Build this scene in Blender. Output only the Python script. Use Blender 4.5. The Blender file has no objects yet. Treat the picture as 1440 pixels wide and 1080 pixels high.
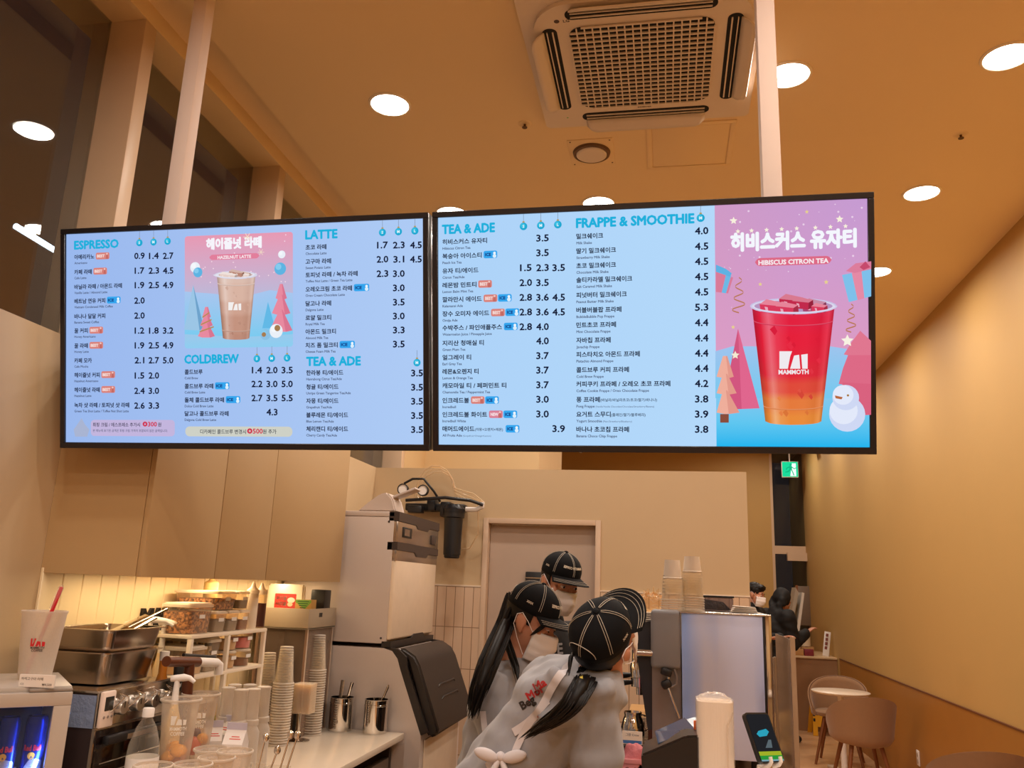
import bpy, bmesh, math, random
from mathutils import Vector as V, Matrix
random.seed(7)
PI = math.pi
SC = bpy.context.scene
COL = SC.collection

# ------------------------------------------------------------------ camera
FPX = 1169.2
pit, rol, yaw = (math.radians(a) for a in (13.564, 2.147, 10.757))
CAM = V((0, 0, 1.6))
_r = V((math.cos(yaw), math.sin(yaw), 0)); _f = V((-math.sin(yaw), math.cos(yaw), 0)); _u = V((0, 0, 1))
FW = _f*math.cos(pit) + _u*math.sin(pit); _u2 = _u*math.cos(pit) - _f*math.sin(pit)
RT = _r*math.cos(rol) + _u2*math.sin(rol); UP = _u2*math.cos(rol) - _r*math.sin(rol)
cd = bpy.data.cameras.new('camera'); cam = bpy.data.objects.new('camera', cd); COL.objects.link(cam)
cd.sensor_width = 36; cd.lens = FPX/1440*36; cd.clip_start = .05; cd.clip_end = 200
m = Matrix((RT, UP, -FW)).transposed().to_4x4(); m.translation = CAM
cam.matrix_world = m; SC.camera = cam
# ------------------------------------------------------------------ exposure, night outside
SC.view_settings.view_transform = 'Standard'; SC.view_settings.look = 'None'
SC.view_settings.exposure = 0.0; SC.view_settings.gamma = 1; SC.view_settings.use_curve_mapping = False
SC.cycles.max_bounces = 8; SC.cycles.transparent_max_bounces = 64; SC.cycles.caustics_reflective = False; SC.cycles.caustics_refractive = False
SC.cycles.sample_clamp_indirect = 6
w = bpy.data.worlds.new('night'); SC.world = w; w.use_nodes = True
w.node_tree.nodes['Background'].inputs[0].default_value = (.012, .011, .013, 1)
w.node_tree.nodes['Background'].inputs[1].default_value = 1.0
LAMP = (1.0, .89, .77)          # warm white of the downlights
LAMP_W = 10.5
STRIP = (1.0, .74, .42)         # warm LED strip under the wall cabinets

def ray(x, y): return FW + RT*((x-720)/FPX) + UP*((540-y)/FPX)
def onX(x, y, X): d = ray(x, y); return CAM + d*((X-CAM.x)/d.x)
def onY(x, y, Y): d = ray(x, y); return CAM + d*((Y-CAM.y)/d.y)
def onZ(x, y, Z): d = ray(x, y); return CAM + d*((Z-CAM.z)/d.z)

# ------------------------------------------------------------------ materials
def lin(h):
    if isinstance(h, str):
        h = h.lstrip('#'); c = [int(h[i:i+2], 16)/255 for i in (0, 2, 4)]
    else: c = h
    return tuple((v/12.92 if v <= .04045 else ((v+.055)/1.055)**2.4) for v in c)
MATS = {}
def M(name, col, rough=.5, metal=0, var=.05, scale=20, bump=0, stretch=None, spec=.5, sheen=0, trans=0, emit=None, es=0):
    if name in MATS: return MATS[name]
    m = bpy.data.materials.new(name); m.use_nodes = True; MATS[name] = m
    nt = m.node_tree; b = nt.nodes['Principled BSDF']; c = lin(col)
    b.inputs['Roughness'].default_value = rough; b.inputs['Metallic'].default_value = metal
    b.inputs['Specular IOR Level'].default_value = spec
    if sheen: b.inputs['Sheen Weight'].default_value = sheen
    if trans: b.inputs['Subsurface Weight'].default_value = trans; b.inputs['Subsurface Scale'].default_value = .01
    tc = nt.nodes.new('ShaderNodeTexCoord'); mp = nt.nodes.new('ShaderNodeMapping')
    mp.inputs['Scale'].default_value = stretch or (1, 1, 1)
    nz = nt.nodes.new('ShaderNodeTexNoise'); nz.inputs['Scale'].default_value = scale; nz.inputs['Detail'].default_value = 3
    nt.links.new(tc.outputs['Object'], mp.inputs['Vector']); nt.links.new(mp.outputs[0], nz.inputs['Vector'])
    mx = nt.nodes.new('ShaderNodeMix'); mx.data_type = 'RGBA'
    mx.inputs[6].default_value = (*[v*(1-var) for v in c], 1); mx.inputs[7].default_value = (*[min(1, v*(1+var)) for v in c], 1)
    nt.links.new(nz.outputs['Fac'], mx.inputs[0]); nt.links.new(mx.outputs[2], b.inputs['Base Color'])
    if bump:
        bp = nt.nodes.new('ShaderNodeBump'); bp.inputs['Strength'].default_value = bump; bp.inputs['Distance'].default_value = .01
        nt.links.new(nz.outputs['Fac'], bp.inputs['Height']); nt.links.new(bp.outputs[0], b.inputs['Normal'])
    if emit: b.inputs['Emission Color'].default_value = (*lin(emit), 1); b.inputs['Emission Strength'].default_value = es
    return m
def clear(name, tint='#ffffff', haze=.12, edge=.5, rough=.08, hcol='#ffffff'):
    """thin clear plastic or glass: mostly see-through, brighter and more reflective at grazing angles"""
    if name in MATS: return MATS[name]
    m = bpy.data.materials.new(name); m.use_nodes = True; MATS[name] = m
    nt = m.node_tree; nt.nodes.clear(); N = nt.nodes.new
    out = N('ShaderNodeOutputMaterial'); tr = N('ShaderNodeBsdfTransparent'); tr.inputs[0].default_value = (*lin(tint), 1)
    pb = N('ShaderNodeBsdfPrincipled'); pb.inputs['Roughness'].default_value = rough; pb.inputs['Base Color'].default_value = (*lin(hcol), 1)
    lw = N('ShaderNodeLayerWeight'); lw.inputs['Blend'].default_value = .35
    nz = N('ShaderNodeTexNoise'); nz.inputs['Scale'].default_value = 30
    mr = N('ShaderNodeMapRange'); mr.inputs['To Min'].default_value = haze; mr.inputs['To Max'].default_value = edge
    ad = N('ShaderNodeMath'); ad.operation = 'MULTIPLY_ADD'; ad.inputs[1].default_value = .06; 
    nt.links.new(lw.outputs['Facing'], mr.inputs['Value']); nt.links.new(nz.outputs['Fac'], ad.inputs[0]); nt.links.new(mr.outputs[0], ad.inputs[2])
    mx = N('ShaderNodeMixShader'); nt.links.new(ad.outputs[0], mx.inputs[0]); nt.links.new(tr.outputs[0], mx.inputs[1]); nt.links.new(pb.outputs[0], mx.inputs[2])
    nt.links.new(mx.outputs[0], out.inputs[0]); return m
def glow(name, col, s):
    if name in MATS: return MATS[name]
    m = bpy.data.materials.new(name); m.use_nodes = True; MATS[name] = m
    nt = m.node_tree; nt.nodes.clear(); o = nt.nodes.new('ShaderNodeOutputMaterial'); e = nt.nodes.new('ShaderNodeEmission')
    e.inputs[0].default_value = (*(lin(col) if isinstance(col, str) else col), 1); e.inputs[1].default_value = s
    nt.links.new(e.outputs[0], o.inputs[0]); return m

# ------------------------------------------------------------------ objects
def mesh(name, bm, mat, parent=None, smooth=40, kind=None, world=False):
    """links bm as ONE mesh object; world=True: bm is in world space although parent stands elsewhere"""
    if world and parent is not None:
        p = parent.matrix_basis if parent.parent is None else parent.parent.matrix_basis @ parent.matrix_basis
        bmesh.ops.transform(bm, matrix=p.inverted(), verts=bm.verts)
    me = bpy.data.meshes.new(name); bm.normal_update(); bm.to_mesh(me); bm.free()
    if smooth:
        me.shade_smooth(); me.set_sharp_from_angle(angle=math.radians(smooth))
    for x in (mat if isinstance(mat, (list, tuple)) else [mat]): me.materials.append(x)
    o = bpy.data.objects.new(name, me); COL.objects.link(o)
    if parent: o.parent = parent
    if kind: o['kind'] = kind
    return o
def tag(o, label, cat, group=None):
    o['label'] = label; o['category'] = cat
    if group: o['group'] = group
    return o
def thing(name, label, cat, loc=(0, 0, 0), rotz=0, group=None):
    o = bpy.data.objects.new(name, None); o.empty_display_size = .05; COL.objects.link(o)
    o.matrix_basis = Matrix.Translation(V(loc)) @ Matrix.Rotation(rotz, 4, 'Z'); 
    return tag(o, label, cat, group)
def struct(name, bm, mat, parent=None, smooth=40):
    return mesh(name, bm, mat, parent, smooth, 'structure')
def setloc(o, loc, rotz=0): o.matrix_basis = Matrix.Translation(V(loc)) @ Matrix.Rotation(rotz, 4, 'Z')
def dup(root, loc, rotz=0, label=None, group=None):
    r = root.copy(); COL.objects.link(r); r.matrix_basis = Matrix.Translation(V(loc)) @ Matrix.Rotation(rotz, 4, 'Z')
    if label: r['label'] = label
    if group: r['group'] = group
    for ch in list(root.children):
        c = ch.copy(); COL.objects.link(c); c.parent = r; c.matrix_basis = ch.matrix_basis
        for g in ch.children:
            d = g.copy(); COL.objects.link(d); d.parent = c; d.matrix_basis = g.matrix_basis
    return r
B = bmesh.new
def xf(bm, vs, mat): bmesh.ops.transform(bm, matrix=mat, verts=vs)
def box(bm, x0, x1, y0, y1, z0, z1, bev=0, seg=2):
    r = bmesh.ops.create_cube(bm, size=1)['verts']
    xf(bm, r, Matrix.Translation(((x0+x1)/2, (y0+y1)/2, (z0+z1)/2)) @ Matrix.Diagonal((abs(x1-x0), abs(y1-y0), abs(z1-z0), 1)))
    if bev:
        es = list({e for v in r for e in v.link_edges})
        bmesh.ops.bevel(bm, geom=es, offset=bev, segments=seg, affect='EDGES', profile=.5)
    return bm
def boxr(bm, c, size, rot, bev=0):
    """box about c, turned by the 3x3/euler rot"""
    t = B(); box(t, -size[0]/2, size[0]/2, -size[1]/2, size[1]/2, -size[2]/2, size[2]/2, bev)
    add(bm, t, Matrix.Translation(V(c)) @ rot.to_4x4()); return bm
def add(bm, other, mat=None):
    if mat is not None: bmesh.ops.transform(other, matrix=mat, verts=other.verts)
    me = bpy.data.meshes.new('tmp'); other.to_mesh(me); other.free(); bm.from_mesh(me); bpy.data.meshes.remove(me); return bm
def frame(a, b):
    d = (V(b)-V(a)).normalized(); t = V((0, 0, 1)) if abs(d.z) < .95 else V((1, 0, 0))
    x = t.cross(d).normalized(); return x, d.cross(x), d
def tube(bm, pts, r, seg=10, cap=True):
    """round bar through pts; r a number or one per point"""
    pts = [V(p) for p in pts]; n = len(pts); rs = r if isinstance(r, (list, tuple)) else [r]*n
    rings = []; x = None
    for i, p in enumerate(pts):
        d = (pts[min(i+1, n-1)]-pts[max(i-1, 0)]).normalized()
        if x is None: x = frame(V((0, 0, 0)), d)[0]
        x = (x - d*x.dot(d)).normalized(); y = d.cross(x)
        rings.append([bm.verts.new(p + (x*math.cos(2*PI*k/seg) + y*math.sin(2*PI*k/seg))*rs[i]) for k in range(seg)])
    for a, b in zip(rings, rings[1:]):
        for k in range(seg): bm.faces.new((a[k], a[(k+1) % seg], b[(k+1) % seg], b[k]))
    if cap: bm.faces.new(rings[0][::-1]); bm.faces.new(rings[-1])
    return bm
def lathe(bm, prof, c=(0, 0, 0), seg=28, mat=None, sx=1, sy=1):
    """profile of (radius, height) turned about z through c"""
    rings = []
    for r, z in prof:
        if r < 1e-6: rings.append([bm.verts.new((0, 0, z))])
        else: rings.append([bm.verts.new((r*sx*math.cos(2*PI*k/seg), r*sy*math.sin(2*PI*k/seg), z)) for k in range(seg)])
    for a, b in zip(rings, rings[1:]):
        for k in range(seg):
            j = (k+1) % seg
            if len(a) == 1 and len(b) == 1: continue
            if len(a) == 1: bm.faces.new((a[0], b[k], b[j])) if True else 0
            elif len(b) == 1: bm.faces.new((a[k], a[j], b[0]))
            else: bm.faces.new((a[k], a[j], b[j], b[k]))
    vs = [v for r in rings for v in r]
    xf(bm, vs, Matrix.Translation(V(c)) @ (mat or Matrix()))
    return bm
def prism(bm, poly, h, mat=None):
    """closed 2D outline extruded from z=0 to z=h"""
    a = [bm.verts.new((x, y, 0)) for x, y in poly]; b = [bm.verts.new((x, y, h)) for x, y in poly]
    n = len(a); f = [bm.faces.new(a[::-1]), bm.faces.new(b)]
    for i in range(n): f.append(bm.faces.new((a[i], a[(i+1) % n], b[(i+1) % n], b[i])))
    if mat is not None: xf(bm, a+b, mat)
    return bm
def ell(bm, c, r, mat=None, seg=16, rings=10):
    vs = bmesh.ops.create_uvsphere(bm, u_segments=seg, v_segments=rings, radius=1)['verts']
    rr = (r, r, r) if isinstance(r, (int, float)) else r
    xf(bm, vs, Matrix.Translation(V(c)) @ (mat.to_4x4() if mat is not None else Matrix()) @ Matrix.Diagonal((*rr, 1)))
    return bm
def cone(bm, a, b, ra, rb, seg=14):
    """round cone: two spheres and the skin between"""
    a, b = V(a), V(b); ell(bm, a, ra, seg=seg, rings=8); ell(bm, b, rb, seg=seg, rings=8); tube(bm, [a, b], [ra, rb], seg)
    return bm
def rrect(x0, x1, y0, y1, r, n=5):
    p = []
    for cx, cy, a0 in ((x1-r, y1-r, 0), (x0+r, y1-r, 90), (x0+r, y0+r, 180), (x1-r, y0+r, 270)):
        for i in range(n+1):
            a = math.radians(a0+90*i/n); p.append((cx+r*math.cos(a), cy+r*math.sin(a)))
    return p
# ---- writing: glyph outlines as flat meshes
_fc = bpy.data.curves.new('glyphs', 'FONT'); _fo = bpy.data.objects.new('glyphs', _fc); COL.objects.link(_fo); _fc.resolution_u = 2
_gc = {}
def glyphs(s, bold=0):
    """(points, polygons) of a line of text of size 1, left-aligned at 0"""
    if (s, bold) not in _gc: _gc[s, bold] = _glyphs(s, bold)
    return _gc[s, bold]
def _glyphs(s, bold):
    _fc.body = s; _fc.offset = bold; _fc.size = 1; _fo.update_tag()
    dg = bpy.context.evaluated_depsgraph_get(); ev = _fo.evaluated_get(dg); me = ev.to_mesh()
    pts = [(v.co.x, v.co.y) for v in me.vertices]; fs = [tuple(p.vertices) for p in me.polygons]; ev.to_mesh_clear()
    return pts, fs
class Flat:
    """coloured flat shapes on one plane: o + u*a + v*b + n*layer"""
    def __init__(s, o, u, v, n): s.o, s.u, s.v, s.n = V(o), V(u).normalized(), V(v).normalized(), V(n).normalized(); s.P = []; s.F = []; s.C = []; s.lay = 0
    def uv(s, p): d = V(p)-s.o; return d.dot(s.u), d.dot(s.v)
    def px(s, x, y):
        d = ray(x, y); t = (s.o-CAM).dot(s.n)/d.dot(s.n); return s.uv(CAM+d*t)
    def poly(s, pts, col, lift=.0003):
        s.lay += lift; b = len(s.P); cs = col if isinstance(col, list) else [col]*len(pts)
        for (a, c), k in zip(pts, cs): s.P.append(s.o+s.u*a+s.v*c+s.n*s.lay); s.C.append(lin(k))
        s.F.append(tuple(range(b, b+len(pts))))
    def strip(s, A, Bq, ca, cb):
        """band between two polylines, colour ca along A to cb along Bq"""
        s.lay += .0003
        b = len(s.P); n = len(A)
        for P, k in ((A, ca), (Bq, cb)):
            for a, c in P: s.P.append(s.o+s.u*a+s.v*c+s.n*s.lay); s.C.append(lin(k))
        for i in range(n-1): s.F.append((b+i, b+i+1, b+n+i+1, b+n+i))
    def text(s, a, c, txt, size, col, bold=0, width=None, align='l', lay=None, rot=0, fat=0):
        pts, fs = glyphs(txt, bold)
        if not pts: return 0
        x0 = min(p[0] for p in pts); x1 = max(p[0] for p in pts); kx = size
        if width: kx = width/(x1-x0)
        wd = (x1-x0)*kx; off = {'l': 0, 'c': -wd/2, 'r': -wd}[align]
        b = len(s.P); k = lin(col); L = s.lay + (.0004 if lay is None else lay); cr, sr = math.cos(rot), math.sin(rot)
        h = fat*size
        for hx, hy in ((0, 0), (h, 0), (-h, 0), (0, h), (0, -h), (h*.7, h*.7), (-h*.7, h*.7), (h*.7, -h*.7), (-h*.7, -h*.7))[:9 if fat else 1]:
            b = len(s.P)
            for x, y in pts:
                X, Y = off+(x-x0)*kx+hx, y*size+hy
                s.P.append(s.o+s.u*(a+X*cr-Y*sr)+s.v*(c+X*sr+Y*cr)+s.n*L); s.C.append(k)
            for f in fs: s.F.append(tuple(b+i for i in f))
        return wd
    def build(s, name, mat, parent=None, kind=None):
        inv = Matrix()
        q = parent
        mats = []
        while q is not None: mats.append(q.matrix_basis); q = q.parent
        for mm in mats[::-1]: inv = inv @ mm
        inv = inv.inverted()
        me = bpy.data.meshes.new(name); me.from_pydata([inv @ p for p in s.P], [], s.F)
        at = me.color_attributes.new('Col', 'FLOAT_COLOR', 'POINT')
        for i, c in enumerate(s.C): at.data[i].color = (*c, 1)
        me.materials.append(mat); o = bpy.data.objects.new(name, me); COL.objects.link(o)
        if parent: o.parent = parent
        if kind: o['kind'] = kind
        s.P, s.F, s.C = [], [], []
        return o
def attr_mat(name, emit=0, rough=.5):
    m = bpy.data.materials.new(name); m.use_nodes = True; nt = m.node_tree
    a = nt.nodes.new('ShaderNodeAttribute'); a.attribute_name = 'Col'; b = nt.nodes['Principled BSDF']
    if emit:
        nt.nodes.remove(b); e = nt.nodes.new('ShaderNodeEmission'); e.inputs[1].default_value = emit
        nt.links.new(a.outputs['Color'], e.inputs[0]); nt.links.new(e.outputs[0], nt.nodes['Material Output'].inputs[0])
    else:
        b.inputs['Roughness'].default_value = rough; nt.links.new(a.outputs['Color'], b.inputs['Base Color'])
    return m
SCREEN = attr_mat('lit_screen_ink', 1.0); INK = attr_mat('printed_ink')
CPT = [(math.cos(2*PI*k/24), math.sin(2*PI*k/24)) for k in range(24)]
def circ(cx, cy, rx, ry=None): ry = ry or rx; return [(cx+rx*a, cy+ry*b) for a, b in CPT]
# ================================================================== the room
CE = 3.8; XW = -2.02; XG = -2.244; XM = -2.08; XR = 2.06; YB = 5.6; YF = 13.3; YS = -3.0; PT = 2.372
cream = M('cream_wall_paint', '#ddc092', .62, var=.02, scale=6, bump=.02)
rightp = M('warm_wall_paint', '#c69f5f', .6, var=.02, scale=4, bump=.02)
ceilp = M('ceiling_paint', '#f3d6a8', .8, var=.015, scale=3, bump=.01)
partp = M('partition_paint', '#c8ae8a', .55, var=.02, scale=6, bump=.01)
mullp = M('window_frame_paint', '#d8bb9c', .45, var=.02)
tilef = M('floor_tile', '#cfa276', .35, var=.08, scale=9, bump=.03)
glassm = bpy.data.materials.new('window_glass'); glassm.use_nodes = True
_n = glassm.node_tree; _n.nodes.clear(); _o = _n.nodes.new('ShaderNodeOutputMaterial'); _mx = _n.nodes.new('ShaderNodeMixShader'); _tr = _n.nodes.new('ShaderNodeBsdfTransparent'); _gl = _n.nodes.new('ShaderNodeBsdfGlossy'); _lw = _n.nodes.new('ShaderNodeLayerWeight'); _mr = _n.nodes.new('ShaderNodeMapRange')
_gl.inputs['Roughness'].default_value = .015; _tr.inputs[0].default_value = (.8, .82, .82, 1); _lw.inputs['Blend'].default_value = .3; _mr.inputs['To Min'].default_value = .07; _mr.inputs['To Max'].default_value = .5
_n.links.new(_lw.outputs['Facing'], _mr.inputs['Value']); _n.links.new(_mr.outputs[0], _mx.inputs[0]); _n.links.new(_tr.outputs[0], _mx.inputs[1]); _n.links.new(_gl.outputs[0], _mx.inputs[2]); _n.links.new(_mx.outputs[0], _o.inputs[0])
farglass = glassm.copy(); farglass.name = 'far_window_glass'; [setattr(n.inputs['To Min'], 'default_value', .025) for n in farglass.node_tree.nodes if n.type == 'MAP_RANGE']
dado = M('wainscot_panel', '#a6702d', .45, var=.04, scale=7)
dark = M('black_plastic', '#17171a', .4, var=.1)
blackm = M('black_metal', '#1b1b20', .35, .3, var=.1)
white = M('white_plastic', '#ece6e2', .38, var=.015)
steel = M('stainless_steel', '#c9c4be', .22, 1, var=.06, scale=6, stretch=(1, 1, 40), bump=.01)
chrome = M('polished_chrome', '#d9d5d0', .07, 1, var=.02)
doorm = M('grey_door_paint', '#b7a292', .5, var=.02)

struct('floor', box(B(), -5.5, XR+.1, YS, YF+1.5, -.1, 0), tilef)
struct('ceiling', box(B(), -1.88, XR+.1, YS, YF+1.5, CE, CE+.12), ceilp)
b = B(); box(b, XM-.02, -1.88, YS, YF, CE+.08, CE+.14); box(b, XG-.16, XM, YS, YF, CE, CE+.14)
struct('ceiling_cove', b, ceilp)
struct('wall_right', box(B(), XR, XR+.1, YS, YF+1.5, 0, CE), rightp)
struct('wall_front', box(B(), -2.4, XR, YS-.1, YS, 0, CE), cream)
# the window wall at the left: one frame of sill, head and pillars, panes between
ys = [-2.4, -1.15, .1, 1.36, 2.633, 3.865, 5.1, 6.34]
b = B()
for y in ys: box(b, XG-.08, XM, y, y+.075, 0, CE, .004)
box(b, XG-.08, XM, YS, 7, 0, .1)
struct('trim_1', b, mullp)
for i, (a, c) in enumerate(zip(ys, ys[1:]+[7])):
    struct('window_%d' % (i+1), box(B(), XG-.004, XG+.004, a+.07, c, .1, CE), glassm, smooth=0)
b = B(); box(b, XG-.08, XM, 6.415, 7, 0, CE); box(b, -2.4, -1.07, 7.0, 8.57, 0, CE)
struct('wall_inner', b, cream)
struct('wall_left', box(B(), XM+.002, XW, .5, YB+.1, 0, PT), partp)
# partition behind the work area, with its door
DX0, DX1, DZ = -1.222, -.427, 2.036
b = B(); box(b, XW, DX0+.02, YB, YB+.1, 0, PT); box(b, DX1-.02, .516, YB, YB+.1, 0, PT); box(b, DX0+.02, DX1-.02, YB, YB+.1, DZ-.02, PT)
struct('wall_back', b, partp)
# wall tiles: narrow upright tiles in a straight grid
tm = M('upright_wall_tile', '#d8b99d', .3)
nt = tm.node_tree; tc = nt.nodes.new('ShaderNodeTexCoord'); sp = nt.nodes.new('ShaderNodeSeparateXYZ'); cb = nt.nodes.new('ShaderNodeCombineXYZ'); br = nt.nodes.new('ShaderNodeTexBrick')
nt.links.new(tc.outputs['Object'], sp.inputs[0]); nt.links.new(sp.outputs[0], cb.inputs[0]); nt.links.new(sp.outputs[2], cb.inputs[1]); nt.links.new(cb.outputs[0], br.inputs['Vector'])
br.offset = 0; br.inputs['Scale'].default_value = 1; br.inputs['Brick Width'].default_value = .0625; br.inputs['Row Height'].default_value = .262; br.inputs['Mortar Size'].default_value = .0022
br.inputs['Color1'].default_value = (*lin('#d9bda3'), 1); br.inputs['Color2'].default_value = (*lin('#d2b498'), 1); br.inputs['Mortar'].default_value = (*lin('#8a6c56'), 1)
nt.links.new(br.outputs['Color'], nt.nodes['Principled BSDF'].inputs['Base Color'])
bpn = nt.nodes.new('ShaderNodeBump'); bpn.invert = True; bpn.inputs['Strength'].default_value = .4; bpn.inputs['Distance'].default_value = .003
nt.links.new(br.outputs['Fac'], bpn.inputs['Height']); nt.links.new(bpn.outputs[0], nt.nodes['Principled BSDF'].inputs['Normal'])
def tiles(x0, x1, n):
    bb = B(); box(bb, 0, x1-x0, -.010, 0, 0, 1.576)
    bmesh.ops.translate(bb, vec=(0, 0, -1.576), verts=bb.verts)
    o = struct('wall_tile_%s' % n, bb, tm, smooth=0); o.location = (x0, YB, 1.576)
tiles(XW, DX0-.001, 'left'); tiles(DX1+.001, .516, 'right')
b = B(); box(b, XW, DX0-.001, YB-.013, YB, 1.577, 1.587); box(b, DX1+.001, .516, YB-.013, YB, 1.577, 1.587)
struct('trim_2', b, M('tile_trim', '#e6d3bd', .4))
b = B(); fw_ = .035
box(b, DX0, DX0+fw_, YB-.014, YB+.1, 0, DZ, .002); box(b, DX1-fw_, DX1, YB-.014, YB+.1, 0, DZ, .002); box(b, DX0+fw_, DX1-fw_, YB-.014, YB+.1, DZ-fw_, DZ, .002)
struct('trim_3', b, M('door_frame_paint', '#cfb49b', .45))
d = struct('door_1', box(B(), DX0+fw_+.002, DX1-fw_-.002, YB+.062, YB+.098, .005, DZ-fw_-.003), doorm)
t = thing('door_lock', 'flat black keypad lock plate on the grey door behind the tall worker', 'lock', onY(757, 826, YB+.062))
mesh('cover_plate', box(B(), -.085, .085, -.03, -.002, -.15, .1, .006), dark, t)
mesh('slide_trim', box(B(), -.085, .085, -.032, -.03, .057, .063), chrome, t)
mesh('key_cylinder', lathe(B(), [(0, 0), (.009, 0), (.009, .004), (0, .004)], (-.05, -.03, .025), 16, Matrix.Rotation(PI/2, 4, 'X')), chrome, t)
# far end of the room
b = B(); box(b, -2.4, 1.572, YF, YF+.15, 0, CE); struct('wall_far', b, rightp)
b = B(); box(b, 1.572, 1.61, YF, YF+.1, 0, CE); box(b, 1.61, XR, YF+.02, YF+.1, 2.2, 2.32); box(b, 1.9-.12, XR, YF-.08, YF+.02, 2.1, 2.22)
struct('trim_4', b, mullp)
struct('window_9', box(B(), 1.61, XR, YF+.05, YF+.058, 0, CE), farglass, smooth=0)
# wainscot along the right wall
struct('wainscot_right', box(B(), XR-.012, XR-.001, YS, 11.1, 0, .868), dado)
struct('trim_5', box(B(), XR-.016, XR-.001, YS, 11.1, .868, .878), M('wainscot_cap', '#6b3f22', .5))
# boarded splashback under the wall cabinets: upright boards with grooves
b = B(); y = 2.474
while y < 4.24:
    box(b, XW+.001, XW+.013, y, min(y+.0975, 4.24), .87, 1.6, .0022, 1); y += .1
struct('splashback', b, M('splashback_board', '#f1dcb4', .45, var=.015))

# ------------------------------------------------------------------ ceiling fittings
lampm = glow('lamp_diffuser', LAMP, 14)
ringm = M('lamp_ring', '#f3e3cc', .4)
def downlight(label, x, y, r=.088, seen=True):
    t = thing('ceiling_light', label, 'ceiling light', (x, y, CE), 0, 'round downlights in the ceiling' )
    if 'ring' not in downlight.__dict__:
        downlight.ring = mesh('ring', lathe(B(), [(r, -.004), (r+.003, -.007), (r+.012, -.005), (r+.014, -.0005), (r, -.0005)], seg=36), ringm, t)
        downlight.lens = mesh('diffuser', lathe(B(), [(0, -.005), (r, -.005), (r, -.001), (0, -.001)], seg=36), lampm, t)
    else:
        for s in (downlight.ring, downlight.lens): c = s.copy(); COL.objects.link(c); c.parent = t
    l = bpy.data.lights.new('downlight', 'AREA'); l.shape = 'DISK'; l.size = r*1.9; l.energy = LAMP_W; l.color = LAMP; l.spread = math.radians(172)
    lo = bpy.data.objects.new('downlight_beam', l); COL.objects.link(lo); lo.location = (0, 0, -.012); lo.parent = t
    return t
downlight('round recessed downlight left of the air conditioner, above the left menu screen', -1.28, 3.36)
downlight('round recessed downlight peeking out beside the right hanging post', .534, 3.35)
downlight('brightest round downlight at the upper right edge of the ceiling', 1.40, 3.33)
downlight('round downlight above the right corner of the right menu screen', 1.408, 4.567)
downlight('small far downlight showing past the right edge of the menu screen', 1.446, 5.768)
downlight('downlight mostly hidden by the top edge of the right menu screen', -.38, 4.51)
for x, y in ((-1.28, 4.55), (-1.28, 5.9), (-.38, 5.9), (.534, 5.77), (1.43, 7.2), (.5, 7.2), (1.43, 8.8), (.3, 8.8), (1.43, 10.6), (.2, 10.6), (1.43, 12.2),
             (-1.35, 1.35), (.5, 1.6), (1.4, 1.6), (-1.15, .75), (.0, .3), (1.4, .3), (-1.28, -.9), (.0, -.9), (1.4, -.9), (-.4, -1.9), (1.2, -1.9)):
    downlight('round recessed downlight in a part of the ceiling the photo does not show', x, y)

# air conditioner
ac = thing('air_conditioner', 'white four-way ceiling air conditioner with a dark square grille', 'air conditioner', (-.085, 3.14, CE), math.radians(0))
HA = .475
acw = M('air_conditioner_plastic', '#e6d5c6', .42, var=.01)
b = B(); prism(b, rrect(-HA, HA, -HA, HA, .03), .028, Matrix.Translation((0, 0, -.028)))
prism(b, rrect(-HA+.05, HA-.05, -HA+.05, HA-.05, .16, 8), .02, Matrix.Translation((0, 0, -.046)))
mesh('panel', b, acw, ac)
G = .285
mesh('intake_backing', prism(B(), rrect(-G, G, -G, G, .05), .002, Matrix.Translation((0, 0, -.0485))), M('grille_dark', '#0b0705', .8), ac)
b = B()
def gl(v): return 0 if abs(v) <= G-.05 else .05-math.sqrt(max(0, .05**2-(abs(v)-G+.05)**2))
for i in range(19):
    x = -G + 2*G*i/18; e = gl(x); box(b, x-.0028, x+.0028, -G+e, G-e, -.0535, -.0485)
for i in range(20):
    y = -G + 2*G*i/19; e = gl(y); box(b, -G+e, G-e, y-.0036, y+.0036, -.055, -.0485)
mesh('grille', b, acw, ac)
for k in range(4):
    R = Matrix.Rotation(k*PI/2, 4, 'Z')
    b = B(); prism(b, rrect(-.29, .29, -.03, .03, .029, 8), .002, Matrix.Translation((0, -.362, -.0475))); bmesh.ops.transform(b, matrix=R, verts=b.verts)
    mesh('outlet_slot', b, M('grille_dark', ''), ac)
    b = B(); box(b, -.27, .27, -.352, -.346, -.052, -.0475); box(b, -.27, .27, -.374, -.370, -.053, -.0475); bmesh.ops.transform(b, matrix=R, verts=b.verts); mesh('outlet_vane', b, acw, ac)
    # the flap: a curved white blade hinged at the slot, hanging outward and down
    b = B(); n = 24; rows = [[], [], [], []]
    for i in range(n+1):
        u = -1+2*i/n; cut = max(0, abs(u)-.84)/.16
        for j, v in enumerate((0, .33, .67, 1)):
            w = v*(1-.55*cut*cut); rows[j].append(b.verts.new((.272*u, -.385-.056*w, -.050-.034*w**.8)))
    for A, C in zip(rows, rows[1:]):
        for i in range(n): b.faces.new((A[i], A[i+1], C[i+1], C[i]))
    bmesh.ops.transform(b, matrix=R, verts=b.verts); lv = mesh('louver', b, acw, ac); sd = lv.modifiers.new('thickness', 'SOLIDIFY'); sd.thickness = .006; sd.offset = 0
F = Flat((0, 0, CE-.0465), (1, 0, 0), (0, -1, 0), (0, 0, -1))
F.poly(circ(-.085-.325, -(3.14-.33), .011), '#4a3a34'); F.text(-.085-.30, -(3.14-.322), 'LG', .022, '#4a3a34', .02)
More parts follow.
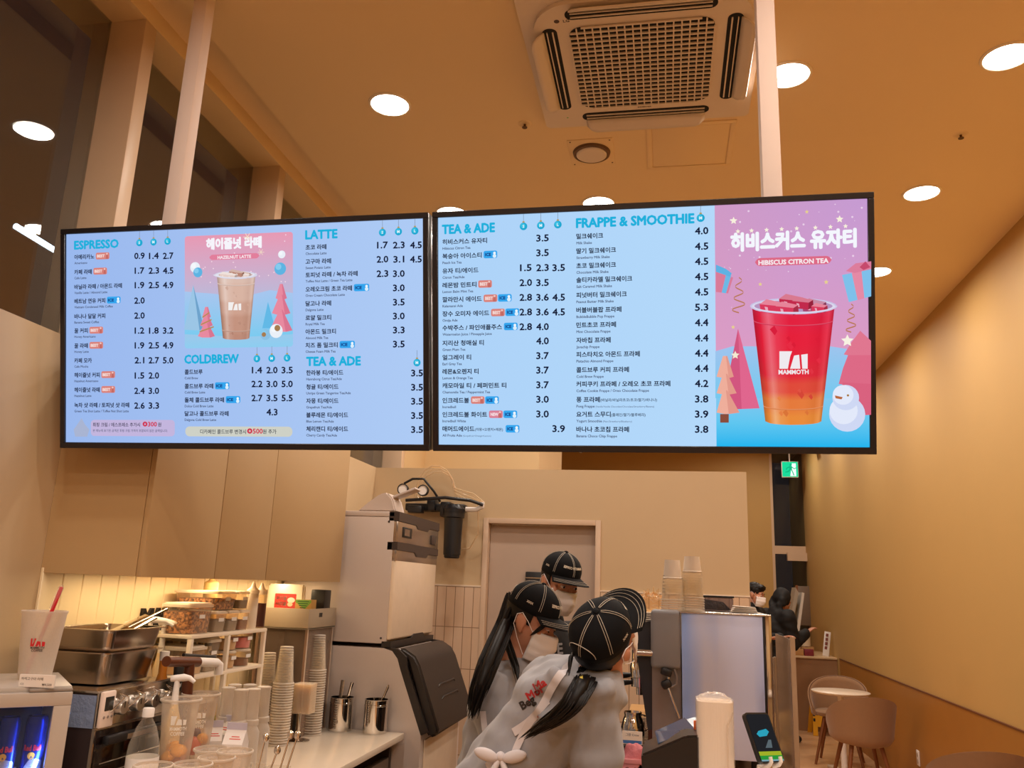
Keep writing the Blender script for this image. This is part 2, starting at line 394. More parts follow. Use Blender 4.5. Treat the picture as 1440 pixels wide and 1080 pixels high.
F.text(-.085, -(3.14+.315), 'INVERTER', .014, '#4a3a34', .02, align='c'); F.poly(circ(-.085-.36, -(3.14+.36), .004), '#4fbf5a')
F.build('badge', INK, ac)
# round vent on its square plate
c = onZ(832, 213.5, CE)
t = thing('ceiling_vent', 'round white ceiling vent with dark ring on a square plate', 'vent', (c.x, c.y, CE))
mesh('plate', box(B(), -.115, .115, -.13, .13, -.004, 0, .001), ceilp, t)
mesh('ring', lathe(B(), [(.097, -.004), (.094, -.016), (.083, -.020), (.078, -.006)], seg=40), M('vent_dark_ring', '#6e5138', .6), t)  # dark brown ring; the screws share its material
mesh('disc', lathe(B(), [(0, -.026), (.07, -.025), (.079, -.02), (.079, -.012), (0, -.012)], seg=40), acw, t)
b = B()
for x in (-.1, .1):
    for y in (-.115, .115): lathe(b, [(0, -.0065), (.004, -.006), (.004, -.004), (0, -.004)], (x, y, 0), 10)
mesh('screw', b, M('vent_dark_ring', ''), t)
# access hatch
t = thing('access_hatch', 'square access hatch flush with the ceiling beside the round vent', 'hatch', onZ(970, 205, CE))
bf = B()
for x0, x1, y0, y1 in ((-.215, .215, -.225, -.2), (-.215, .215, .2, .225), (-.215, -.19, -.2, .2), (.19, .215, -.2, .2)): box(bf, x0, x1, y0, y1, -.005, 0, .001)
mesh('hatch_frame', bf, ceilp, t)
mesh('hatch_panel', box(B(), -.185, .185, -.195, .195, -.003, 0, .001), ceilp, t)
for n, (x, y) in (('left of the round vent', (738, 174)), ('at the right of the ceiling near the wall', (1351, 189))):
    c = onZ(x, y, CE); t = thing('fire_sprinkler', 'small fire sprinkler head in the ceiling ' + n, 'sprinkler', (c.x, c.y, CE))
    mesh('escutcheon', lathe(B(), [(0, -.004), (.026, -.004), (.034, -.0005), (.034, 0)], seg=24), ceilp, t)
    mesh('nozzle', lathe(B(), [(0, -.022), (.013, -.022), (.013, -.019), (.005, -.016), (.006, -.004)], seg=16), M('old_brass', '#5a4028', .35, .8), t)
# exit sign, speaker, camera at the far end
c = onY(1111, 660, 12.9)
t = thing('exit_sign', 'lit green running-man exit sign by the dark far window', 'exit sign', c)
mesh('housing', box(B(), -.12, .12, 0, .05, -.12, .12, .005), white, t)
mesh('hanger', tube(B(), [(0, .025, .12), (0, .025, CE-c.z)], .01), white, t)
F = Flat(c+V((0, -.001, 0)), (1, 0, 0), (0, 0, 1), (0, -1, 0))
F.poly(rrect(-.112, .112, -.112, .112, .006), '#18c389'); F.poly([(.0, -.1), (.085, -.1), (.085, .09), (.03, .09)], '#dff7ec')
W_ = '#0fa574'
F.poly(circ(.012, .068, .017), W_); F.poly([(-.01, .048), (.03, .045), (.028, -.005), (-.008, -.0)], W_)
F.poly([(-.008, .0), (.012, -.002), (-.02, -.04), (-.07, -.05), (-.07, -.035), (-.03, -.025)], W_); F.poly([(.01, 0), (.028, -.004), (.045, -.045), (.06, -.09), (.045, -.092), (.028, -.04)], W_)
F.poly([(-.008, .045), (-.055, .02), (-.06, -.01), (-.048, -.012), (-.042, .01), (-.005, .028)], W_); F.poly([(.028, .042), (.06, .015), (.085, .03), (.088, .02), (.06, .0), (.028, .025)], W_)
F.build('lit_face', attr_mat('exit_sign_glow', 1.3), t)
c = onX(1137, 645, XR-.12)
tag(mesh('wall_speaker', box(B(), XR-.22, XR-.001, c.y-.09, c.y+.09, CE-.26, CE-.06, .012), white, None), 'small white box speaker high on the right wall near the ceiling', 'speaker')
c = onY(813, 643, 12.6)
t = thing('security_camera', 'small white ceiling camera at the far end above the partition', 'camera', (c.x, c.y, CE))
mesh('mount', lathe(B(), [(0, 0), (.05, 0), (.05, -.03), (.02, -.05), (.02, -.12), (0, -.12)], seg=16), white, t)
mesh('camera_body', tube(B(), [(-.06, .05, -.11), (.06, -.08, -.17)], .045, 14), white, t)
mesh('lens', tube(B(), [(.06, -.08, -.17), (.075, -.096, -.178)], .032, 14), dark, t)
# lamps seen in the dark panes come from the room itself; the cold tube is added outside in place of a tube reflected in the pane
qa, qb = onX(22, 318, -4.6), onX(100, 366, -4.6)
t = thing('reflection_tube', 'cold white tube added outside the left window in place of a reflected one', 'lamp', (-4.6, qb.y, 0)); mesh('tube', tube(B(), [qa, qb], .022), glow('cold_tube', '#d8ecff', 6), t, world=True); mesh('pole', tube(B(), [(-4.6, qb.y+.3, 0), (-4.6, qb.y+.3, qb.z), qb], .03), blackm, t, world=True)
# hanging posts of the menu screens
postm = M('post_paint', '#e4d0c6', .75, var=.01)
for lab, x, y in (('square white post hanging from the ceiling to the left menu screen', -1.735, 2.5), ('square white post hanging from the ceiling to the right menu screen', .322, 2.42)):
    tag(mesh('ceiling_post', box(B(), x-.028, x+.028, y-.028, y+.028, 2.3, CE-.002, .003), postm), lab, 'post')
# ================================================================== menu screens
T0, T1 = V((0, 2.20, 2.668)), V((0, 2.36, 1.977))      # top and bottom edge of the tilted row
DN = (T0-T1).normalized(); NN = V((1, 0, 0)).cross(DN)   # up the screen, towards the viewer
NN = NN if NN.y < 0 else -NN
HGT = (T0-T1).length
bez = M('screen_bezel', '#1d1a1f', .3, var=.1, scale=60)
TITLE, INKD, GREY = '#1fb0dc', '#151b36', '#4b5572'
EM = .0166
def screen(name, label, x0, x1, bg0, bg1):
    t = thing(name, label, 'menu screen', T1 + V(((x0+x1)/2, 0, 0)), 0)
    O = T1 + V((x0, 0, 0)) ; Wd = x1-x0; R = Matrix((V((1, 0, 0)), DN, NN)).transposed().to_4x4()
    base = Matrix.Translation(O) @ R
    b = B(); box(b, 0, Wd, 0, HGT, -.06, -.004, .004); bmesh.ops.transform(b, matrix=base, verts=b.verts); mesh('housing', b, bez, t, world=True)
    b = B(); e = .017
    for q in ((0, Wd, 0, e+.002), (0, Wd, HGT-e, HGT), (0, e, e, HGT-e), (Wd-e, Wd, e, HGT-e)): box(b, *q, -.01, .006, .0015, 1)
    bmesh.ops.transform(b, matrix=base, verts=b.verts); mesh('bezel', b, bez, t, world=True)
    F = Flat(O - NN*.002, (1, 0, 0), DN, NN)
    F.poly([(e, e), (Wd-e, e), (Wd-e, HGT-e), (e, HGT-e)], [bg0, bg1, bg1, bg0])
    s = F.build('screen_panel', SCREEN, t)
    return t, F, s
BADGE = {'BEST': ('#d9837b', '#f6dcd8'), 'ICE': ('#35a6ee', '#143a86'), 'NEW': ('#d97f95', '#f8e2e6')}
def badge(F, u, v, kind, wv):
    c, k = BADGE[kind]
    F.poly(rrect(u, u+wv, v-.004, v+.018, .005, 3), c)
    F.text(u+.005, v+.0025, kind, .0125, k, .045, width=wv*.57 if kind != 'ICE' else wv*.43, lay=F.lay+.0004)
    F.lay += .0005
    cu = u+wv-.008
    if kind == 'ICE': F.poly(circ(cu, v+.002, .0055), '#dceefb'); F.poly(circ(cu, v+.0105, .004), '#eef7fd')
    else: F.poly([(cu-.005, v-.003), (cu+.005, v-.003), (cu+.003, v+.012), (cu-.002, v+.014)], '#c46a64'); F.poly(circ(cu, v+.013, .003), '#f0c6c0')
    return wv
def ornament(F, x, y, ch):
    u, v = F.px(x, y); r = .0112
    F.poly([(u-.0006, v+r), (u+.0006, v+r), (u+.0006, v+r+.026), (u-.0006, v+r+.026)], '#7a8496'); F.poly([(u-.0035, v+r-.001), (u+.0035, v+r-.001), (u+.003, v+r+.004), (u-.003, v+r+.004)], '#b79a55')
    F.poly(circ(u, v, r), '#1fa9d2'); F.poly(circ(u-.002, v+.002, r*.62), '#38bfe2'); F.text(u, v-.004, ch, .0115, '#e6f6fc', .03, align='c')
def section(F, par, name, title, tpx, tw, orn, x, ry, cols, py, rows, kw=1):
    u, v = F.px(*tpx); L0 = F.lay = .0006
    F.text(u, v, title, .0375, TITLE, width=tw, fat=.045)
    for ox, oy, ch in orn: ornament(F, ox, oy, ch)
    for (ko, en, bd, prices), yk, yp in zip(rows, ry, py):
        u, v = F.px(x, yk); F.lay = L0
        k2, small = (ko.split('(', 1)+[''])[:2]
        n = sum(.92 if ord(ch) > 200 else .36 for ch in k2)
        wd = F.text(u, v, k2, EM*1.02, INKD, width=EM*n*kw, fat=.027)
        if small: ws = F.text(u+wd+.002, v+.001, '('+small, EM*.62, INKD, .012); wd += ws+.004
        e2, es_ = (en.split('(', 1)+[''])[:2]
        we = F.text(u, v-.0165, e2, .0105, GREY, 0, fat=.02)
        if es_: F.text(u+we+.003, v-.0165, '('+es_, .0072, GREY, 0)
        bu = u+wd+.006
        for bk in bd.split(): bu += badge(F, bu, v, bk, .049 if kw <= 1 else .041)+.002; F.lay = L0
        for p, cx in zip(prices.split(), cols):
            if p == '_': continue
            pu, pv = F.px(cx, yp); F.text(pu, pv, p, .0275, INKD, align='c', width=.0355 if '1' not in p else .033, fat=.028)
    return F.build(name, SCREEN, par)
def cupart(F, P, x, y0, y1, w0, w1, cols, logo, lid):
    """a tall tapered drink: P maps the poster's pixels onto the screen; y0 rim, y1 base"""
    def mixc(h, k):
        r = [int(h[i:i+2], 16) for i in (1, 3, 5)]; r = [v+(255-v)*k if k > 0 else v*(1+k) for v in r]; return '#%02x%02x%02x' % tuple(int(v) for v in r)
    n = 14; ks = ((-1, -.22), (-.82, -.02), (-.62, .30), (-.45, .12), (-.1, .0), (.35, .02), (.7, -.04), (.88, .10), (1, -.18))
    for i in range(n):
        a, c = i/n, (i+1)/n; wa, wc = w0+(w1-w0)*a, w0+(w1-w0)*c; ya, yc = y0+(y1-y0)*a, y0+(y1-y0)*c
        ca, cc = cols[min(int(a*(len(cols)-1)+.5), len(cols)-1)], cols[min(int(c*(len(cols)-1)+.5), len(cols)-1)]
        F.lay += .00002; sag = .13
        for (u0, k0), (u1, k1) in zip(ks, ks[1:]):
            s0, s1 = math.sqrt(max(0, 1-u0*u0)), math.sqrt(max(0, 1-u1*u1))
            F.poly([P(x+wc*u0, yc+wc*sag*s0), P(x+wc*u1, yc+wc*sag*s1), P(x+wa*u1, ya+wa*sag*s1), P(x+wa*u0, ya+wa*sag*s0)], [mixc(cc, k0), mixc(cc, k1), mixc(ca, k1), mixc(ca, k0)], 0)
    F.lay += .0003
    rnd = random.Random(5)
    for i in range(16):
        u = rnd.uniform(-.7, .8); v = rnd.uniform(.2, .95); cx, cy, r_ = x+(w0+(w1-w0)*v)*u, y0+(y1-y0)*v, w0*rnd.uniform(.04, .1); q = cols[min(int(v*(len(cols)-1)+.5), len(cols)-1)]
        F.poly([P(cx-r_, cy), P(cx+r_*.3, cy+r_*1.6), P(cx+r_, cy+r_*.5), P(cx+r_*.2, cy-r_)], mixc(q, rnd.choice((-.045, .05))), .00003)
    for yb in (.12, .86):
        wb = w0+(w1-w0)*yb; yy = y0+(y1-y0)*yb; A = [(x+wb*math.cos(t), yy+wb*.13*math.sin(t)) for t in [PI*k/14 for k in range(15)]]
        F.strip([P(*q) for q in A], [P(q[0], q[1]+1.6) for q in A], mixc(cols[int(yb*(len(cols)-1))], .25), mixc(cols[int(yb*(len(cols)-1))], -.12))
    F.poly([P(x+(w0+3)*a, y0+(w0+3)*.19*c) for a, c in CPT], lid[0]); F.poly([P(x+(w0+.5)*a, y0+(w0+.5)*.165*c) for a, c in CPT], mixc(lid[0], .35)); F.poly([P(x+(w0-3)*a, y0+(w0-3)*.15*c) for a, c in CPT], lid[1])
    for cx, cy, r_, ci in ((-.05, -.13, .30, 4), (-.52, .0, .30, 2), (.5, -.02, .30, 3), (.22, -.08, .26, 4), (-.16, .05, .28, 2), (.62, .04, .2, 2)):
        X_, Y_, R_ = x+w0*cx, y0+w0*cy, w0*r_; cl = lid[ci]
        F.poly([P(X_-R_, Y_-R_*.15), P(X_-R_*.9, Y_+R_*.5), P(X_+R_*.5, Y_+R_*.65), P(X_+R_*.55, Y_-R_*.0)], cl); F.poly([P(X_+R_*.55, Y_), P(X_+R_*.5, Y_+R_*.65), P(X_+R_, Y_+R_*.4), P(X_+R_*.95, Y_-R_*.25)], mixc(cl, -.22))
        F.poly([P(X_-R_, Y_-R_*.15), P(X_+R_*.55, Y_), P(X_+R_*.95, Y_-R_*.25), P(X_-R_*.45, Y_-R_*.55)], mixc(cl, .38)); F.poly([P(X_-R_*.6, Y_+R_*.05), P(X_-R_*.5, Y_+R_*.4), P(X_-R_*.3, Y_+R_*.42), P(X_-R_*.35, Y_+R_*.1)], lid[5])
    F.strip([P(x+(w0-2)*math.cos(t), y0+(w0-2)*.155*math.sin(t)) for t in [PI*k/14 for k in range(15)]], [P(x+(w0+3)*math.cos(t), y0+(w0+3)*.19*math.sin(t)) for t in [PI*k/14 for k in range(15)]], mixc(lid[0], .5), lid[0])
    if logo:
        lx, ly, lw, lc = logo; lh = lw*.62
        F.poly([P(lx-lw/2, ly-lh/2), P(lx-lw*.05, ly-lh/2), P(lx-lw*.12, ly-lh*.2), P(lx-lw*.2, ly+lh/2), P(lx-lw/2, ly+lh/2)], lc)
        F.poly([P(lx+lw*.02, ly-lh*.25), P(lx+lw*.2, ly-lh*.3), P(lx+lw*.24, ly+lh/2), P(lx-lw*.12, ly+lh/2)], lc)
        F.poly([P(lx+lw*.27, ly-lh*.3), P(lx+lw/2, ly-lh*.35), P(lx+lw/2, ly+lh/2), P(lx+lw*.31, ly+lh/2)], lc)
def star(F, P, x, y, r, col):
    F.poly([P(x+r*(1 if k % 2 == 0 else .48)*math.sin(k*PI/5), y-r*(1 if k % 2 == 0 else .48)*math.cos(k*PI/5)) for k in range(10)], col)

# ---- left screen
tl, F, sl = screen('menu_screen', 'wide black-framed menu screen at left with the latte poster', -1.926, -.690, '#9ab8ee', '#aecbf5')
section(F, sl, 'espresso_menu', 'ESPRESSO', (105, 350.5), .158, [(196.4, 341.5, 'S'), (216.6, 340.6, 'M'), (236.7, 339.6, 'L')], 105,
    [364.5, 385.6, 406.4, 426.5, 447.9, 468, 489.1, 509.9, 530.3, 551, 572.5], (196.4, 216.6, 236.7), [363.9, 384.7, 405.1, 426.8, 447.9, 469, 489.8, 510.8, 532.2, 553.7, 574.5], [
    ('아메리카노', 'Americano', 'BEST', '0.9 1.4 2.7'), ('카페 라떼', 'Cafe Latte', 'BEST', '1.7 2.3 4.5'), ('바닐라 라떼 / 아몬드 라떼', 'Vanilla Latte / Almond Latte', '', '1.9 2.5 4.9'),
    ('베트남 연유 커피', 'Vietnam Condensed Milk Coffee', 'ICE', '2.0'), ('바나나 달달 커피', 'Banana Sweet Coffee', '', '2.0'), ('꿀 커피', 'Honey Americano', 'BEST', '1.2 1.8 3.2'),
    ('꿀 라떼', 'Honey Latte', 'BEST', '1.9 2.5 4.9'), ('카페 모카', 'Cafe Mocha', '', '2.1 2.7 5.0'), ('헤이즐넛 커피', 'Hazelnut Americano', 'BEST', '1.5 2.0'),
    ('헤이즐넛 라떼', 'Hazelnut Latte', 'BEST', '2.4 3.0'), ('녹차 샷 라떼 / 토피넛 샷 라떼', 'Green Tea Shot Latte / Toffee Nut Shot Latte', '', '2.6 3.3')], .935)
section(F, sl, 'coldbrew_menu', 'COLDBREW', (260, 511), .183, [(361.6, 504.5, 'S'), (382.7, 504, 'M'), (404.5, 503.5, 'L')], 260, [526, 546, 565.3, 584.5], (361.6, 382.7, 404), [524.7, 544.2, 564, 583.8], [
    ('콜드브루', 'Cold Brew', '', '1.4 2.0 3.5'), ('콜드브루 라떼', 'Cold Brew Latte', 'ICE', '2.2 3.0 5.0'), ('돌체 콜드브루 라떼', 'Dolce Cold Brew Latte', 'ICE', '2.7 3.5 5.5'), ('달고나 콜드브루 라떼', 'Dalgona Cold Brew Latte', '', '_ 4.3 _')])
section(F, sl, 'latte_menu', 'LATTE', (430, 336.3), .102, [(538, 327, 'S'), (560.7, 326, 'M'), (584, 325, 'L')], 430, [351, 371, 389.8, 409.9, 430, 450, 469.5, 488.6], (538, 561, 585), [349, 369, 389.2, 409.2, 429.3, 448.8, 468.5, 488.3], [
    ('초코 라떼', 'Chocolate Latte', '', '1.7 2.3 4.5'), ('고구마 라떼', 'Sweet Potato Latte', '', '2.0 3.1 4.5'), ('토피넛 라떼 / 녹차 라떼', 'Toffee Nut Latte / Green Tea Latte', '', '2.3 3.0'),
    ('오레오크림 초코 라떼', 'Oreo Cream Chocolate Latte', 'ICE', '_ 3.0'), ('달고나 라떼', 'Dalgona Latte', '', '_ 3.5'), ('로얄 밀크티', 'Royal Milk Tea', '', '_ 3.0'), ('아몬드 밀크티', 'Almond Milk Tea', '', '_ 3.3'), ('치즈 폼 밀크티', 'Cheese Foam Milk Tea', 'ICE', '_ 3.5')])
section(F, sl, 'tea_menu', 'TEA & ADE', (431.4, 514.2), .173, [(586.6, 510, 'M')], 431, [527.2, 547, 566.7, 586.5, 606], (586.6,), [529, 549, 568.7, 588.8, 608.5], [
    ('한라봉 티/에이드', 'Hanrabong Citrus Tea/Ade', '', '3.5'), ('청귤 티/에이드', 'Unripe Green Tangerine Tea/Ade', '', '3.5'), ('자몽 티/에이드', 'Grapefruit Tea/Ade', '', '3.5'), ('블루레몬 티/에이드', 'Blue Lemon Tea/Ade', '', '3.5'), ('체리캔디 티/에이드', 'Cherry Candy Tea/Ade', '', '3.5')])
# notes under the lists
P = F.px; F.lay = .0006
def pill(x0, y0, x1, y1, r, col): a = P(x0, y1); c = P(x1, y0); F.poly(rrect(a[0], c[0], a[1], c[1], r), col)
pill(128, 590.5, 246, 613, .012, '#c3b5dd'); F.poly([P(*q) for q in ((106, 614), (104, 604), (109, 597), (115, 588), (120, 597), (126, 604), (123, 614))], '#a9b4d2')
u, v = P(131, 599.5); F.text(u, v, '휘핑 크림 / 에스프레소 추가시', .0145, INKD, .012, width=.168); u, v = P(201, 599.5); F.text(u, v, '✪300', .02, '#d02a4a', .025, width=.05); u, v = P(222.5, 599.5); F.text(u, v, '원', .0145, INKD, .012)
u, v = P(131, 607); F.text(u, v, '본 메뉴에 표기된 금액은 휘핑 크림 가격이 포함되지 않은 금액입니다.', .0098, GREY, .006, width=.265)
pill(261, 600, 411.5, 613.5, .014, '#cfd1c6'); u, v = P(282, 609.5); F.text(u, v, '디카페인 콜드브루 변경시', .0155, INKD, .012, width=.155); u, v = P(348, 609.5); F.text(u, v, '✪500', .021, '#d02a4a', .025, width=.052); u, v = P(370, 609.5); F.text(u, v, '원 추가', .0155, INKD, .012, width=.045)
F.build('price_notes', SCREEN, sl)
# hazelnut poster
F.lay = .0006
a = P(260, 490); c = P(412, 326); pa = rrect(a[0], c[0], a[1], c[1], .009)
F.poly(pa, [('#e79ab4' if q[1] > a[1]+(c[1]-a[1])*.5 else '#8fcdf0') for q in pa])
F.strip([P(260, y) for y in (410,)]+[P(300, 413), P(340, 418), P(380, 408), P(412, 412)], [P(260, 470), P(300, 472), P(340, 474), P(380, 472), P(412, 470)], '#a7c6ef', '#7ccbf0')
for i in range(26):
    r = random.Random(i); x, y = r.uniform(264, 408), r.uniform(330, 400); F.poly([(P(x, y)[0]+.0022*q[0], P(x, y)[1]+.0022*q[1]) for q in CPT[::4]], '#f3d7e4')
F.poly([P(*q) for q in ((274, 401), (261, 464), (283, 465))], '#9cc6e6'); F.poly([P(*q) for q in ((274, 401), (283, 465), (289, 461))], '#6fa3cc')
F.poly([P(*q) for q in ((379, 425), (371, 462), (389, 462))], '#63b9e6')
for x, tiers in ((293, [(432, 446, 6), (442, 458, 9), (454, 473, 12)]), (398, [(400, 420, 8), (415, 441, 13), (436, 465, 16)])):
    for ya, yb, hw in tiers: F.poly([P(x-2, ya), P(x-hw, yb), P(x-hw*.5, yb+2), P(x+hw*.5, yb+2), P(x+hw, yb), P(x+2, ya)], '#e88aa0'); F.poly([P(x+1, ya), P(x+hw*.4, yb+2), P(x+hw, yb), P(x+2, ya)], '#d97590')
for k in range(3): F.poly([P(284+k*2, 466-k*10), P(304-k*3, 459-k*10), P(304-k*3, 461-k*10), P(284+k*2, 468-k*10)], '#b98a55')
for x, y, r, col in ((278, 377, 7, '#eaf0f8'), (282, 384, 6.5, '#5fb4e2'), (399.5, 359, 5, '#eaf0f8'), (397.5, 379, 8, '#5fb4e2'), (377, 471, 7, '#8ac0e4'), (392, 466, 9, '#eaf0f8'), (375, 471, 3, '#a67c50'), (394, 462, 4, '#a67c50')):
    pu = P(x, y); F.poly(circ(pu[0], pu[1], r/418), col); F.poly(circ(pu[0]-r/1400, pu[1]+r/1300, r/418*.5), col if 'a67' in col else '#f4f8fc' if col == '#eaf0f8' else '#86cbee')
cupart(F, P, 336.5, 388, 476, 27, 18.5, ['#dcbcae', '#d9b3a2', '#cfa28f', '#c4937f', '#bd8a77'], (337, 432, 18, '#f3efee'), ('#d4d3e6', '#cdb0ac', '#e6cfc6', '#c79a8a', '#b98674', '#efdcd4'))
u, v = P(298, 352); F.text(u, v, '헤이즐넛 라떼', .037, '#f6f4fb', width=.182, fat=.055); pill(302, 358, 371, 368, .011, '#e27f9c'); u, v = P(336.5, 365.6); F.text(u, v, 'HAZELNUT LATTE', .0135, '#f8eaf0', .035, width=.112, align='c')
for x, y, rr in ((355, 336, 6), (374, 357, 4.5)):
    for k in range(3):
        a1 = k*PI/3; dx, dy = math.cos(a1)*rr, math.sin(a1)*rr; F.poly([P(x-dx-dy*.08, y-dy+dx*.08), P(x-dx+dy*.08, y-dy-dx*.08), P(x+dx+dy*.08, y+dy-dx*.08), P(x+dx-dy*.08, y+dy+dx*.08)], '#f2dcc4')
F.build('latte_poster', SCREEN, sl)

# ---- right screen
tr, F, sr = screen('menu_screen', 'wide black-framed menu screen at right with the red tea poster', -.678, .558, '#add2f8', '#b7dcfb')
section(F, sr, 'tea_menu', 'TEA & ADE', (622.2, 328.9), .158, [(736.3, 318.5, 'S'), (760.7, 317.3, 'M'), (784.7, 316.2, 'L')], 622.5, [343.5, 363.6, 384.3, 404.4, 424.5, 444.6, 464.3, 485.7, 505.8, 525.6, 545.4, 566.1, 585.9, 606], (739.5, 763, 785.7),
    [339.3, 360, 381, 402, 422.7, 443.3, 464, 484, 504.7, 525, 545.7, 566, 586.7, 607.3], [
    ('히비스커스 유자티', 'Hibiscus Citron Tea', '', '_ 3.5'), ('복숭아 아이스티', 'Peach Ice Tea', 'ICE', '_ 3.5'), ('유자 티/에이드', 'Citron Tea/Ade', '', '1.5 2.3 3.5'), ('레몬밤 민트티', 'Lemon Balm Mint Tea', 'BEST', '2.0 3.5'),
    ('깔라만시 에이드', 'Kalamansi Ade', 'BEST ICE', '2.8 3.6 4.5'), ('장수 오미자 에이드', 'Omija Ade', 'BEST ICE', '2.8 3.6 4.5'), ('수박주스 / 파인애플주스', 'Watermelon Juice / Pineapple Juice', 'ICE', '2.8 4.0'), ('지리산 청매실 티', 'Green Plum Tea', '', '_ 4.0'),
    ('얼그레이 티', 'Earl Grey Tea', '', '_ 3.7'), ('레몬&오렌지 티', 'Lemon & Orange Tea', '', '_ 3.7'), ('캐모마일 티 / 페퍼민트 티', 'Chamomile Tea / Peppermint Tea', '', '_ 3.7'), ('인크레드불', 'Incredbull', 'BEST ICE', '_ 3.0'), ('인크레드불 화이트', 'Incredbull White', 'NEW ICE', '_ 3.0'), ('매머드에이드(자몽+오렌지+레몬)', 'All Fruits Ade (Grapefruit+Orange+Lemon)', 'ICE', '_ _ 3.9')], 1.05)
section(F, sr, 'frappe_menu', 'FRAPPE & SMOOTHIE', (810.7, 320.2), .331, [(985.3, 306.7, 'M')], 810.7, [335.7, 356.3, 377, 397, 418.3, 439.3, 460.3, 481.7, 501.7, 523.3, 543.3, 565, 585.7, 606.7], (986.7,),
    [329.3, 351, 372.3, 393.7, 415.3, 436.7, 458.3, 480, 501.3, 522.7, 544, 565.7, 587, 608.3], [
    ('밀크쉐이크', 'Milk Shake', '', '4.0'), ('딸기 밀크쉐이크', 'Strawberry Milk Shake', '', '4.5'), ('초코 밀크쉐이크', 'Chocolate Milk Shake', '', '4.5'), ('솔티카라멜 밀크쉐이크', 'Salt Caramel Milk Shake', '', '4.5'), ('피넛버터 밀크쉐이크', 'Peanut Butter Milk Shake', '', '4.5'),
    ('버블버블팝 프라페', 'BubbleBubble Pop Frappe', '', '5.3'), ('민트초코 프라페', 'Mint Chocolate Frappe', '', '4.4'), ('자바칩 프라페', 'Javachip Frappe', '', '4.4'), ('피스타치오 아몬드 프라페', 'Pistachio Almond Frappe', '', '4.4'), ('콜드브루 커피 프라페', 'Cold Brew Frappe', '', '4.4'),
    ('커피쿠키 프라페 / 오레오 초코 프라페', 'Coffee Cookie Frappe / Oreo Chocolate Frappe', '', '4.2'), ('퐁 프라페(바닐라/바닐라초코/초코/딸기/바나나)', 'Pong Frappe (Vanilla/Vanilla Chocolate/Chocolate/Strawberry/Banana)', '', '3.8'), ('요거트 스무디(플레인/딸기/블루베리)', 'Yogurt Smoothie (Plain/Strawberry/Blueberry)', '', '3.9'), ('바나나 초코칩 프라페', 'Banana Choco Chip Frappe', '', '3.8')])
# hibiscus poster
P = F.px; F.lay = .0006
u0 = P(1005, 300)[0]; u1 = 1.236-.017; v0, v1 = .017, HGT-.017; L = lambda k: v0+(v1-v0)*k
F.poly([(u0, v0), (u1, v0), (u1, L(.10)), (u0, L(.10))], ['#1fb4ee', '#1fb4ee', '#5fc6f0', '#5fc6f0']); F.poly([(u0, L(.10)), (u1, L(.10)), (u1, L(.37)), (u0, L(.37))], ['#5fc6f0', '#5fc6f0', '#a9cdee', '#a9cdee'])
F.poly([(u0, L(.36)), (u1, L(.36)), (u1, v1), (u0, v1)], ['#dc9cc4', '#dc9cc4', '#c69bd2', '#cf9ac6'])
F.strip([P(1006, 494), P(1030, 487), P(1060, 487), P(1100, 492), P(1160, 486), P(1200, 492), P(1222, 496)], [P(1006, 560), P(1030, 560), P(1060, 560), P(1100, 560), P(1160, 560), P(1200, 560), P(1222, 560)], '#9dc4ee', '#74c9ef')
for i in range(46):
    r = random.Random(i+50); x, y = r.uniform(1010, 1216), r.uniform(284, 440); s_ = r.choice((.0012, .0018, .003)); pu = P(x, y); F.poly([(pu[0]+s_*q[0], pu[1]+s_*q[1]) for q in CPT[::4]], '#e9cfe8')
for x, y, r in ((1031, 312, 5.5), (1179, 310, 5.5), (1037, 327, 3.5), (1056, 326, 3.5), (1077, 325, 3.5), (1098, 324, 3.5), (1119, 323, 3.5), (1145, 322, 3.5), (1166, 321, 3.5), (1187, 320, 3.5)): star(F, P, x, y, r, '#f7f0dc')
for x, y, r in ((1133, 300, 3), (1160, 398, 3.5), (1068, 401, 3)): star(F, P, x, y, r, '#e7d08e')
F.poly([P(*q) for q in ((1037, 463), (1042, 575), (1067, 574))], '#e0668e'); F.poly([P(*q) for q in ((1037, 463), (1014, 576), (1042, 575))], '#d2567f')
for ya, yb, hw in ((501, 530, 12), (526, 553, 16), (549, 580, 20)): F.poly([P(1019-3, ya), P(1019-min(hw, 12), yb), P(1019, yb+2), P(1019+hw, yb), P(1019+3, ya)], '#efae9b'); F.poly([P(1020, ya), P(1024, yb+2), P(1019+hw, yb), P(1022, ya)], '#e39a8a')
F.poly([P(*q) for q in ((1012, 582), (1024, 582), (1024, 594), (1012, 594))], '#8a4d3c')
for pts, col in ((((1207, 466), (1195, 482), (1184, 499), (1222, 506), (1222, 480)), '#e07790'), (((1190, 500), (1183, 518), (1177, 540), (1222, 548), (1222, 500)), '#dd6a86'), (((1183, 538), (1177, 560), (1190, 575), (1205, 584), (1222, 583), (1222, 540)), '#d9627f')): F.poly([P(*q) for q in pts], col)
star(F, P, 1189, 480, 9, '#f8f2e2'); star(F, P, 1033, 500, 6, '#f3ead2'); star(F, P, 1030, 461, 3, '#e7d08e')
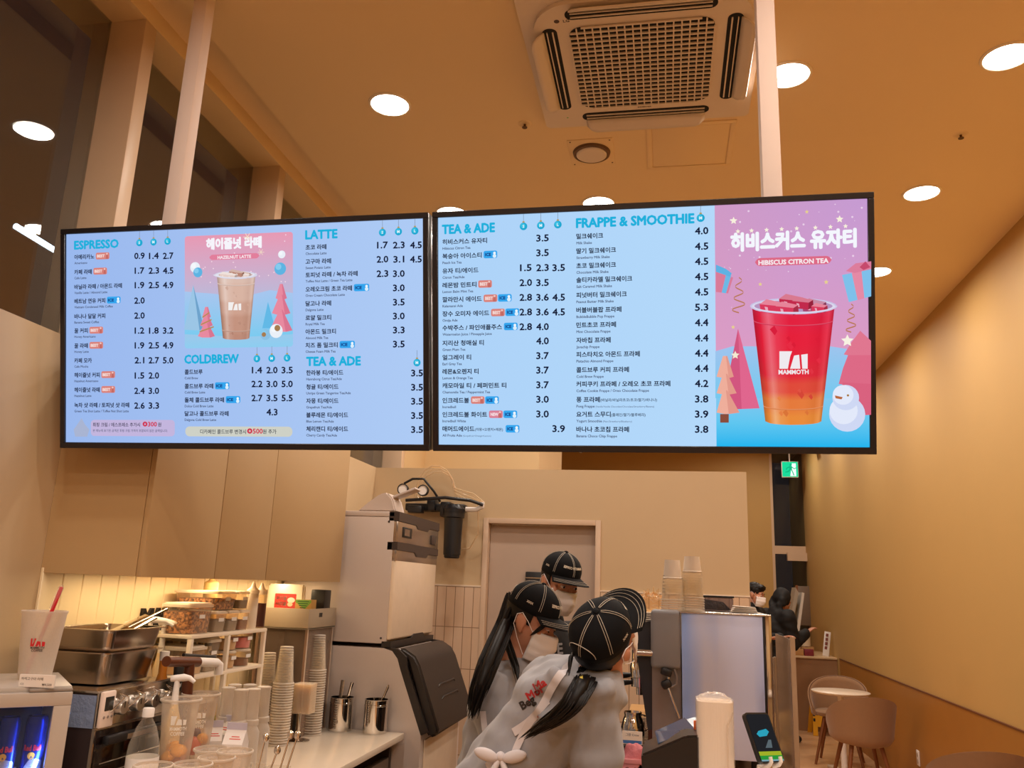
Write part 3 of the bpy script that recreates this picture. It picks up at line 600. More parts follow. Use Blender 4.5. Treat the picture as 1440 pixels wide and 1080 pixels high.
for x, y, s_ in ((1018, 396, 1), (1203, 402, 1.35)):
    g = lambda dx, dy: P(x+dx*s_, y+dy*s_)
    if s_ > 1: F.poly([g(-16, -10), (g(14, -16)), (g(14, 12)), g(-9, 18)], '#7fc0ea'); F.poly([g(-6, -12), g(4, -14), g(7, 14), g(0, 16)], '#e58aa6'); F.poly([g(-12, -14), g(-2, -22), g(14, -24), g(14, -16), g(-3, -12)], '#dd7d9c'); F.poly([g(2, -18), g(8, -24), g(13, -18), g(6, -15)], '#c64a6c')
    else: F.poly([g(-12, -12), g(12, -4), g(5, 18), g(-12, 16)], '#d97b98'); F.poly([g(2, -8), g(9, -6), g(2, 18), g(-4, 17)], '#6db8e4'); F.poly([g(-12, -22), g(2, -16), g(10, -10), g(8, -5), g(-12, -12)], '#5fb2e2')
for cx, ya, yb, w_ in ((1038, 392, 441, 10), (1194, 429, 468, 8)):
    n = 40; pts = [(cx+w_*(.35+.65*k/n)*math.sin(k/n*6*PI), ya+(yb-ya)*k/n) for k in range(n+1)]
    F.strip([P(x, y-.9) for x, y in pts], [P(x, y+.9) for x, y in pts], '#c98a62', '#a8663f')
cupart(F, P, 1113.5, 432, 592, 57.5, 39, ['#dd2a4c', '#e3213f', '#e6203a', '#e4233a', '#e02a3a', '#e04a3a', '#e57a3c', '#e98a3a'], (1113, 507, 39, '#f0eaee'), ('#c9c2e4', '#b795c0', '#d93a5c', '#a8446e', '#c22a4c', '#e9a9bd'))
F.text(*P(1113, 526.5), 'MAMMOTH', .0165, '#f0eaee', .035, width=.078, align='c')
for x, y, r, ky in ((1187, 582, 23, 1.02), (1185, 559, 17, 1)):
    pu = P(x, y); F.poly(circ(pu[0], pu[1], r/502, r/502*ky), '#cfd8f4'); F.poly(circ(pu[0]-r/2600, pu[1]+r/2400, r/502*.78, r/502*.78*ky), '#e3e9fa')
F.poly([P(*q) for q in ((1170, 556), (1181, 558.5), (1179, 561.5), (1171, 560))], '#b9683c'); F.poly(circ(*P(1188, 556), .003), '#a8783c')
u, v = P(1027, 354.5); F.text(u, v, '히비스커스', .053, '#f4f6fd', width=.192, fat=.055); u, v = P(1137, 350.5); F.text(u, v, '유자티', .053, '#f4f6fd', width=.114, fat=.055)
a = P(1060, 377.5); c = P(1165, 363); F.poly(rrect(a[0], c[0], a[1], c[1], .0135), '#dd6a86'); F.text(*P(1112.5, 374.2), 'HIBISCUS CITRON TEA', .0175, '#f8eef2', .035, width=.182, align='c')
F.build('tea_poster', SCREEN, sr)
# ================================================================== the worktop along the left wall
CT = .87
cabm = M('cabinet_laminate', '#b8986c', .5, var=.015)
topm = M('white_worktop', '#ead9c4', .18, var=.02)
basem = M('dark_cabinet', '#3a2c24', .5)
frost = clear('frosted_plastic', '#f4eee6', .38, .7, .4, '#efe6dc')
cupm = clear('clear_cup', '#fdfcfa', .012, .3, .08, '#fff6e8')
tubm = clear('translucent_tub', '#f5ecdf', .05, .4, .25, '#f1e2cc')
whitec = M('cream_plastic', '#f0e2cf', .4, var=.015)
icew = M('ice_machine_enamel', '#cdbfb7', .4, var=.01)
icet = M('dark_grey_trim', '#3f3431', .45)
lidm = M('black_lid_plastic', '#241d1b', .42, var=.08, scale=30)
# wall cabinets: three units in a row
def cabinet(label, y0, y1):
    t = thing('wall_cabinet', label, 'cabinet', (XW, y0, 1.583), 0, 'wall cabinets over the worktop')
    mesh('body', box(B(), XW+.001, -1.675, y0+.001, y1-.001, 1.592, 2.3), cabm, t, world=True)
    mesh('side_panel', box(B(), XW+.001, -1.675, y0+.001, y0+.018, 1.583, 1.592), cabm, t, world=True)
    mesh('door', box(B(), -1.674, -1.655, y0+.002, y1-.002, 1.581, 2.3, .0015), cabm, t, world=True)
cabinet('cream wall cabinet nearest the camera, with its plain side showing', 2.474, 2.927)
cabinet('narrow cream middle wall cabinet over the white rack', 2.927, 3.34)
cabinet('widest cream wall cabinet, next to the ice machine', 3.34, 4.174)
t = thing('led_strip', 'warm light strip under the wall cabinets', 'light strip', (-1.86, 3.36, 1.5915))
mesh('diffuser', box(B(), -.012, .012, -.78, .78, -.005, 0), glow('warm_led', STRIP, 4), t)
l = bpy.data.lights.new('strip_light', 'AREA'); l.shape = 'RECTANGLE'; l.size = .02; l.size_y = 1.6; l.energy = 4.4; l.color = STRIP
lo = bpy.data.objects.new('strip_light', l); COL.objects.link(lo); lo.location = (0, 0, -.007); lo.parent = t
# worktop on its dark base with an open shelf
tag(mesh('worktop', box(B(), XW+.015, -1.28, 1.78, 4.235, CT-.03, CT, .003), topm), 'long white worktop along the left wall', 'worktop')
t = thing('base_cabinet', 'dark base unit with an open shelf under the white worktop', 'cabinet', (-1.64, 3, 0))
b = B(); box(b, XW+.015, -1.36, 1.8, 2.6, .08, CT-.032); box(b, XW+.015, -1.9, 2.6, 4.235, .08, CT-.032); box(b, -1.9, -1.34, 4.2, 4.235, .08, CT-.032); box(b, XW+.05, -1.42, 1.85, 4.2, 0, .08)
mesh('carcass', b, basem, t, world=True)
mesh('shelf', box(B(), -1.9, -1.36, 2.6, 4.2, .5, .52), M('shelf_steel', '#9a8a7c', .3, .8), t, world=True)
mesh('rail', box(B(), -1.37, -1.34, 2.6, 4.2, .68, .76, .002), M('shelf_steel', ''), t, world=True)

# ---- ice machine: head on a bin
Y0, Y1 = 4.25, 5.06; XH = -1.39
t = thing('ice_machine', 'tall white ice machine with black sloping bin lid in the corner', 'ice machine', (-1.7, 4.65, 0))
mesh('head_casing', box(B(), -2.0, XH-.02, Y0, Y1, 1.283, 1.925, .006), icew, t, world=True)
mesh('top_panel', box(B(), -2.0, XH-.02, Y0, Y1, 1.926, 1.953, .004), icew, t, world=True)
fp = mesh('front_panel', box(B(), XH-.03, XH, Y0+.004, Y1-.004, 1.30, 1.715, .012, 3), M('ice_machine_front', '#e6d2bb', .16), t, world=True)
def trimband(name, z0, z1, notch, mat):
    b = B(); n = [(Y0, z0), (Y0+.32, z0), (Y0+.36, z0-notch), (Y0+.56, z0-notch), (Y0+.6, z0), (Y1, z0), (Y1, z1), (Y0, z1)]
    prism(b, n, .055, Matrix(((0, 0, 1, XH-.05), (1, 0, 0, 0), (0, 1, 0, 0), (0, 0, 0, 1))))
    return mesh(name, b, mat, t, world=True)
trimband('trim_band', 1.905, 1.953, .02, icet); trimband('trim_band', 1.755, 1.795, .022, icet)
mesh('control_band', box(B(), XH-.03, XH+.002, Y0+.002, Y1-.002, 1.795, 1.905, .004), M('silver_band', '#b3a396', .25, .8), t, world=True)
mesh('silver_band', box(B(), XH-.03, XH+.001, Y0+.002, Y1-.002, 1.70, 1.755, .002), M('silver_band', ''), t, world=True)
pl = mesh('badge_plate', box(B(), XH+.002, XH+.007, Y0+.08, Y0+.24, 1.825, 1.88, .004), dark, t, world=True)
mesh('badge_window', box(B(), XH+.007, XH+.009, Y0+.1, Y0+.19, 1.835, 1.87), M('silver_band', ''), pl, world=True)
mesh('switch', box(B(), XH+.002, XH+.008, Y1-.17, Y1-.08, 1.815, 1.87, .004), icet, t, world=True)
b = B(); n = [(Y0, 1.262), (Y1, 1.262), (Y1, 1.29), (Y0+.62, 1.29), (Y0+.58, 1.315), (Y0+.40, 1.315), (Y0+.36, 1.295), (Y0, 1.295)]
prism(b, n, .05, Matrix(((0, 0, 1, XH-.045), (1, 0, 0, 0), (0, 1, 0, 0), (0, 0, 0, 1))))
mesh('base_band', b, lidm, t, world=True)
b = B()
for x, z in ((-1.93, 1.31), (-1.44, 1.31), (-1.44, 1.90)): tube(b, [(x, Y0-.002, z), (x, Y0+.004, z)], .006, 8)
mesh('screw', b, icet, t, world=True)
# bin below: side outline in x-z, extruded along y
YM = Matrix(((1, 0, 0, 0), (0, 0, 1, Y0), (0, 1, 0, 0), (0, 0, 0, 1)))
side = [(-2.0, .12), (-1.2, .12), (-1.2, .86), (-1.325, 1.16), (-1.345, 1.215), (-1.375, 1.25), (-1.42, 1.262), (-2.0, 1.262)]
mesh('bin', prism(B(), side, Y1-Y0, YM), icew, t, world=True, smooth=25)
mesh('bin_front', box(B(), -1.2, -1.192, Y0+.06, Y1-.06, .14, .83, .003), M('ice_machine_front', ''), t, world=True)
rim = [(-1.2, .86), (-1.165, .875), (-1.29, 1.17), (-1.30, 1.225), (-1.345, 1.262), (-1.42, 1.268), (-1.42, 1.262), (-1.375, 1.25), (-1.345, 1.215), (-1.325, 1.16)]
for dy in (0, Y1-Y0-.022): mesh('bin_rim', prism(B(), rim, .022, YM @ Matrix.Translation((0, 0, dy))), lidm, t, world=True, smooth=25)
lidp = [(-1.165, .845), (-1.125, .86), (-1.118, .89), (-1.235, 1.185), (-1.262, 1.228), (-1.32, 1.262), (-1.36, 1.262), (-1.30, 1.2), (-1.285, 1.16), (-1.185, .875)]
b = B(); prism(b, lidp, Y1-Y0-.05, YM @ Matrix.Translation((0, 0, .03)))
bmesh.ops.bevel(b, geom=[e for e in b.edges if len(e.link_faces) == 2 and e.calc_face_angle(0) > .9], offset=.012, segments=3, affect='EDGES')
ld = mesh('bin_lid', b, lidm, t, world=True, smooth=50)
b = B(); d = (V((-1.235, 0, 1.185))-V((-1.118, 0, .89))).normalized()
for k, s in ((.42, .2), (.62, .2)):
    p = V((-1.118, Y0+.40, .89)).lerp(V((-1.235, Y0+.40, 1.185)), k); tube(b, [p+V((.0, -.16, -.015)), p+V((.004, -.12, 0)), p+V((.004, .17, 0)), p+V((0, .2, -.012))], .006, 8)
mesh('grip_ridge', b, lidm, ld, world=True)
# white hood standing on the machine
t = thing('scoop_holder', 'white plastic hooded scoop holder standing on the ice machine', 'holder', (-1.48, 4.36, 1.953))
b = B(); n = [(-.155, 0), (-.09, .055), (-.035, .095), (.005, .105), (.04, .075), (.065, .0)]; prism(b, n, .16, Matrix(((1, 0, 0, 0), (0, 0, 1, -.08), (0, 1, 0, 0), (0, 0, 0, 1))))
bmesh.ops.bevel(b, geom=b.edges[:], offset=.008, segments=2, affect='EDGES'); mesh('hood', b, icew, t)
boxr_ = B(); boxr(boxr_, (.085, 0, .105), (.15, .1, .012), Matrix.Rotation(math.radians(-22), 3, 'Y'), .004); mesh('flap', boxr_, icew, t)
# water filter on the back wall
c = onY(637, 748, YB-.16)
t = thing('water_filter', 'black water filter with two gauges and clear hoses on the back wall', 'water filter', (c.x, YB-.16, c.z))
mesh('bowl', lathe(B(), [(0, -.172), (.045, -.172), (.052, -.165), (.052, -.15), (.057, -.15), (.062, .09), (.072, .095), (.072, .125), (0, .13)], seg=32), dark, t)
mesh('filter_head', lathe(B(), [(.075, .125), (.075, .15), (.06, .165), (.05, .18), (0, .182)], seg=32), blackm, t)
b = B(); box(b, -.36, .06, .05, .14, .14, .19, .01); box(b, -.10, -.03, .0, .13, .10, .20, .01); box(b, -.2, -.14, .02, .13, .14, .23, .01); box(b, -.32, -.22, -.02, .05, .12, .17, .008); mesh('bracket', b, dark, t)
for gx, gz in ((-.345, .27), (-.205, .265)):
    g = mesh('gauge', lathe(B(), [(0, -.02), (.036, -.02), (.038, .0), (.038, .012), (.031, .014)], (gx, -.06, gz), 24, Matrix.Rotation(PI/2, 4, 'X')), dark, t)
    mesh('gauge_face', lathe(B(), [(0, .008), (.032, .008)], (gx, -.06, gz), 24, Matrix.Rotation(PI/2, 4, 'X')), white, g)
b = B(); tube(b, [(-.34, -.06, .31), (-.28, -.07, .34), (-.20, -.08, .34), (-.13, -.06, .26), (-.10, 0, .2)], .008); tube(b, [(-.33, -.03, .2), (-.05, -.06, .22), (.12, -.05, .205), (.2, -.02, .18)], .011)
mesh('black_hose', b, dark, t)
b = B()
for k in range(3): tube(b, [(-.3+.03*k, .05, .22)]+[(-.16+.13*math.cos(a)+.01*k, .06, .3+.15*math.sin(a)-.02*k) for a in [PI-PI*j/7 for j in range(8)]]+[(.12, .04, .26-.03*k), (.2, .02, .2)], .005, 6)
tube(b, [(.16, 0, .19), (.17, .02, .0), (.1, .08, -.1), (-.03, .13, -.12)], .005, 6)
mesh('clear_hose', b, clear('clear_hose', '#f6ead8', .25, .7, .1, '#f5e3c6'), t)
mesh('elbow_fitting', tube(B(), [(.08, 0, .15), (.15, 0, .15), (.19, 0, .17), (.19, 0, .2)], .017, 10), white, t)

def wrap(b, pts, ang, r0, zc, slope, fs=None, out=.0006):
    """lays flat shapes around a cup wall"""
    vs = []
    for x, y in pts:
        r = r0+slope*y+out; a = ang + x/r0; vs.append(b.verts.new((r*math.cos(a), r*math.sin(a), zc+y)))
    for f in (fs or [tuple(range(len(vs)))]):
        try: b.faces.new([vs[i] for i in f])
        except ValueError: pass
# ---- drinks fridge with cans
FC = onZ(104, 966, 1.30)
FX0, FX1, FY0, FY1, FZ = -.44, 0, 0, .36, 1.30
FR = math.radians(43.8); FMX = Matrix.Translation((FC.x, FC.y, 0)) @ Matrix.Rotation(FR, 4, 'Z')
fgrey = M('fridge_grey', '#b7aca2', .35, var=.02)
t = thing('drinks_fridge', 'small grey countertop fridge with glass door at the left edge', 'fridge', (FC.x, FC.y, 0), FR)
b = B(); box(b, FX0, FX1, FY0+.03, FY1, FZ-.02, FZ, .003); box(b, FX0, FX0+.03, FY0+.03, FY1, CT, FZ-.02); box(b, FX1-.03, FX1, FY0+.03, FY1, CT, FZ-.02); box(b, FX0+.03, FX1-.03, FY1-.03, FY1, CT, FZ-.02); box(b, FX0+.03, FX1-.03, FY0+.03, FY1-.03, CT, CT+.04)
mesh('cabinet_shell', b, fgrey, t)
dn = B(); wi = .04
for q in ((FX0, FX1, FZ-.045, FZ-.012), (FX0, FX1, CT, CT+.05), (FX0, FX0+wi, CT+.05, FZ-.045), (FX1-wi, FX1, CT+.05, FZ-.045)): box(dn, q[0], q[1], FY0, FY0+.028, q[2], q[3], .002)
dr = mesh('door', dn, fgrey, t)
mesh('door_glass', box(B(), FX0+wi, FX1-wi, FY0+.010, FY0+.014, CT+.05, FZ-.045), clear('fridge_glass', '#f4f7fb', .012, .2, .03, '#8f9aa8'), dr, smooth=0)
mesh('hinge', box(B(), FX1-.1, FX1, FY0+.005, FY0+.03, FZ-.012, FZ-.003, .004), M('hinge_grey', '#8c8178', .4), t)
mesh('inner_light', box(B(), FX1-wi+.004, FX1-wi+.010, FY0+.034, FY0+.040, CT+.06, FZ-.08), glow('fridge_led', '#5f86ff', 9), t)
l = bpy.data.lights.new('fridge_lamp', 'AREA'); l.shape = 'RECTANGLE'; l.size = .02; l.size_y = .32; l.energy = 1.6; l.color = (.25, .4, 1)
lo = bpy.data.objects.new('fridge_lamp', l); COL.objects.link(lo); lo.parent = t; lo.matrix_basis = Matrix.Translation((FX1-wi-.02, FY0+.04, CT+.22)) @ Matrix.Rotation(math.radians(118), 4, 'Y') @ Matrix.Rotation(math.radians(90), 4, 'Z')
mesh('lining', box(B(), FX0+.032, FX1-.032, FY1-.034, FY1-.031, CT+.05, FZ-.03), M('fridge_lining', '#101630', .3), t)
b = B(); zs = 1.055
for dz in (0, .045): tube(b, [(FX0+.04, FY0+.038, zs+dz), (FX1-.085, FY0+.038, zs+dz), (FX1-.075, FY0+.055, zs+dz-.006)], .0028, 8)
for i in range(20): tube(b, [(FX0+.045+i*.0165, FY0+.038, zs+.045), (FX0+.045+i*.0165, FY0+.038, zs-.002), (FX0+.045+i*.0165, FY0+.32, zs-.002)], .0016, 6)
tube(b, [(FX0+.04, FY0+.32, zs-.004), (FX1-.075, FY0+.32, zs-.004)], .0028, 8)
mesh('wire_shelf', b, M('white_wire', '#dfe4ee', .35), t)
canb, cana = M('can_blue', '#22358f', .25, .7), M('can_silver', '#c4cbd8', .25, .8)
def can(label, x, y):
    q = FMX @ V((x, y, zs+.001)); t = thing('drink_can', label, 'drink can', q, FR-.2, 'energy drink cans in the fridge')
    if not hasattr(can, 'p'):
        body = mesh('can_body', lathe(B(), [(0, .004), (.02, 0), (.026, .008), (.0265, .014), (.0265, .152), (.024, .163), (.023, .167), (.021, .164), (0, .163)], seg=28), canb, t)
        Fm = []
        b = B()
        for a0, sgn in ((-PI/2, 1),):
            for i in range(9):
                pass
        # slanted silver panels and a red lettered band on the barrel
        def patch(pts, mt, nm, rr):
            bb = B(); n = 10
            lo_, hi = pts
            va = []; vb = []
            for i in range(n+1):
                a = -PI/2 + (i/n-.5)*2.2; s = i/n
                z0, z1 = lo_(s), hi(s)
                va.append(bb.verts.new((rr*math.cos(a), rr*math.sin(a), z0))); vb.append(bb.verts.new((rr*math.cos(a), rr*math.sin(a), z1)))
            for i in range(n): bb.faces.new((va[i], va[i+1], vb[i+1], vb[i]))
            return mesh(nm, bb, mt, t)
        patch((lambda s: .016, lambda s: .07-.05*abs(s-.5)*2*(1 if s < .5 else .2)), cana, 'silver_panel', .0268)
        bb = B(); p_, f_ = glyphs('Red Bull', .03); x1 = max(k[0] for k in p_); wrap(bb, [((k[0]-x1/2)*.042/x1, k[1]*.0135/.7) for k in p_], -PI/2, .0268, .086, 0, f_, .0006); mesh('can_lettering', bb, M('can_red', '#c8202c', .35), t, smooth=0)
        bb = B(); wrap(bb, circ(0, 0, .0085), -PI/2, .0268, .074, 0, None, .0004); mesh('can_sun', bb, M('can_yellow', '#e0a03a', .35), t, smooth=0)
        patch((lambda s: .118 if s < .5 else .112, lambda s: .15), canb, 'blue_panel', .0268)
        can.p = t
        return t
    c2 = dup(can.p, q, FR-.2); COL.objects.unlink(t); bpy.data.objects.remove(t); c2['label'] = label; return c2
for i, (x, lab) in enumerate(((-.064, 'blue and silver can at the right end of the fridge shelf'), (-.127, 'blue and silver can second from the right in the fridge'), (-.19, 'blue and silver can at the left edge of the photo in the fridge'))): can(lab, x, FY0+.075)
# frosted cup with straw, price card
c = onZ(48, 955, FZ)
t = thing('frosted_cup', 'tall frosted cup with a red straw standing on the small fridge', 'cup', (c.x, c.y, FZ+.001))
mesh('cup_body', lathe(B(), [(0, .002), (.036, .002), (.039, 0), (.042, .012), (.0565, .172), (.059, .176), (.059, .181), (.055, .181), (.0545, .172), (.040, .012), (0, .008)], seg=40), frost, t)
mesh('straw', tube(B(), [(-.028, .0, .012), (.016, .01, .19), (.030, .012, .246)], .0055, 10), M('red_straw', '#d5202c', .35), t)
mesh('straw_wrapper', tube(B(), [(.012, .009, .186), (.0285, .012, .243), (.031, .0125, .252)], [.0068, .0075, .003], 8), clear('thin_film', '#ffffff', .08, .3, .1, '#ffffff'), t)
bb = B()
lg = [('#c8202c', [(-.016, .010), (-.004, .010), (-.006, .004), (-.008, -.008), (-.016, -.008)]), ('#c8202c', [(-.002, .004), (.005, .003), (.007, -.008), (-.005, -.008)]), ('#c8202c', [(.008, .003), (.015, .002), (.015, -.008), (.009, -.008)])]
view = math.atan2(-c.y, -c.x)
for _, pts in lg: wrap(bb, [(x*1.15, y*1.15) for x, y in pts], view-.1, .0495, .098, .09)
mesh('logo', bb, M('logo_red', '#c8202c', .5), t, smooth=0)
bb = B()
for s, zc, wd in (('MAMMOTH', .082, .034), ('COFFEE', .075, .028)):
    p, f = glyphs(s, .02); x1 = max(q[0] for q in p); k = wd/x1; wrap(bb, [((q[0]-x1/2)*k, q[1]*.0062/.7) for q in p], view-.1, .048, zc, .09, f)
mesh('lettering', bb, M('logo_black', '#2a2422', .5), t, smooth=0)
q = FMX @ V((-.085, .018, FZ+.0005))
t = thing('price_card', 'small white price card on the front edge of the fridge', 'price card', q, .19)
mesh('card', box(B(), -.045, .045, -.003, .003, 0, .03), white, t)
ux = V((math.cos(.19), math.sin(.19), 0)); ny = V((math.sin(.19), -math.cos(.19), 0))
F = Flat(q+ny*.0033, ux, (0, 0, 1), ny); F.text(-.04, .017, '자색고구마 라떼', .0085, '#3a3436'); F.text(.04, .004, '₩4,500', .008, '#3a3436', align='r'); F.text(-.04, .005, 'ICE', .006, '#6a6466'); F.build('lettering', INK, t)

# ---- countertop oven with four knobs
OX, OY0, OY1, OZ = -1.69, 2.40, 2.80, 1.238
t = thing('countertop_oven', 'steel countertop oven with four round knobs, between fridge and rack', 'oven', (-1.85, 2.6, CT))
mesh('body', box(B(), XW+.02, OX-.004, OY0+.003, OY1, CT+.015, OZ-.004, .003), M('oven_side', '#33282a', .35, .3), t, world=True)
mesh('film_panel', box(B(), OX-.09, OX-.006, OY0, OY0+.003, 1.135, OZ-.01), M('blue_protective_film', '#8d9fc6', .3, .3, bump=.4, scale=60), t, world=True)
mesh('control_panel', box(B(), OX-.006, OX+.002, OY0, OY1, 1.135, OZ, .003), steel, t, world=True)
mesh('top_plate', box(B(), XW+.02, OX-.004, OY0, OY1, OZ-.004, OZ+.003, .001), steel, t, world=True)
dd = mesh('oven_door', box(B(), OX-.006, OX+.004, OY0+.005, OY1-.005, CT+.03, 1.128, .003), M('oven_glass', '#1c1210', .08), t, world=True)
b = B()
for z in (1.0, 1.03, .96): tube(b, [(OX+.005, OY0+.04, z), (OX+.005, OY1-.04, z)], .0016, 6)
mesh('door_rail', b, steel, dd, world=True)
mesh('door_handle', box(B(), OX+.01, OX+.034, OY0+.03, OY1-.03, 1.085, 1.11, .006), dark, dd, world=True)
mesh('handle_plate', box(B(), OX+.034, OX+.036, OY0+.12, OY0+.3, 1.09, 1.105), M('silver_band', ''), dd, world=True)
b = B(); box(b, OX-.006, OX+.003, OY0, OY1, 1.128, 1.135); box(b, OX-.006, OX+.003, OY0, OY0+.006, CT+.015, 1.13); mesh('edge_trim', b, steel, t, world=True)
for i in range(4):
    y = OY0+.075+i*.083; z = 1.188
    RY = Matrix.Rotation(PI/2, 4, 'Y')
    k = mesh('knob', lathe(B(), [(.026, 0), (.026, .006), (.021, .01), (.021, .036), (.019, .04), (0, .04)], (OX+.002, y, z), 24, RY), M('knob_steel', '#cfc8c0', .3, 1), t, world=True)
    mesh('knob_mark', box(B(), OX+.042, OX+.0425, y-.002, y+.002, z, z+.018), dark, k, world=True)
    b = B()
    for s in (-1, 1): tube(b, [(OX+.003, y-.04*s, z-.02), (OX+.03, y-.035*s, z), (OX+.045, y-.012*s, z+.03), (OX+.02, y+.0*s, z+.04)], .0016, 6)
    mesh('knob_guard', b, chrome, k, world=True)
t = thing('kitchen_timer', 'white kitchen timer stuck on the near corner of the oven', 'timer', (OX+.012, OY0+.03, 1.188))
boxt = B(); boxr(boxt, (0, 0, 0), (.014, .062, .104), Matrix.Rotation(0, 3, 'Z'), .005); mesh('casing', boxt, M('timer_pink_white', '#e9d5c9', .4), t)
mesh('display', box(B(), .0068, .0078, -.02, .02, -.004, .036), M('lcd_dark', '#2b2a26', .2), t)
b = B()
for y in (-.018, 0, .018): lathe(b, [(0, .002), (.004, .002), (.0045, 0)], (.007, y, -.022), 12, Matrix.Rotation(PI/2, 4, 'Y'))
mesh('button', b, M('button_grey', '#8d7f76', .5), t)
c = onX(238, 966, OX-.02)
t = thing('black_timer', 'black digital timer with three buttons on the far oven corner', 'timer', (OX+.016, c.y, OZ-.045))
bt = B(); boxr(bt, (0, 0, .055), (.018, .062, .1), Matrix.Rotation(math.radians(-4), 3, 'Y'), .004); mesh('casing', bt, dark, t)
b = B()
for y in (-.02, 0, .02): lathe(b, [(0, .004), (.007, .004), (.0075, 0)], (.011, y, .026), 14, Matrix.Rotation(math.radians(86), 4, 'Y'))
mesh('button', b, M('button_silver', '#cfc9c2', .4), t)
# two steel pans, nested, and the scoop in them
def pan(label, z, sh=0):
    t = thing('steel_pan', label, 'pan', (-1.85+sh, 2.62, z), 0, 'steel pans on the oven')
    b = B(); W2, L2, H = .131, .16, .1
    def loop(x, y, zz, r=.03): return [b.verts.new((q[0], q[1], zz)) for q in rrect(-x, x, -y, y, r, 4)]
    ls = [loop(W2, L2, H-.003, .034), loop(W2, L2, H, .034), loop(W2-.014, L2-.014, H, .028), loop(W2-.017, L2-.017, H-.006, .026), loop(W2-.032, L2-.032, .004, .03), loop(W2-.045, L2-.045, 0, .03)]
    out = [loop(W2-.016, L2-.016, H-.003, .028), loop(W2-.031, L2-.031, .003, .03), loop(W2-.044, L2-.044, -.001, .03)]
    def br(A, C):
        for i in range(len(A)): b.faces.new((A[i], A[(i+1) % len(A)], C[(i+1) % len(A)], C[i]))
    for A, C in zip(ls, ls[1:]): br(A, C)
    b.faces.new(ls[-1]); br(out[0], ls[0]); br(out[1], out[0]); br(out[2], out[1]); b.faces.new(out[-1][::-1])
    mesh('pan_body', b, M('pan_steel', '#b5a99c', .2, 1, var=.08, scale=5, stretch=(1, 30, 1)), t); return t
pan('lower steel pan of the two stacked on the oven', OZ+.006); pan('upper steel pan of the two stacked on the oven, with a scoop in it', OZ+.076, .004)
t = thing('steel_scoop', 'flat steel scoop leaning out of the upper pan', 'scoop', (-1.85, 2.62, OZ+.09))
b = B(); boxr(b, (.02, .06, .075), (.07, .22, .004), Matrix.Rotation(math.radians(24), 3, 'X') @ Matrix.Rotation(math.radians(-20), 3, 'Z'), .001); mesh('blade', b, chrome, t)
b = B(); boxr(b, (.052, .145, .112), (.012, .16, .006), Matrix.Rotation(math.radians(24), 3, 'X') @ Matrix.Rotation(math.radians(-20), 3, 'Z'), .001); mesh('handle', b, chrome, t)

# ---- letters on the splashback
F = Flat((XW+.0138, 0, 0), (0, 1, 0), (0, 0, 1), (1, 0, 0))
t = thing('wall_lettering', 'black letters of the shop name on the cream splashback boards', 'lettering', (XW+.014, 3.1, 1.35))
for s, px_, py_, hgt, wd in (('MAMMOTH', 193, 889, .085, (onX(240, 885, XW).y-onX(193, 889, XW).y)*2.25), ('COFFEE', 232, 913, .08, (onX(290, 900, XW).y-onX(232, 913, XW).y)*1.35)):
    p = onX(px_, py_, XW+.014); pts, fs = glyphs(s, .05); x1 = max(q[0] for q in pts); b = B()
    vs = [b.verts.new((XW+.0145, p.y+q[0]/x1*wd, p.z+q[1]*hgt/.7)) for q in pts]
    for f in fs:
        try: b.faces.new([vs[i] for i in f])
        except ValueError: pass
    r = bmesh.ops.extrude_face_region(b, geom=b.faces[:]); bmesh.ops.translate(b, vec=(.012, 0, 0), verts=[v for v in r['geom'] if isinstance(v, bmesh.types.BMVert)])
    mesh('word', b, dark, t, world=True, smooth=0)

# ---- syrup pumps behind the pans
def pump_bottle(label, x, y, z, h, turn, cap, bodyc, r=.03, spout=.07, name='pump_bottle'):
    t = thing(name, label, 'pump bottle', (x, y, z), turn)
    mesh('bottle', lathe(B(), [(0, 0), (r, 0), (r, h*.62), (r*.5, h*.74), (r*.42, h*.78), (0, h*.78)], seg=24), bodyc, t)
    p = mesh('pump_head', tube(B(), [(0, 0, h*.78), (0, 0, h*.97)], [.012, .008], 12), cap, t)
    b = B(); tube(b, [(-.02, 0, h*.975), (.02, 0, h*.985), (spout*.7, 0, h*.98), (spout, 0, h*.95)], [.010, .012, .0085, .006], 12); mesh('spout', b, cap, p)
    return t
amber = M('amber_syrup', '#c97a2a', .2); syr = M('pale_syrup', '#e2c79b', .3)
for lab, px_, py_, X, h, tr in (('white pump bottle behind the pans, leftmost of three', 190, 874, -1.93, .56, 2.7), ('white pump bottle behind the pans, the middle one', 213, 868, -1.90, .565, .2), ('white pump bottle behind the pans, nearest the flakes box', 232, 871, -1.88, .56, .15)):
    p = onX(px_, py_, X); pump_bottle(lab, X, p.y, CT, p.z-CT, tr, white, syr, spout=.085)
b = B(); q0, q1, q2 = onX(234, 930, -1.60), onX(278, 931, -1.60), onX(304, 932, -1.60)
t = thing('whipper_handle', 'brown and white dispenser nozzle lying across the front of the rack', 'nozzle', q0)
mesh('brown_grip', tube(B(), [q0, q1], .017, 14), M('brown_plastic', '#5b2c14', .35), t, world=True); mesh('white_nozzle', tube(B(), [q1, q2, q2+V((.005, .012, -.008)), q2+V((.005, .015, -.04))], .016, 14), white, t, world=True); mesh('stem', tube(B(), [q0.lerp(q1, .75), q0.lerp(q1, .75)+V((0, 0, -.1)), V((q0.x, q0.lerp(q1, .75).y, CT))], [.016, .02, .03], 12), M('brown_plastic', ''), t, world=True)
t = tag(mesh('stirring_rod', tube(B(), [onX(258, 921, -1.66), onX(302, 924, -1.66)], .006), dark), 'thin black rod resting above the brown dispenser nozzle', 'rod')
p = onX(250, 950, -1.58); pump_bottle('low white pump bottle beside the black timer', -1.58, p.y, CT, p.z-CT, .4, white, syr, .03, .055)
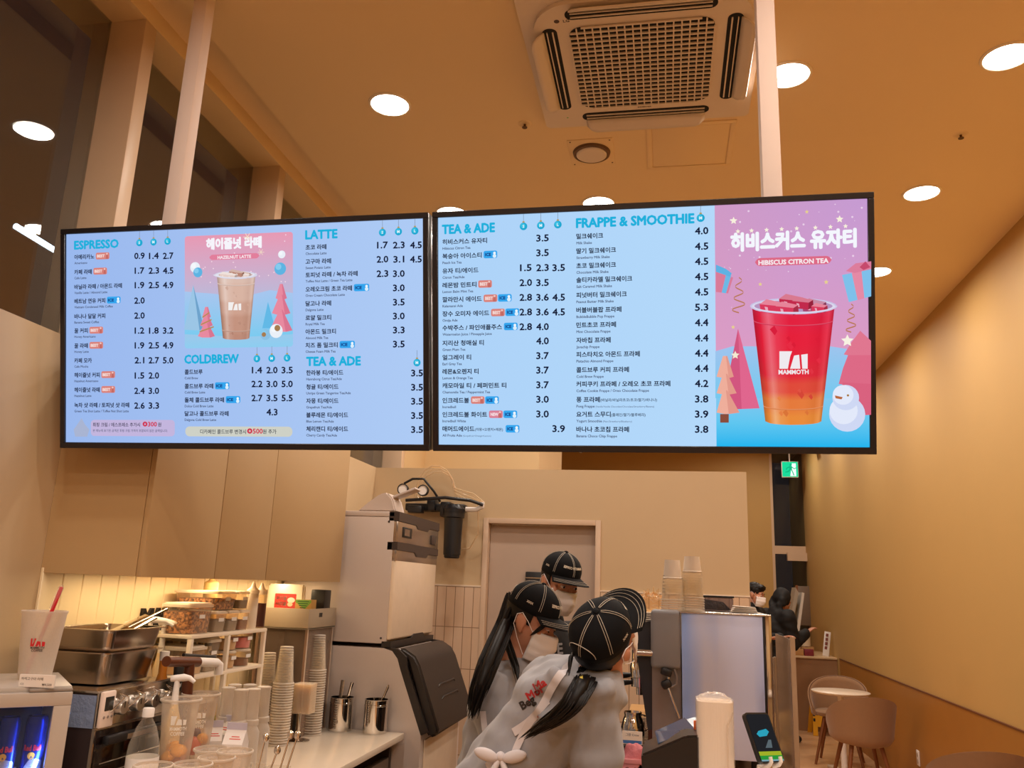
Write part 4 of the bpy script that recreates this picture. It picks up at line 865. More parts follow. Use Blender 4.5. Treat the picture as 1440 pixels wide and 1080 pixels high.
p = onX(231, 930, -1.70); t = thing('amber_bottle', 'small amber syrup bottle with white cap behind the oven', 'bottle', (-1.72, p.y+.03, CT)); hh = p.z-CT
mesh('bottle', lathe(B(), [(0, 0), (.03, 0), (.03, hh*.75), (.014, hh*.9), (.014, hh)], seg=20), amber, t); mesh('cap', lathe(B(), [(.016, hh), (.016, hh+.03), (0, hh+.032)], seg=16), white, t)
# ---- white rack with tubs
RX0, RX1, RY0, RY1 = -1.99, -1.75, 2.985, 3.60; RZ = [.93, 1.222, 1.372]
t = thing('wire_rack', 'white two-tier storage rack full of tubs on the worktop', 'rack', (-1.87, 3.29, CT))
for z in RZ: mesh('shelf', box(B(), RX0, RX1, RY0, RY1, z-.014, z, .003), whitec, t, world=True)
for x in (RX0+.01, RX1-.01):
    for y in (RY0+.01, (RY0+RY1)/2-.02, RY1-.01): mesh('post', box(B(), x-.009, x+.009, y-.009, y+.009, CT, RZ[2]-.014, .002), whitec, t, world=True)
tublid = clear('tub_lid', '#f5ead9', .55, .85, .3, '#f0e2cd')
flake = M('cereal_flakes', '#b5703a', .7, var=.75, scale=130, bump=.6)
def tub(label, x0, x1, y0, y1, z, h, fill, fc, rnd=False, lidc=None, lab=True, grp='lidded tubs on the rack'):
    cx, cy = (x0+x1)/2, (y0+y1)/2; a, c = (x1-x0)/2, (y1-y0)/2
    t = thing('storage_tub', label, 'tub', (cx, cy, z), 0, grp)
    r = min(a, c)*(.98 if rnd else .25); n = 8 if rnd else 4
    def wall(bm, k0, k1, z0, z1, cap=True):
        A = [bm.verts.new((q[0], q[1], z0)) for q in rrect(-a*k0, a*k0, -c*k0, c*k0, r*k0, n)]; C = [bm.verts.new((q[0], q[1], z1)) for q in rrect(-a*k1, a*k1, -c*k1, c*k1, r*k1, n)]
        for i in range(len(A)): bm.faces.new((A[i], A[(i+1) % len(A)], C[(i+1) % len(A)], C[i]))
        if cap: bm.faces.new(A[::-1]); bm.faces.new(C)
        return bm
    mesh('tub_body', wall(B(), .86, .95, 0, h*.86), tubm, t)
    if fill: mesh('contents', wall(B(), .84, .84+.09*fill, .003, h*.84*fill), fc, t)
    mesh('lid', wall(wall(B(), 1, 1, h*.86, h*.95), .93, .9, h*.95, h), lidc or tublid, t)
    if lab: mesh('label_sticker', box(B(), a*.95, a*.95+.001, -min(c*.5, .02), min(c*.5, .02), h*.5, h*.5+.014), white, t)
    return t
sy = lambda px_, z=888, X=-1.76: onX(px_, z, X).y
_nt = flake.node_tree; _mx = [n for n in _nt.nodes if n.type == 'MIX'][0]; _mx.inputs[6].default_value = (*lin('#5e2f14'), 1); _mx.inputs[7].default_value = (*lin('#dc9a5c'), 1); _nz = [n for n in _nt.nodes if n.type == 'TEX_NOISE'][0]; _nz.inputs['Scale'].default_value = 95
_rm = _nt.nodes.new('ShaderNodeMapRange'); _rm.inputs['From Min'].default_value = .4; _rm.inputs['From Max'].default_value = .6; _nt.links.new(_nz.outputs['Fac'], _rm.inputs['Value']); _nt.links.new(_rm.outputs[0], _mx.inputs[0])
beige, brown, grey_, pinkf, greenf = M('beige_powder', '#d7b68b', .8, var=.1), M('brown_powder', '#8a5a3c', .8, var=.15), M('grey_powder', '#8e8379', .8, var=.15), M('pink_powder', '#e58594', .7, var=.05), M('green_powder', '#b7b45c', .8, var=.1)
z = RZ[2]
tub('big clear tub of brown cereal flakes on the rack top', -1.90, -1.765, RY0+.005, RY0+.17, z, .115, .85, flake)
tub('small grey-filled tub beside the cereal flakes on the rack top', -1.90, -1.765, RY0+.185, RY0+.285, z, .082, .7, grey_)
tub('small tub in the middle of the rack top row', -1.89, -1.765, RY0+.292, RY0+.385, z, .082, .6, grey_)
tub('small tub of brown powder at the far end of the rack top row', -1.89, -1.765, RY0+.392, RY0+.475, z, .082, .6, brown)
tub('wide tub of brown flakes stacked upon the small tubs', -1.98, -1.775, RY0+.20, RY0+.385, z+.084, .075, .7, flake)
tub('small square tub stacked beside the wide tub of flakes', -1.87, -1.775, RY0+.392, RY0+.475, z+.084, .075, .6, grey_)
def squeeze(label, px_, h, col, full, fc):
    y = sy(px_, 880, -1.79); t = thing('squeeze_bottle', label, 'squeeze bottle', (-1.79, y, RZ[2]), 0, 'squeeze bottles on the rack top')
    mesh('bottle', lathe(B(), [(0, 0), (.024, 0), (.026, .008), (.026, h*.72), (.02, h*.76), (.02, h*.79)], seg=24), col, t)
    mesh('nozzle_cap', lathe(B(), [(.027, h*.74), (.027, h*.82), (.012, h*.88), (.004, h), (0, h)], seg=20), whitec, t)
    if full: mesh('sauce', lathe(B(), [(.0262, .006), (.0265, h*full), (0, h*full)], seg=24), fc, t)
squeeze('plain white squeeze bottle on the rack top', 351, .2, whitec, 0, None); squeeze('squeeze bottle of dark sauce at the far end of the rack top', 363, .195, tubm, .55, M('dark_sauce', '#4d2a22', .3))
y = sy(332, 885, -1.93); t = thing('squeeze_bottle', 'pale yellow squeeze bottle behind the stacked tubs', 'squeeze bottle', (-1.94, RY0+.43, RZ[2]), 0, 'squeeze bottles on the rack top')
mesh('bottle', lathe(B(), [(0, 0), (.03, 0), (.03, .17), (.024, .18)], seg=24), M('pale_yellow_plastic', '#e9cf8f', .4), t); mesh('nozzle_cap', lathe(B(), [(.031, .17), (.031, .19), (.012, .2), (.004, .222), (0, .222)], seg=20), M('pale_yellow_plastic', ''), t)
z = RZ[1]
tub('low wide clear tub at the near end of the middle shelf', -1.975, -1.765, RY0+.02, RY0+.16, z, .105, .45, beige); tub('tall clear tub left of the middle post on the middle shelf', -1.975, -1.77, RY0+.17, RY0+.27, z, .13, .4, grey_)
yc = [RY0+.365, RY0+.49]
for (lab, y, zz, fc, fl, lc) in (('round tub of beige powder, lower left on the middle shelf', yc[0], z, beige, .8, None), ('round tub of beige powder, upper left on the middle shelf', yc[0], z+.072, beige, .7, None), ('round tub of brown powder, lower right on the middle shelf', yc[1], z, brown, .5, None), ('round pink tub, upper right on the middle shelf', yc[1], z+.072, pinkf, .75, M('pink_lid', '#e8b6ac', .4))):
    tub(lab, -1.87, -1.762, y-.052, y+.052, zz, .07, fl, fc, True, lc)
tub('round tub of green powder on the bottom shelf of the rack', -1.87, -1.762, yc[0]-.06, yc[0]+.045, RZ[0], .2, .6, greenf, True)
tub('flat white-lidded tub on the bottom shelf of the rack', -1.97, -1.765, RY0+.03, RY0+.26, RZ[0], .21, .5, beige)
# ---- cup cabinet with the grey tray on top
t = thing('cup_cabinet', 'clear acrylic cup cabinet beside the ice machine', 'cabinet', (-1.82, 4.06, CT))
acr = clear('smoky_acrylic', '#d9c4b4', .14, .5, .06, '#bfae9f')
b = B(); box(b, -1.95, -1.69, 3.9, 3.905, CT, 1.355); box(b, -1.695, -1.69, 3.905, 4.22, CT, 1.355); box(b, -1.95, -1.945, 3.905, 4.22, CT, 1.355); mesh('acrylic_pane', b, acr, t, world=True, smooth=0)
for x, y in ((-1.945, 3.907), (-1.695, 3.907), (-1.695, 4.215)): mesh('edge_strip', box(B(), x-.006, x+.006, y-.006, y+.006, CT, 1.355), M('acrylic_edge', '#cdbaa8', .2), t, world=True)
mesh('back_panel', box(B(), -1.94, -1.7, 4.19, 4.2, CT, 1.35), M('dark_red_panel', '#5a2c26', .5), t, world=True); mesh('latch', box(B(), -1.765, -1.745, 3.892, 3.9, 1.16, 1.2, .003), chrome, t, world=True)
t = thing('grey_tray', 'beige grey tray box on the acrylic cup cabinet', 'tray', (-1.81, 4.06, 1.356))
b = B(); tz = .095
for q in ((-.17, .13, -.18, -.172), (-.17, .13, .15, .158), (-.17, -.162, -.172, .15), (.122, .13, -.172, .15)): box(b, *q, 0, tz, .002)
box(b, -.17, .13, -.18, .158, -.0, .006); mesh('tray_body', b, M('tray_beige', '#a79782', .5), t); mesh('grip_hole', box(B(), .1295, .1305, -.06, -.02, .055, .075), dark, t)
c = onY(406, 836, 3.99)
t = thing('snack_pouch', 'white pouch with a red label standing in the grey tray', 'pouch', (c.x, 3.98, 1.362))
b = B(); prism(b, [(-.1, 0), (.1, 0), (.095, .2), (-.095, .2)], .03, Matrix.Rotation(PI/2, 4, 'X')); bmesh.ops.bevel(b, geom=b.edges[:], offset=.008, segments=2, affect='EDGES'); mesh('bag', b, M('pouch_white', '#f0e4cf', .35), t)
F = Flat((c.x, 3.98-.0305, 1.362), (1, 0, 0), (0, 0, 1), (0, -1, 0)); F.poly(rrect(-.052, .06, .085, .155, .004), '#c8362c'); F.text(-.046, .125, '우리쌀', .021, '#f6e6d8', fat=.03); F.text(-.046, .1, '시리얼', .021, '#f6e6d8', fat=.03); F.poly(circ(.034, .125, .02, .013), '#f2d8c8'); F.poly(circ(.03, .105, .014, .01), '#e9c4a4'); F.poly(rrect(-.05, .05, .02, .083, .003), '#ead9b8'); F.build('label', INK, t)
c = onY(431, 838, 3.97)
t = thing('tea_box', 'small green and brown tea box beside the white pouch', 'box', (c.x, 3.97, 1.362)); mesh('carton', box(B(), -.042, .042, -.03, .03, 0, .13, .001), M('brown_carton', '#b48a45', .5), t)
F = Flat((c.x, 3.939, 1.362), (1, 0, 0), (0, 0, 1), (0, -1, 0)); F.poly([(-.041, .129), (.041, .129), (.041, .118), (.01, .085), (-.041, .118)], '#6b9a2e')
for k in range(4): F.poly([(-.03+.005*k, .124-.01*k), (.03-.005*k, .124-.01*k), (.03-.005*k, .12-.01*k), (-.03+.005*k, .12-.01*k)], '#274d1a')
F.build('label', INK, t)
c = onY(452, 836, 4.12); tag(mesh('black_carton', box(B(), c.x-.03, c.x+.045, 4.06, 4.14, 1.362, 1.54, .004), dark), 'tall black carton at the right end of the grey tray', 'box')
c = onY(370, 834, 4.05); tag(mesh('grey_pouch', box(B(), c.x-.045, c.x+.04, 4.06, 4.09, 1.362, 1.53, .008), M('pouch_grey', '#bba98c', .45)), 'dull grey pouch at the left end of the grey tray', 'pouch')

# ---- cups: nested upside down in tall stacks
icup = None
def cup_mesh(rt=.047, rb=.031, h=.165, up=False):
    pr_ = [(0, 0), (rb*.95, 0), (rb, .004), (rt*.93, h*.9), (rt*.96, h*.9), (rt*.985, h-.006), (rt+.002, h-.004), (rt+.002, h), (rt-.001, h)]
    if not up: pr_ = [(r, h-z) for r, z in pr_]
    return lathe(B(), pr_, seg=26)
def cup_stack(n, px_, py_, pitch, label, group, rt=.047, rb=.031, h=.165, zt=None):
    p = onZ(px_, py_, CT) if zt is None else zt; first = None
    for k in range(n):
        if k == 0: o = mesh('clear_cup', cup_mesh(rt, rb, h), [cupm, frost]); me = o.data; [setattr(f, 'material_index', 1) for f in me.polygons if f.center.z < .007 or f.center.z > h-.003]
        else: o = bpy.data.objects.new('clear_cup', me); COL.objects.link(o)
        o.location = (p.x, p.y, p.z+k*pitch+.001); tag(o, label, 'cup', group)
cup_stack(27, 437, 1033, .0112, 'clear cup nested in the tallest upside-down stack, beside the ice machine', 'cups of the tallest stack')
q = onY(399, 960, 3.73); q.z = CT; cup_stack(24, 0, 0, .0112, 'clear cup nested in the middle upside-down stack, beside the rack', 'cups of the middle stack', .045, .03, .16, q)
q = onY(376, 960, 3.75); q.z = CT; cup_stack(22, 0, 0, .0112, 'clear cup nested in the lowest upside-down stack, closest to the rack', 'cups of the lowest stack', .036, .026, .15, q)
# ---- steel canisters
def canister(label, px_, items):
    p = onZ(px_, 1026, CT); p = onY(px_, 1026, 4.183); p.z = CT; t = thing('steel_canister', label, 'canister', (p.x, p.y, CT+.0005), 0, 'steel canisters on the worktop'); r, h = .058, .155
    mesh('canister_body', lathe(B(), [(0, .003), (r-.002, .003), (r, .0), (r, h-.03), (r+.002, h-.028), (r+.002, h-.024), (r, h-.022), (r, h-.003), (r+.004, h), (r-.002, h), (r-.003, .006), (0, .006)], seg=36), chrome, t)
    return p, h
p, h = canister('left steel canister holding two utensils', 478, 2)
for lab, dx, dy, tx, ty, L_, kind in (('flat-handled steel spatula standing in the left canister', -.0, .02, .012, .02, .225, 0), ('thick tube-handled steel tool leaning in the left canister', .02, -.01, .05, .0, .22, 1)):
    t = thing('utensil', lab, 'utensil', (p.x+dx-.02, p.y+dy, CT+.008)); 
    if kind: mesh('handle', tube(B(), [(-.02, 0, 0), (tx*.7, ty, L_*.72), (tx, ty, L_)], [.006, .008, .0095], 12), chrome, t)
    else: b = B(); boxr(b, (0, 0, L_/2), (.02, .004, L_), Matrix.Rotation(math.radians(4), 3, 'Y'), .0015); mesh('handle', b, steel, t)
p, h = canister('right steel canister holding one slim utensil', 527, 1)
t = thing('utensil', 'slim steel utensil leaning right in the right canister', 'utensil', (p.x, p.y, CT+.008)); mesh('handle', tube(B(), [(-.03, 0, 0), (.03, 0, .15), (.052, 0, .205), (.056, 0, .218)], [.004, .006, .007, .003], 10), chrome, t)
# ---- lid dispenser, scoops
p = onZ(418, 1042, CT)
t = thing('lid_stand', 'steel stand holding a block of clear square lids on the worktop', 'stand', (p.x, p.y, CT+.0005))
mesh('base', lathe(B(), [(0, 0), (.055, 0), (.055, .004), (.012, .008), (.008, .02), (.008, .0)], seg=32), chrome, t); mesh('pole', tube(B(), [(0, 0, .008), (0, 0, .12)], .0045), chrome, t); mesh('knob', ell(B(), (0, 0, .022), .011), chrome, t)
mesh('slot_plate', box(B(), -.035, -.02, .01, .014, .03, .115), dark, t)
t = thing('lid_block', 'block of clear stacked lids on the steel stand', 'lids', (p.x+.012, p.y+.005, CT+.122))
b = B()
for k in range(24):
    prism(b, rrect(-.042, .046, -.042, .042, .012, 3), .0045, Matrix.Translation((0, 0, k*.0054)))
mesh('stacked_lids', b, clear('lid_plastic', '#fff8ec', .2, .5, .15, '#fff3e0'), t)
for lab, px_, py_, hh in (('white scoop standing upright behind the lid stand', 399, 1016, .2), ('white scoop standing upright beside the lowest cup stack', 365, 1012, .21)):
    q = onZ(px_, py_+10, CT); t = thing('white_scoop', lab, 'scoop', (q.x, q.y, CT))
    mesh('bowl', lathe(B(), [(0, 0), (.03, .01), (.034, .06), (.034, hh*.7), (.028, hh*.88), (.012, hh*.98), (0, hh)], seg=20, sy=.45), whitec, t)
# ---- milk bottles and cartons
for i, (px_, py_, Y) in enumerate(((322, 966, 3.02), (340, 969, 2.92), (357, 968, 2.96), (372, 965, 3.04), (331, 962, 3.12), (352, 962, 3.13))):
    q = onY(px_, py_, Y); h = q.z-CT; lab = ('leftmost in the front row', 'second from the left in the front row', 'third from the left, with a dark drawing', 'rightmost in the front row', 'left one in the back row', 'right one in the back row')[i]
    t = thing('milk_bottle', 'white capped plastic bottle by the rack, '+lab, 'bottle', (q.x, Y, CT), 0, 'white bottles on the worktop')
    r = .033
    if i == 0:
        p0 = mesh('bottle', lathe(B(), [(0, 0), (r, 0), (r+.001, .01), (r+.001, h*.56), (r*.74, h*.62), (r*.7, h*.63)], seg=24), frost, t); p1 = mesh('cap', lathe(B(), [(r*.86, h*.63), (r*.86, h*.68), (r*.74, h*.69), (r*.72, h*.97), (r*.76, h*.975), (r*.76, h*.995), (r*.6, h), (0, h)], seg=24), frost, t)
        hb = h
    else:
        for s in (p0, p1): c2 = s.copy(); COL.objects.link(c2); c2.parent = t; c2.scale = (1, 1, h/hb)
    if i == 2:
        F = Flat((q.x, Y-.0352, CT), (1, 0, 0), (0, 0, 1), (0, -1, 0)); F.poly([(-.014, .13), (.0, .122), (.012, .128), (.014, .124), (.002, .116), (.002, .098), (-.002, .098), (-.003, .116)], '#3a3434'); F.text(-.014, .088, 'milk', .013, '#3a3434'); F.build('drawing', INK, t)
def carton(label, px_, py_, Y, rz, s=.066):
    q = onY(px_, py_, Y); h = .16; t = thing('milk_carton', label, 'carton', (q.x, Y, max(CT, q.z-h-.06)), rz, 'milk cartons on the worktop')
    hs = s/2; b = B(); v = [b.verts.new(c) for c in ((-hs, -hs, 0), (hs, -hs, 0), (hs, hs, 0), (-hs, hs, 0), (-hs, -hs, h), (hs, -hs, h), (hs, hs, h), (-hs, hs, h), (-hs, 0, h+.042), (hs, 0, h+.042))]
    for f in ((0, 3, 2, 1), (0, 1, 5, 4), (1, 2, 6, 5), (2, 3, 7, 6), (3, 0, 4, 7), (4, 5, 9, 8), (6, 7, 8, 9), (5, 6, 9), (7, 4, 8)): b.faces.new([v[i] for i in f])
    mesh('carton_body', b, M('carton_white', '#ece4e0', .4), t, smooth=0); mesh('top_seam', box(B(), -hs, hs, -.002, .002, h+.04, h+.062), M('carton_lilac', '#c9c3d6', .4), t)
    F = Flat((0, 0, 0), (1, 0, 0), V((0, hs, .042)), V((0, -.042, hs))); 
    o = V((0, -hs, h)); bb = B()
    for a, c_, d_ in ((-.02, .012, .0),): boxr(bb, o+V((0.004, hs*.35, .042*.35)), (.036, .003, .001), Matrix.Rotation(math.atan2(.042, hs), 3, 'X')); boxr(bb, o+V((0.004, hs*.5, .042*.5)), (.026, .003, .001), Matrix.Rotation(math.atan2(.042, hs), 3, 'X'))
    mesh('red_print', bb, M('print_red', '#d2483c', .5), t); return t
carton('white milk carton nearest the spoons', 334, 1017, 2.72, .15); carton('white milk carton behind the fruit cup', 302, 1014, 2.86, .5, .06); carton('white milk carton behind the other two', 320, 1006, 3.0, -.2, .06)
# ---- display cups with fruit on a riser, cups before them
tag(mesh('riser_box', box(B(), -1.60, -1.44, 2.53, 2.82, CT, 1.0, .004), clear('riser_acrylic', '#efe3d2', .25, .5, .1, '#e8d8c2')), 'low acrylic riser under the tall fruit cups', 'riser')
orange, red_f, plum = M('orange_slices', '#e9a032', .5, var=.25, scale=25), M('red_fruit', '#d2552f', .45, var=.2), M('plum_fruit', '#5a2a3a', .45, var=.2)
cloudy = clear('cloudy_cup', '#f6efe6', .2, .6, .25, '#f2e8dc')
def fruit_cup(label, px_, py_, Y, z, rt, rb, h, fruits, grp, logo=False):
    q = onY(px_, py_, Y); t = thing('fruit_cup', label, 'cup', (q.x, Y, z), 0, grp)
    mesh('cup_body', lathe(B(), [(0, .002), (rb*.95, .002), (rb, 0), (rb+.002, .006), (rt*.95, h*.93), (rt*.985, h*.95), (rt+.003, h*.97), (rt+.003, h), (rt, h)], seg=32), cloudy, t)
    mesh('rim', lathe(B(), [(rt, h), (rt+.004, h-.002), (rt+.004, h-.006), (rt, h-.006), (rt, h)], seg=36), frost, t)
    for (x, y, zz, r, ml, sq) in fruits: mesh('fruit_piece', ell(B(), (x, y, zz), (r, r, r*sq), Matrix.Rotation(.5, 3, 'X') @ Matrix.Rotation(x*20, 3, 'Y')), ml, t)
    if logo:
        bb = B(); va = math.atan2(-Y, -q.x)
        for s, zc, wd in (('MAMMOTH', h*.56, .05), ('COFFEE', h*.49, .042)):
            p_, f_ = glyphs(s, .02); x1 = max(k[0] for k in p_); wrap(bb, [((k[0]-x1/2)*wd/x1, k[1]*.011/.7) for k in p_], va, rb+(rt-rb)*.52, zc, (rt-rb)/h, f_, .001)
        rr = rb+(rt-rb)*.7
        for _, pts in lg: wrap(bb, [(x*1.5, y*1.5) for x, y in pts], va, rr, h*.7, (rt-rb)/h, None, .001)
        mesh('white_logo', bb, M('logo_white', '#f2ece4', .5), t, smooth=0)
fruit_cup('tall clear cup with orange fruit, in front on the riser', 256, 978, 2.6, 1.003, .06, .041, .205, [(-.012, -.012, .035, .028, orange, .5), (.016, -.008, .05, .026, orange, .45), (0, .012, .022, .03, M('pink_fruit', '#d99a86', .5), .6), (-.018, .01, .058, .022, orange, .5)], 'tall fruit cups', True)
fruit_cup('tall clear cup with red and yellow fruit, behind on the riser', 283, 972, 2.74, 1.003, .06, .041, .205, [(0, -.012, .04, .03, red_f, .95), (.024, .0, .06, .02, orange, .9), (-.014, .014, .07, .022, plum, .9)], 'tall fruit cups', True)
for i, (px_, py_, Y) in enumerate(((216, 1075, 2.28), (272, 1073, 2.33), (305, 1064, 2.42), (331, 1055, 2.5), (297, 1052, 2.62))):
    q = onY(px_, py_, Y); lab = ('below the water bottle', 'at the bottom edge, second from the left', 'in the middle of the group', 'at the right of the group beside the spoons', 'small and half hidden behind the group')[i]
    fruit_cup('low clear cup with pinkish fruit, '+lab, px_, py_, Y, CT, .05, .036, q.z-CT, [(-.01, 0, .03, .026, M('pink_fruit', ''), .8), (.012, .006, .05, .022, orange, .6)], 'low cups at the worktop edge')
# ---- water bottle
q = onY(209, 1000, 2.45); hb = q.z-CT
t = thing('water_bottle', 'clear water bottle with white cap and green label foot', 'bottle', (q.x, 2.45, CT)); r = .046
mesh('bottle', lathe(B(), [(0, 0), (r*.9, 0), (r, .015), (r, hb*.62), (r*.96, hb*.7), (r*.62, hb*.86), (.015, hb*.93), (.015, hb*.97)], seg=32), cupm, t); mesh('cap', lathe(B(), [(.017, hb*.95), (.017, hb*1.02), (.015, hb*1.03), (0, hb*1.03)], seg=20), white, t)
mesh('green_label', lathe(B(), [(r+.0006, .05), (r+.0006, hb*.48)], seg=32), M('label_green', '#1f7a4a', .4), t); mesh('white_label', lathe(B(), [(r+.0008, hb*.48), (r+.0008, hb*.60)], seg=32), white, t)
# ---- measuring spoons in an acrylic holder
q = onZ(372, 1072, CT); q = onY(372, 1060, 2.72)
t = thing('spoon_holder', 'small clear acrylic holder for measuring spoons', 'holder', (q.x+.01, 2.72, CT))
b = B()
for s in ((-.07, .07, -.035, -.032), (-.07, .07, .032, .035), (-.07, -.067, -.032, .032), (.067, .07, -.032, .032), (-.0015, .0015, -.032, .032)): box(b, *s, 0, .13)
mesh('holder_wall', b, cupm, t, smooth=0)
for i, (dx, lean, hh) in enumerate(((-.045, .03, .2), (-.02, .05, .165), (.02, .05, .215), (.04, .055, .215))):
    s = thing('measuring_spoon', 'steel measuring spoon in the clear holder, '+('leftmost, standing tall', 'second from the left, standing lower', 'third from the left, leaning right', 'rightmost, leaning right')[i], 'spoon', (q.x+.01+dx, 2.72, CT+.004), 0, 'measuring spoons')
    mesh('handle', tube(B(), [(0, 0, .01), (lean*.5, 0, hh*.5), (lean, 0, hh)], .0028, 8), chrome, s); mesh('bowl', ell(B(), (lean+.003, 0, hh+.012), (.012, .009, .014)), chrome, s); mesh('lower_bowl', ell(B(), (0, 0, .02), (.015, .008, .019)), chrome, s)
# ================================================================== the bar with the espresso machine, at the right
reflst = M('steel_painted_reflection', '#c3d0ee', .3, .0)  # upright streaks of reflected bluish light are painted into this steel's colour
_nt = reflst.node_tree; _mx = [n for n in _nt.nodes if n.type == 'MIX'][0]; _mx.inputs[6].default_value = (*lin('#94b6ff'), 1); _mx.inputs[7].default_value = (*lin('#d0d9ff'), 1)
_mp = [n for n in _nt.nodes if n.type == 'MAPPING'][0]; _mp.inputs['Scale'].default_value = (3.2, 1, .5); _nz = [n for n in _nt.nodes if n.type == 'TEX_NOISE'][0]; _nz.inputs['Scale'].default_value = 2.6; _nz.inputs['Detail'].default_value = 1
_rm = _nt.nodes.new('ShaderNodeMapRange'); _rm.inputs['From Min'].default_value = .38; _rm.inputs['From Max'].default_value = .62; _nt.links.new(_nz.outputs['Fac'], _rm.inputs['Value']); _nt.links.new(_rm.outputs[0], _mx.inputs[0])
gunm = M('grey_painted_metal', '#86858a', .5, .0)
navy = M('dark_blue_panel', '#20242f', .4)
mid = M('mid_grey_metal', '#8b8688', .35, .5)
BT = .95
t = thing('espresso_bar', 'bar counter carrying the espresso machine, with steel front on the customer side', 'counter', (.12, 3.9, 0))
mesh('bar_top', box(B(), -.21, .43, 2.62, 5.2, BT-.03, BT, .003), M('bar_top_wood', '#c79a62', .35), t, world=True)
mesh('bar_body', box(B(), -.17, .415, 2.66, 5.18, 0, BT-.031), basem, t, world=True)
mesh('bar_front', box(B(), .416, .43, 2.64, 5.2, .02, BT-.032), M('bar_front_panel', '#6c5a4c', .25, .3), t, world=True)
for i, (y, hl, hz) in enumerate(((3.33, .22, .50), (3.86, .27, .40), (4.5, .3, .36))):
    tp = thing('guard_panel', 'clear upright guard panel on the bar, '+('nearest the camera', 'in the middle', 'farthest from the camera')[i], 'guard panel', (.422, y, BT+.0005), 0, 'clear guard panels on the bar')
    mesh('pane', box(B(), -.003, .003, -hl, hl, 0, hz), clear('guard_acrylic', '#dcd0c6', .35, .75, .12, '#c4b4a6'), tp, smooth=0); mesh('edge_post', box(B(), -.008, .008, -hl-.012, -hl, 0, hz+.01), M('post_beige', '#b8a28c', .3, .3), tp)
MY0, MY1 = 3.24, 3.98
t = thing('espresso_machine', 'large espresso machine with a steel side panel painted with a bluish reflection', 'espresso machine', (.1, 3.6, BT))
X0 = onY(958, 860, MY0).x; X1 = onY(1072, 862, MY0).x; ZT = 1.527
mesh('body', box(B(), X0+.004, X1-.002, MY0+.012, MY1, 1.03, ZT-.01, .004), mid, t, world=True)
mesh('side_panel', box(B(), X0, X1, MY0, MY0+.012, 1.03, ZT-.004, .002), reflst, t, world=True)
b = B(); box(b, X1+.001, X1+.007, MY0-.001, MY0+.015, 1.02, ZT, .001); mesh('dark_seam', b, dark, t, world=True)
mesh('back_strip', box(B(), X1+.007, X1+.03, MY0-.002, MY1, 1.0, ZT, .004), chrome, t, world=True)
mesh('top_tray', box(B(), X0-.006, X1+.03, MY0-.004, MY1, ZT-.006, ZT, .002), steel, t, world=True)
ZC = onY(940, 941, MY0).z; XC = onY(915, 857, MY0).x
mesh('side_column', box(B(), XC, X0-.003, MY0-.006, MY0+.1, ZC, ZT+.003, .014, 3), gunm, t, world=True)
mesh('inner_side', box(B(), XC+.004, X0-.002, MY0+.03, MY1-.02, 1.03, ZC+.05), mid, t, world=True)
# dark side plate, wide at the top and narrow at the foot
w4 = [onY(x, y, MY0+.035) for x, y in ((896, 877), (930, 870), (926, 1024), (911, 1027), (893, 905))]
prf = [(p.x, p.z) for p in w4]
YMm = lambda y: Matrix(((1, 0, 0, 0), (0, 0, 1, y), (0, 1, 0, 0), (0, 0, 0, 1)))
for y in (MY0+.035, MY1-.05): mesh('side_plate', prism(B(), prf, .025, YMm(y)), navy, t, world=True, smooth=0)
xa = prf[0][0]
mesh('front_hood', box(B(), xa+.012, XC+.02, MY0+.06, MY1-.05, 1.36, prf[0][1]-.01, .008), navy, t, world=True)
mesh('splash_back', box(B(), XC-.012, XC+.004, MY0+.06, MY1-.05, 1.04, 1.36), M('dark_steel', '#5b5048', .2, .9), t, world=True)
XD = onY(872, 1018, MY0+.02).x
mesh('drip_tray', box(B(), XD, XC, MY0+.02, MY1-.02, 1.005, 1.05, .003), blackm, t, world=True)
b = B()
for i in range(22): box(b, XD+.012, XC-.012, MY0+.04+i*.031, MY0+.052+i*.031, 1.05, 1.054)
mesh('drip_grate', b, steel, t, world=True)
for i in range(4): pass
b = B()
for x, y in ((XD+.03, MY0+.06), (XD+.03, MY1-.06), (X1-.03, MY0+.06), (X1-.03, MY1-.06)): lathe(b, [(0, BT), (.022, BT), (.018, 1.03), (0, 1.03)], (x, y, 0), 16)
mesh('foot', b, blackm, t, world=True)
mesh('lever', tube(B(), [(XC+.01, MY0+.01, onY(920, 919, MY0).z), (XC-.052, MY0+.01, onY(920, 919, MY0).z)], .014, 14), steel, t, world=True)
for i, y in enumerate((MY0+.2, MY0+.5)):
    gx = XD+.065
    g = mesh('group_head', lathe(B(), [(0, 1.27), (.036, 1.27), (.038, 1.31), (.03, 1.33), (.03, 1.38), (0, 1.38)], (gx, y, 0), 24), chrome, t, world=True)
    pf = mesh('portafilter', lathe(B(), [(0, 1.205), (.012, 1.205), (.014, 1.23), (.033, 1.235), (.035, 1.268), (0, 1.268)], (gx, y, 0), 24), chrome, t, world=True)
    mesh('portafilter_handle', tube(B(), [(gx-.03, y, 1.25), (gx-.08, y-.01, 1.245), (gx-.16, y-.02, 1.235)], [.008, .013, .015], 12), dark, pf, world=True)
sw = [onY(x, y, MY0-.01) for x, y in ((938, 942), (941, 950), (938, 962), (946, 985), (955, 1010))]
wd = mesh('steam_wand', tube(B(), sw, .0055, 10), chrome, t, world=True)
b = B(); boxr(b, onY(937, 945, MY0-.012), (.04, .03, .026), Matrix.Rotation(.3, 3, 'Y'), .006); boxr(b, onY(937, 962, MY0-.012), (.036, .03, .03), Matrix.Rotation(-.5, 3, 'Y'), .008); mesh('valve', b, dark, wd, world=True)
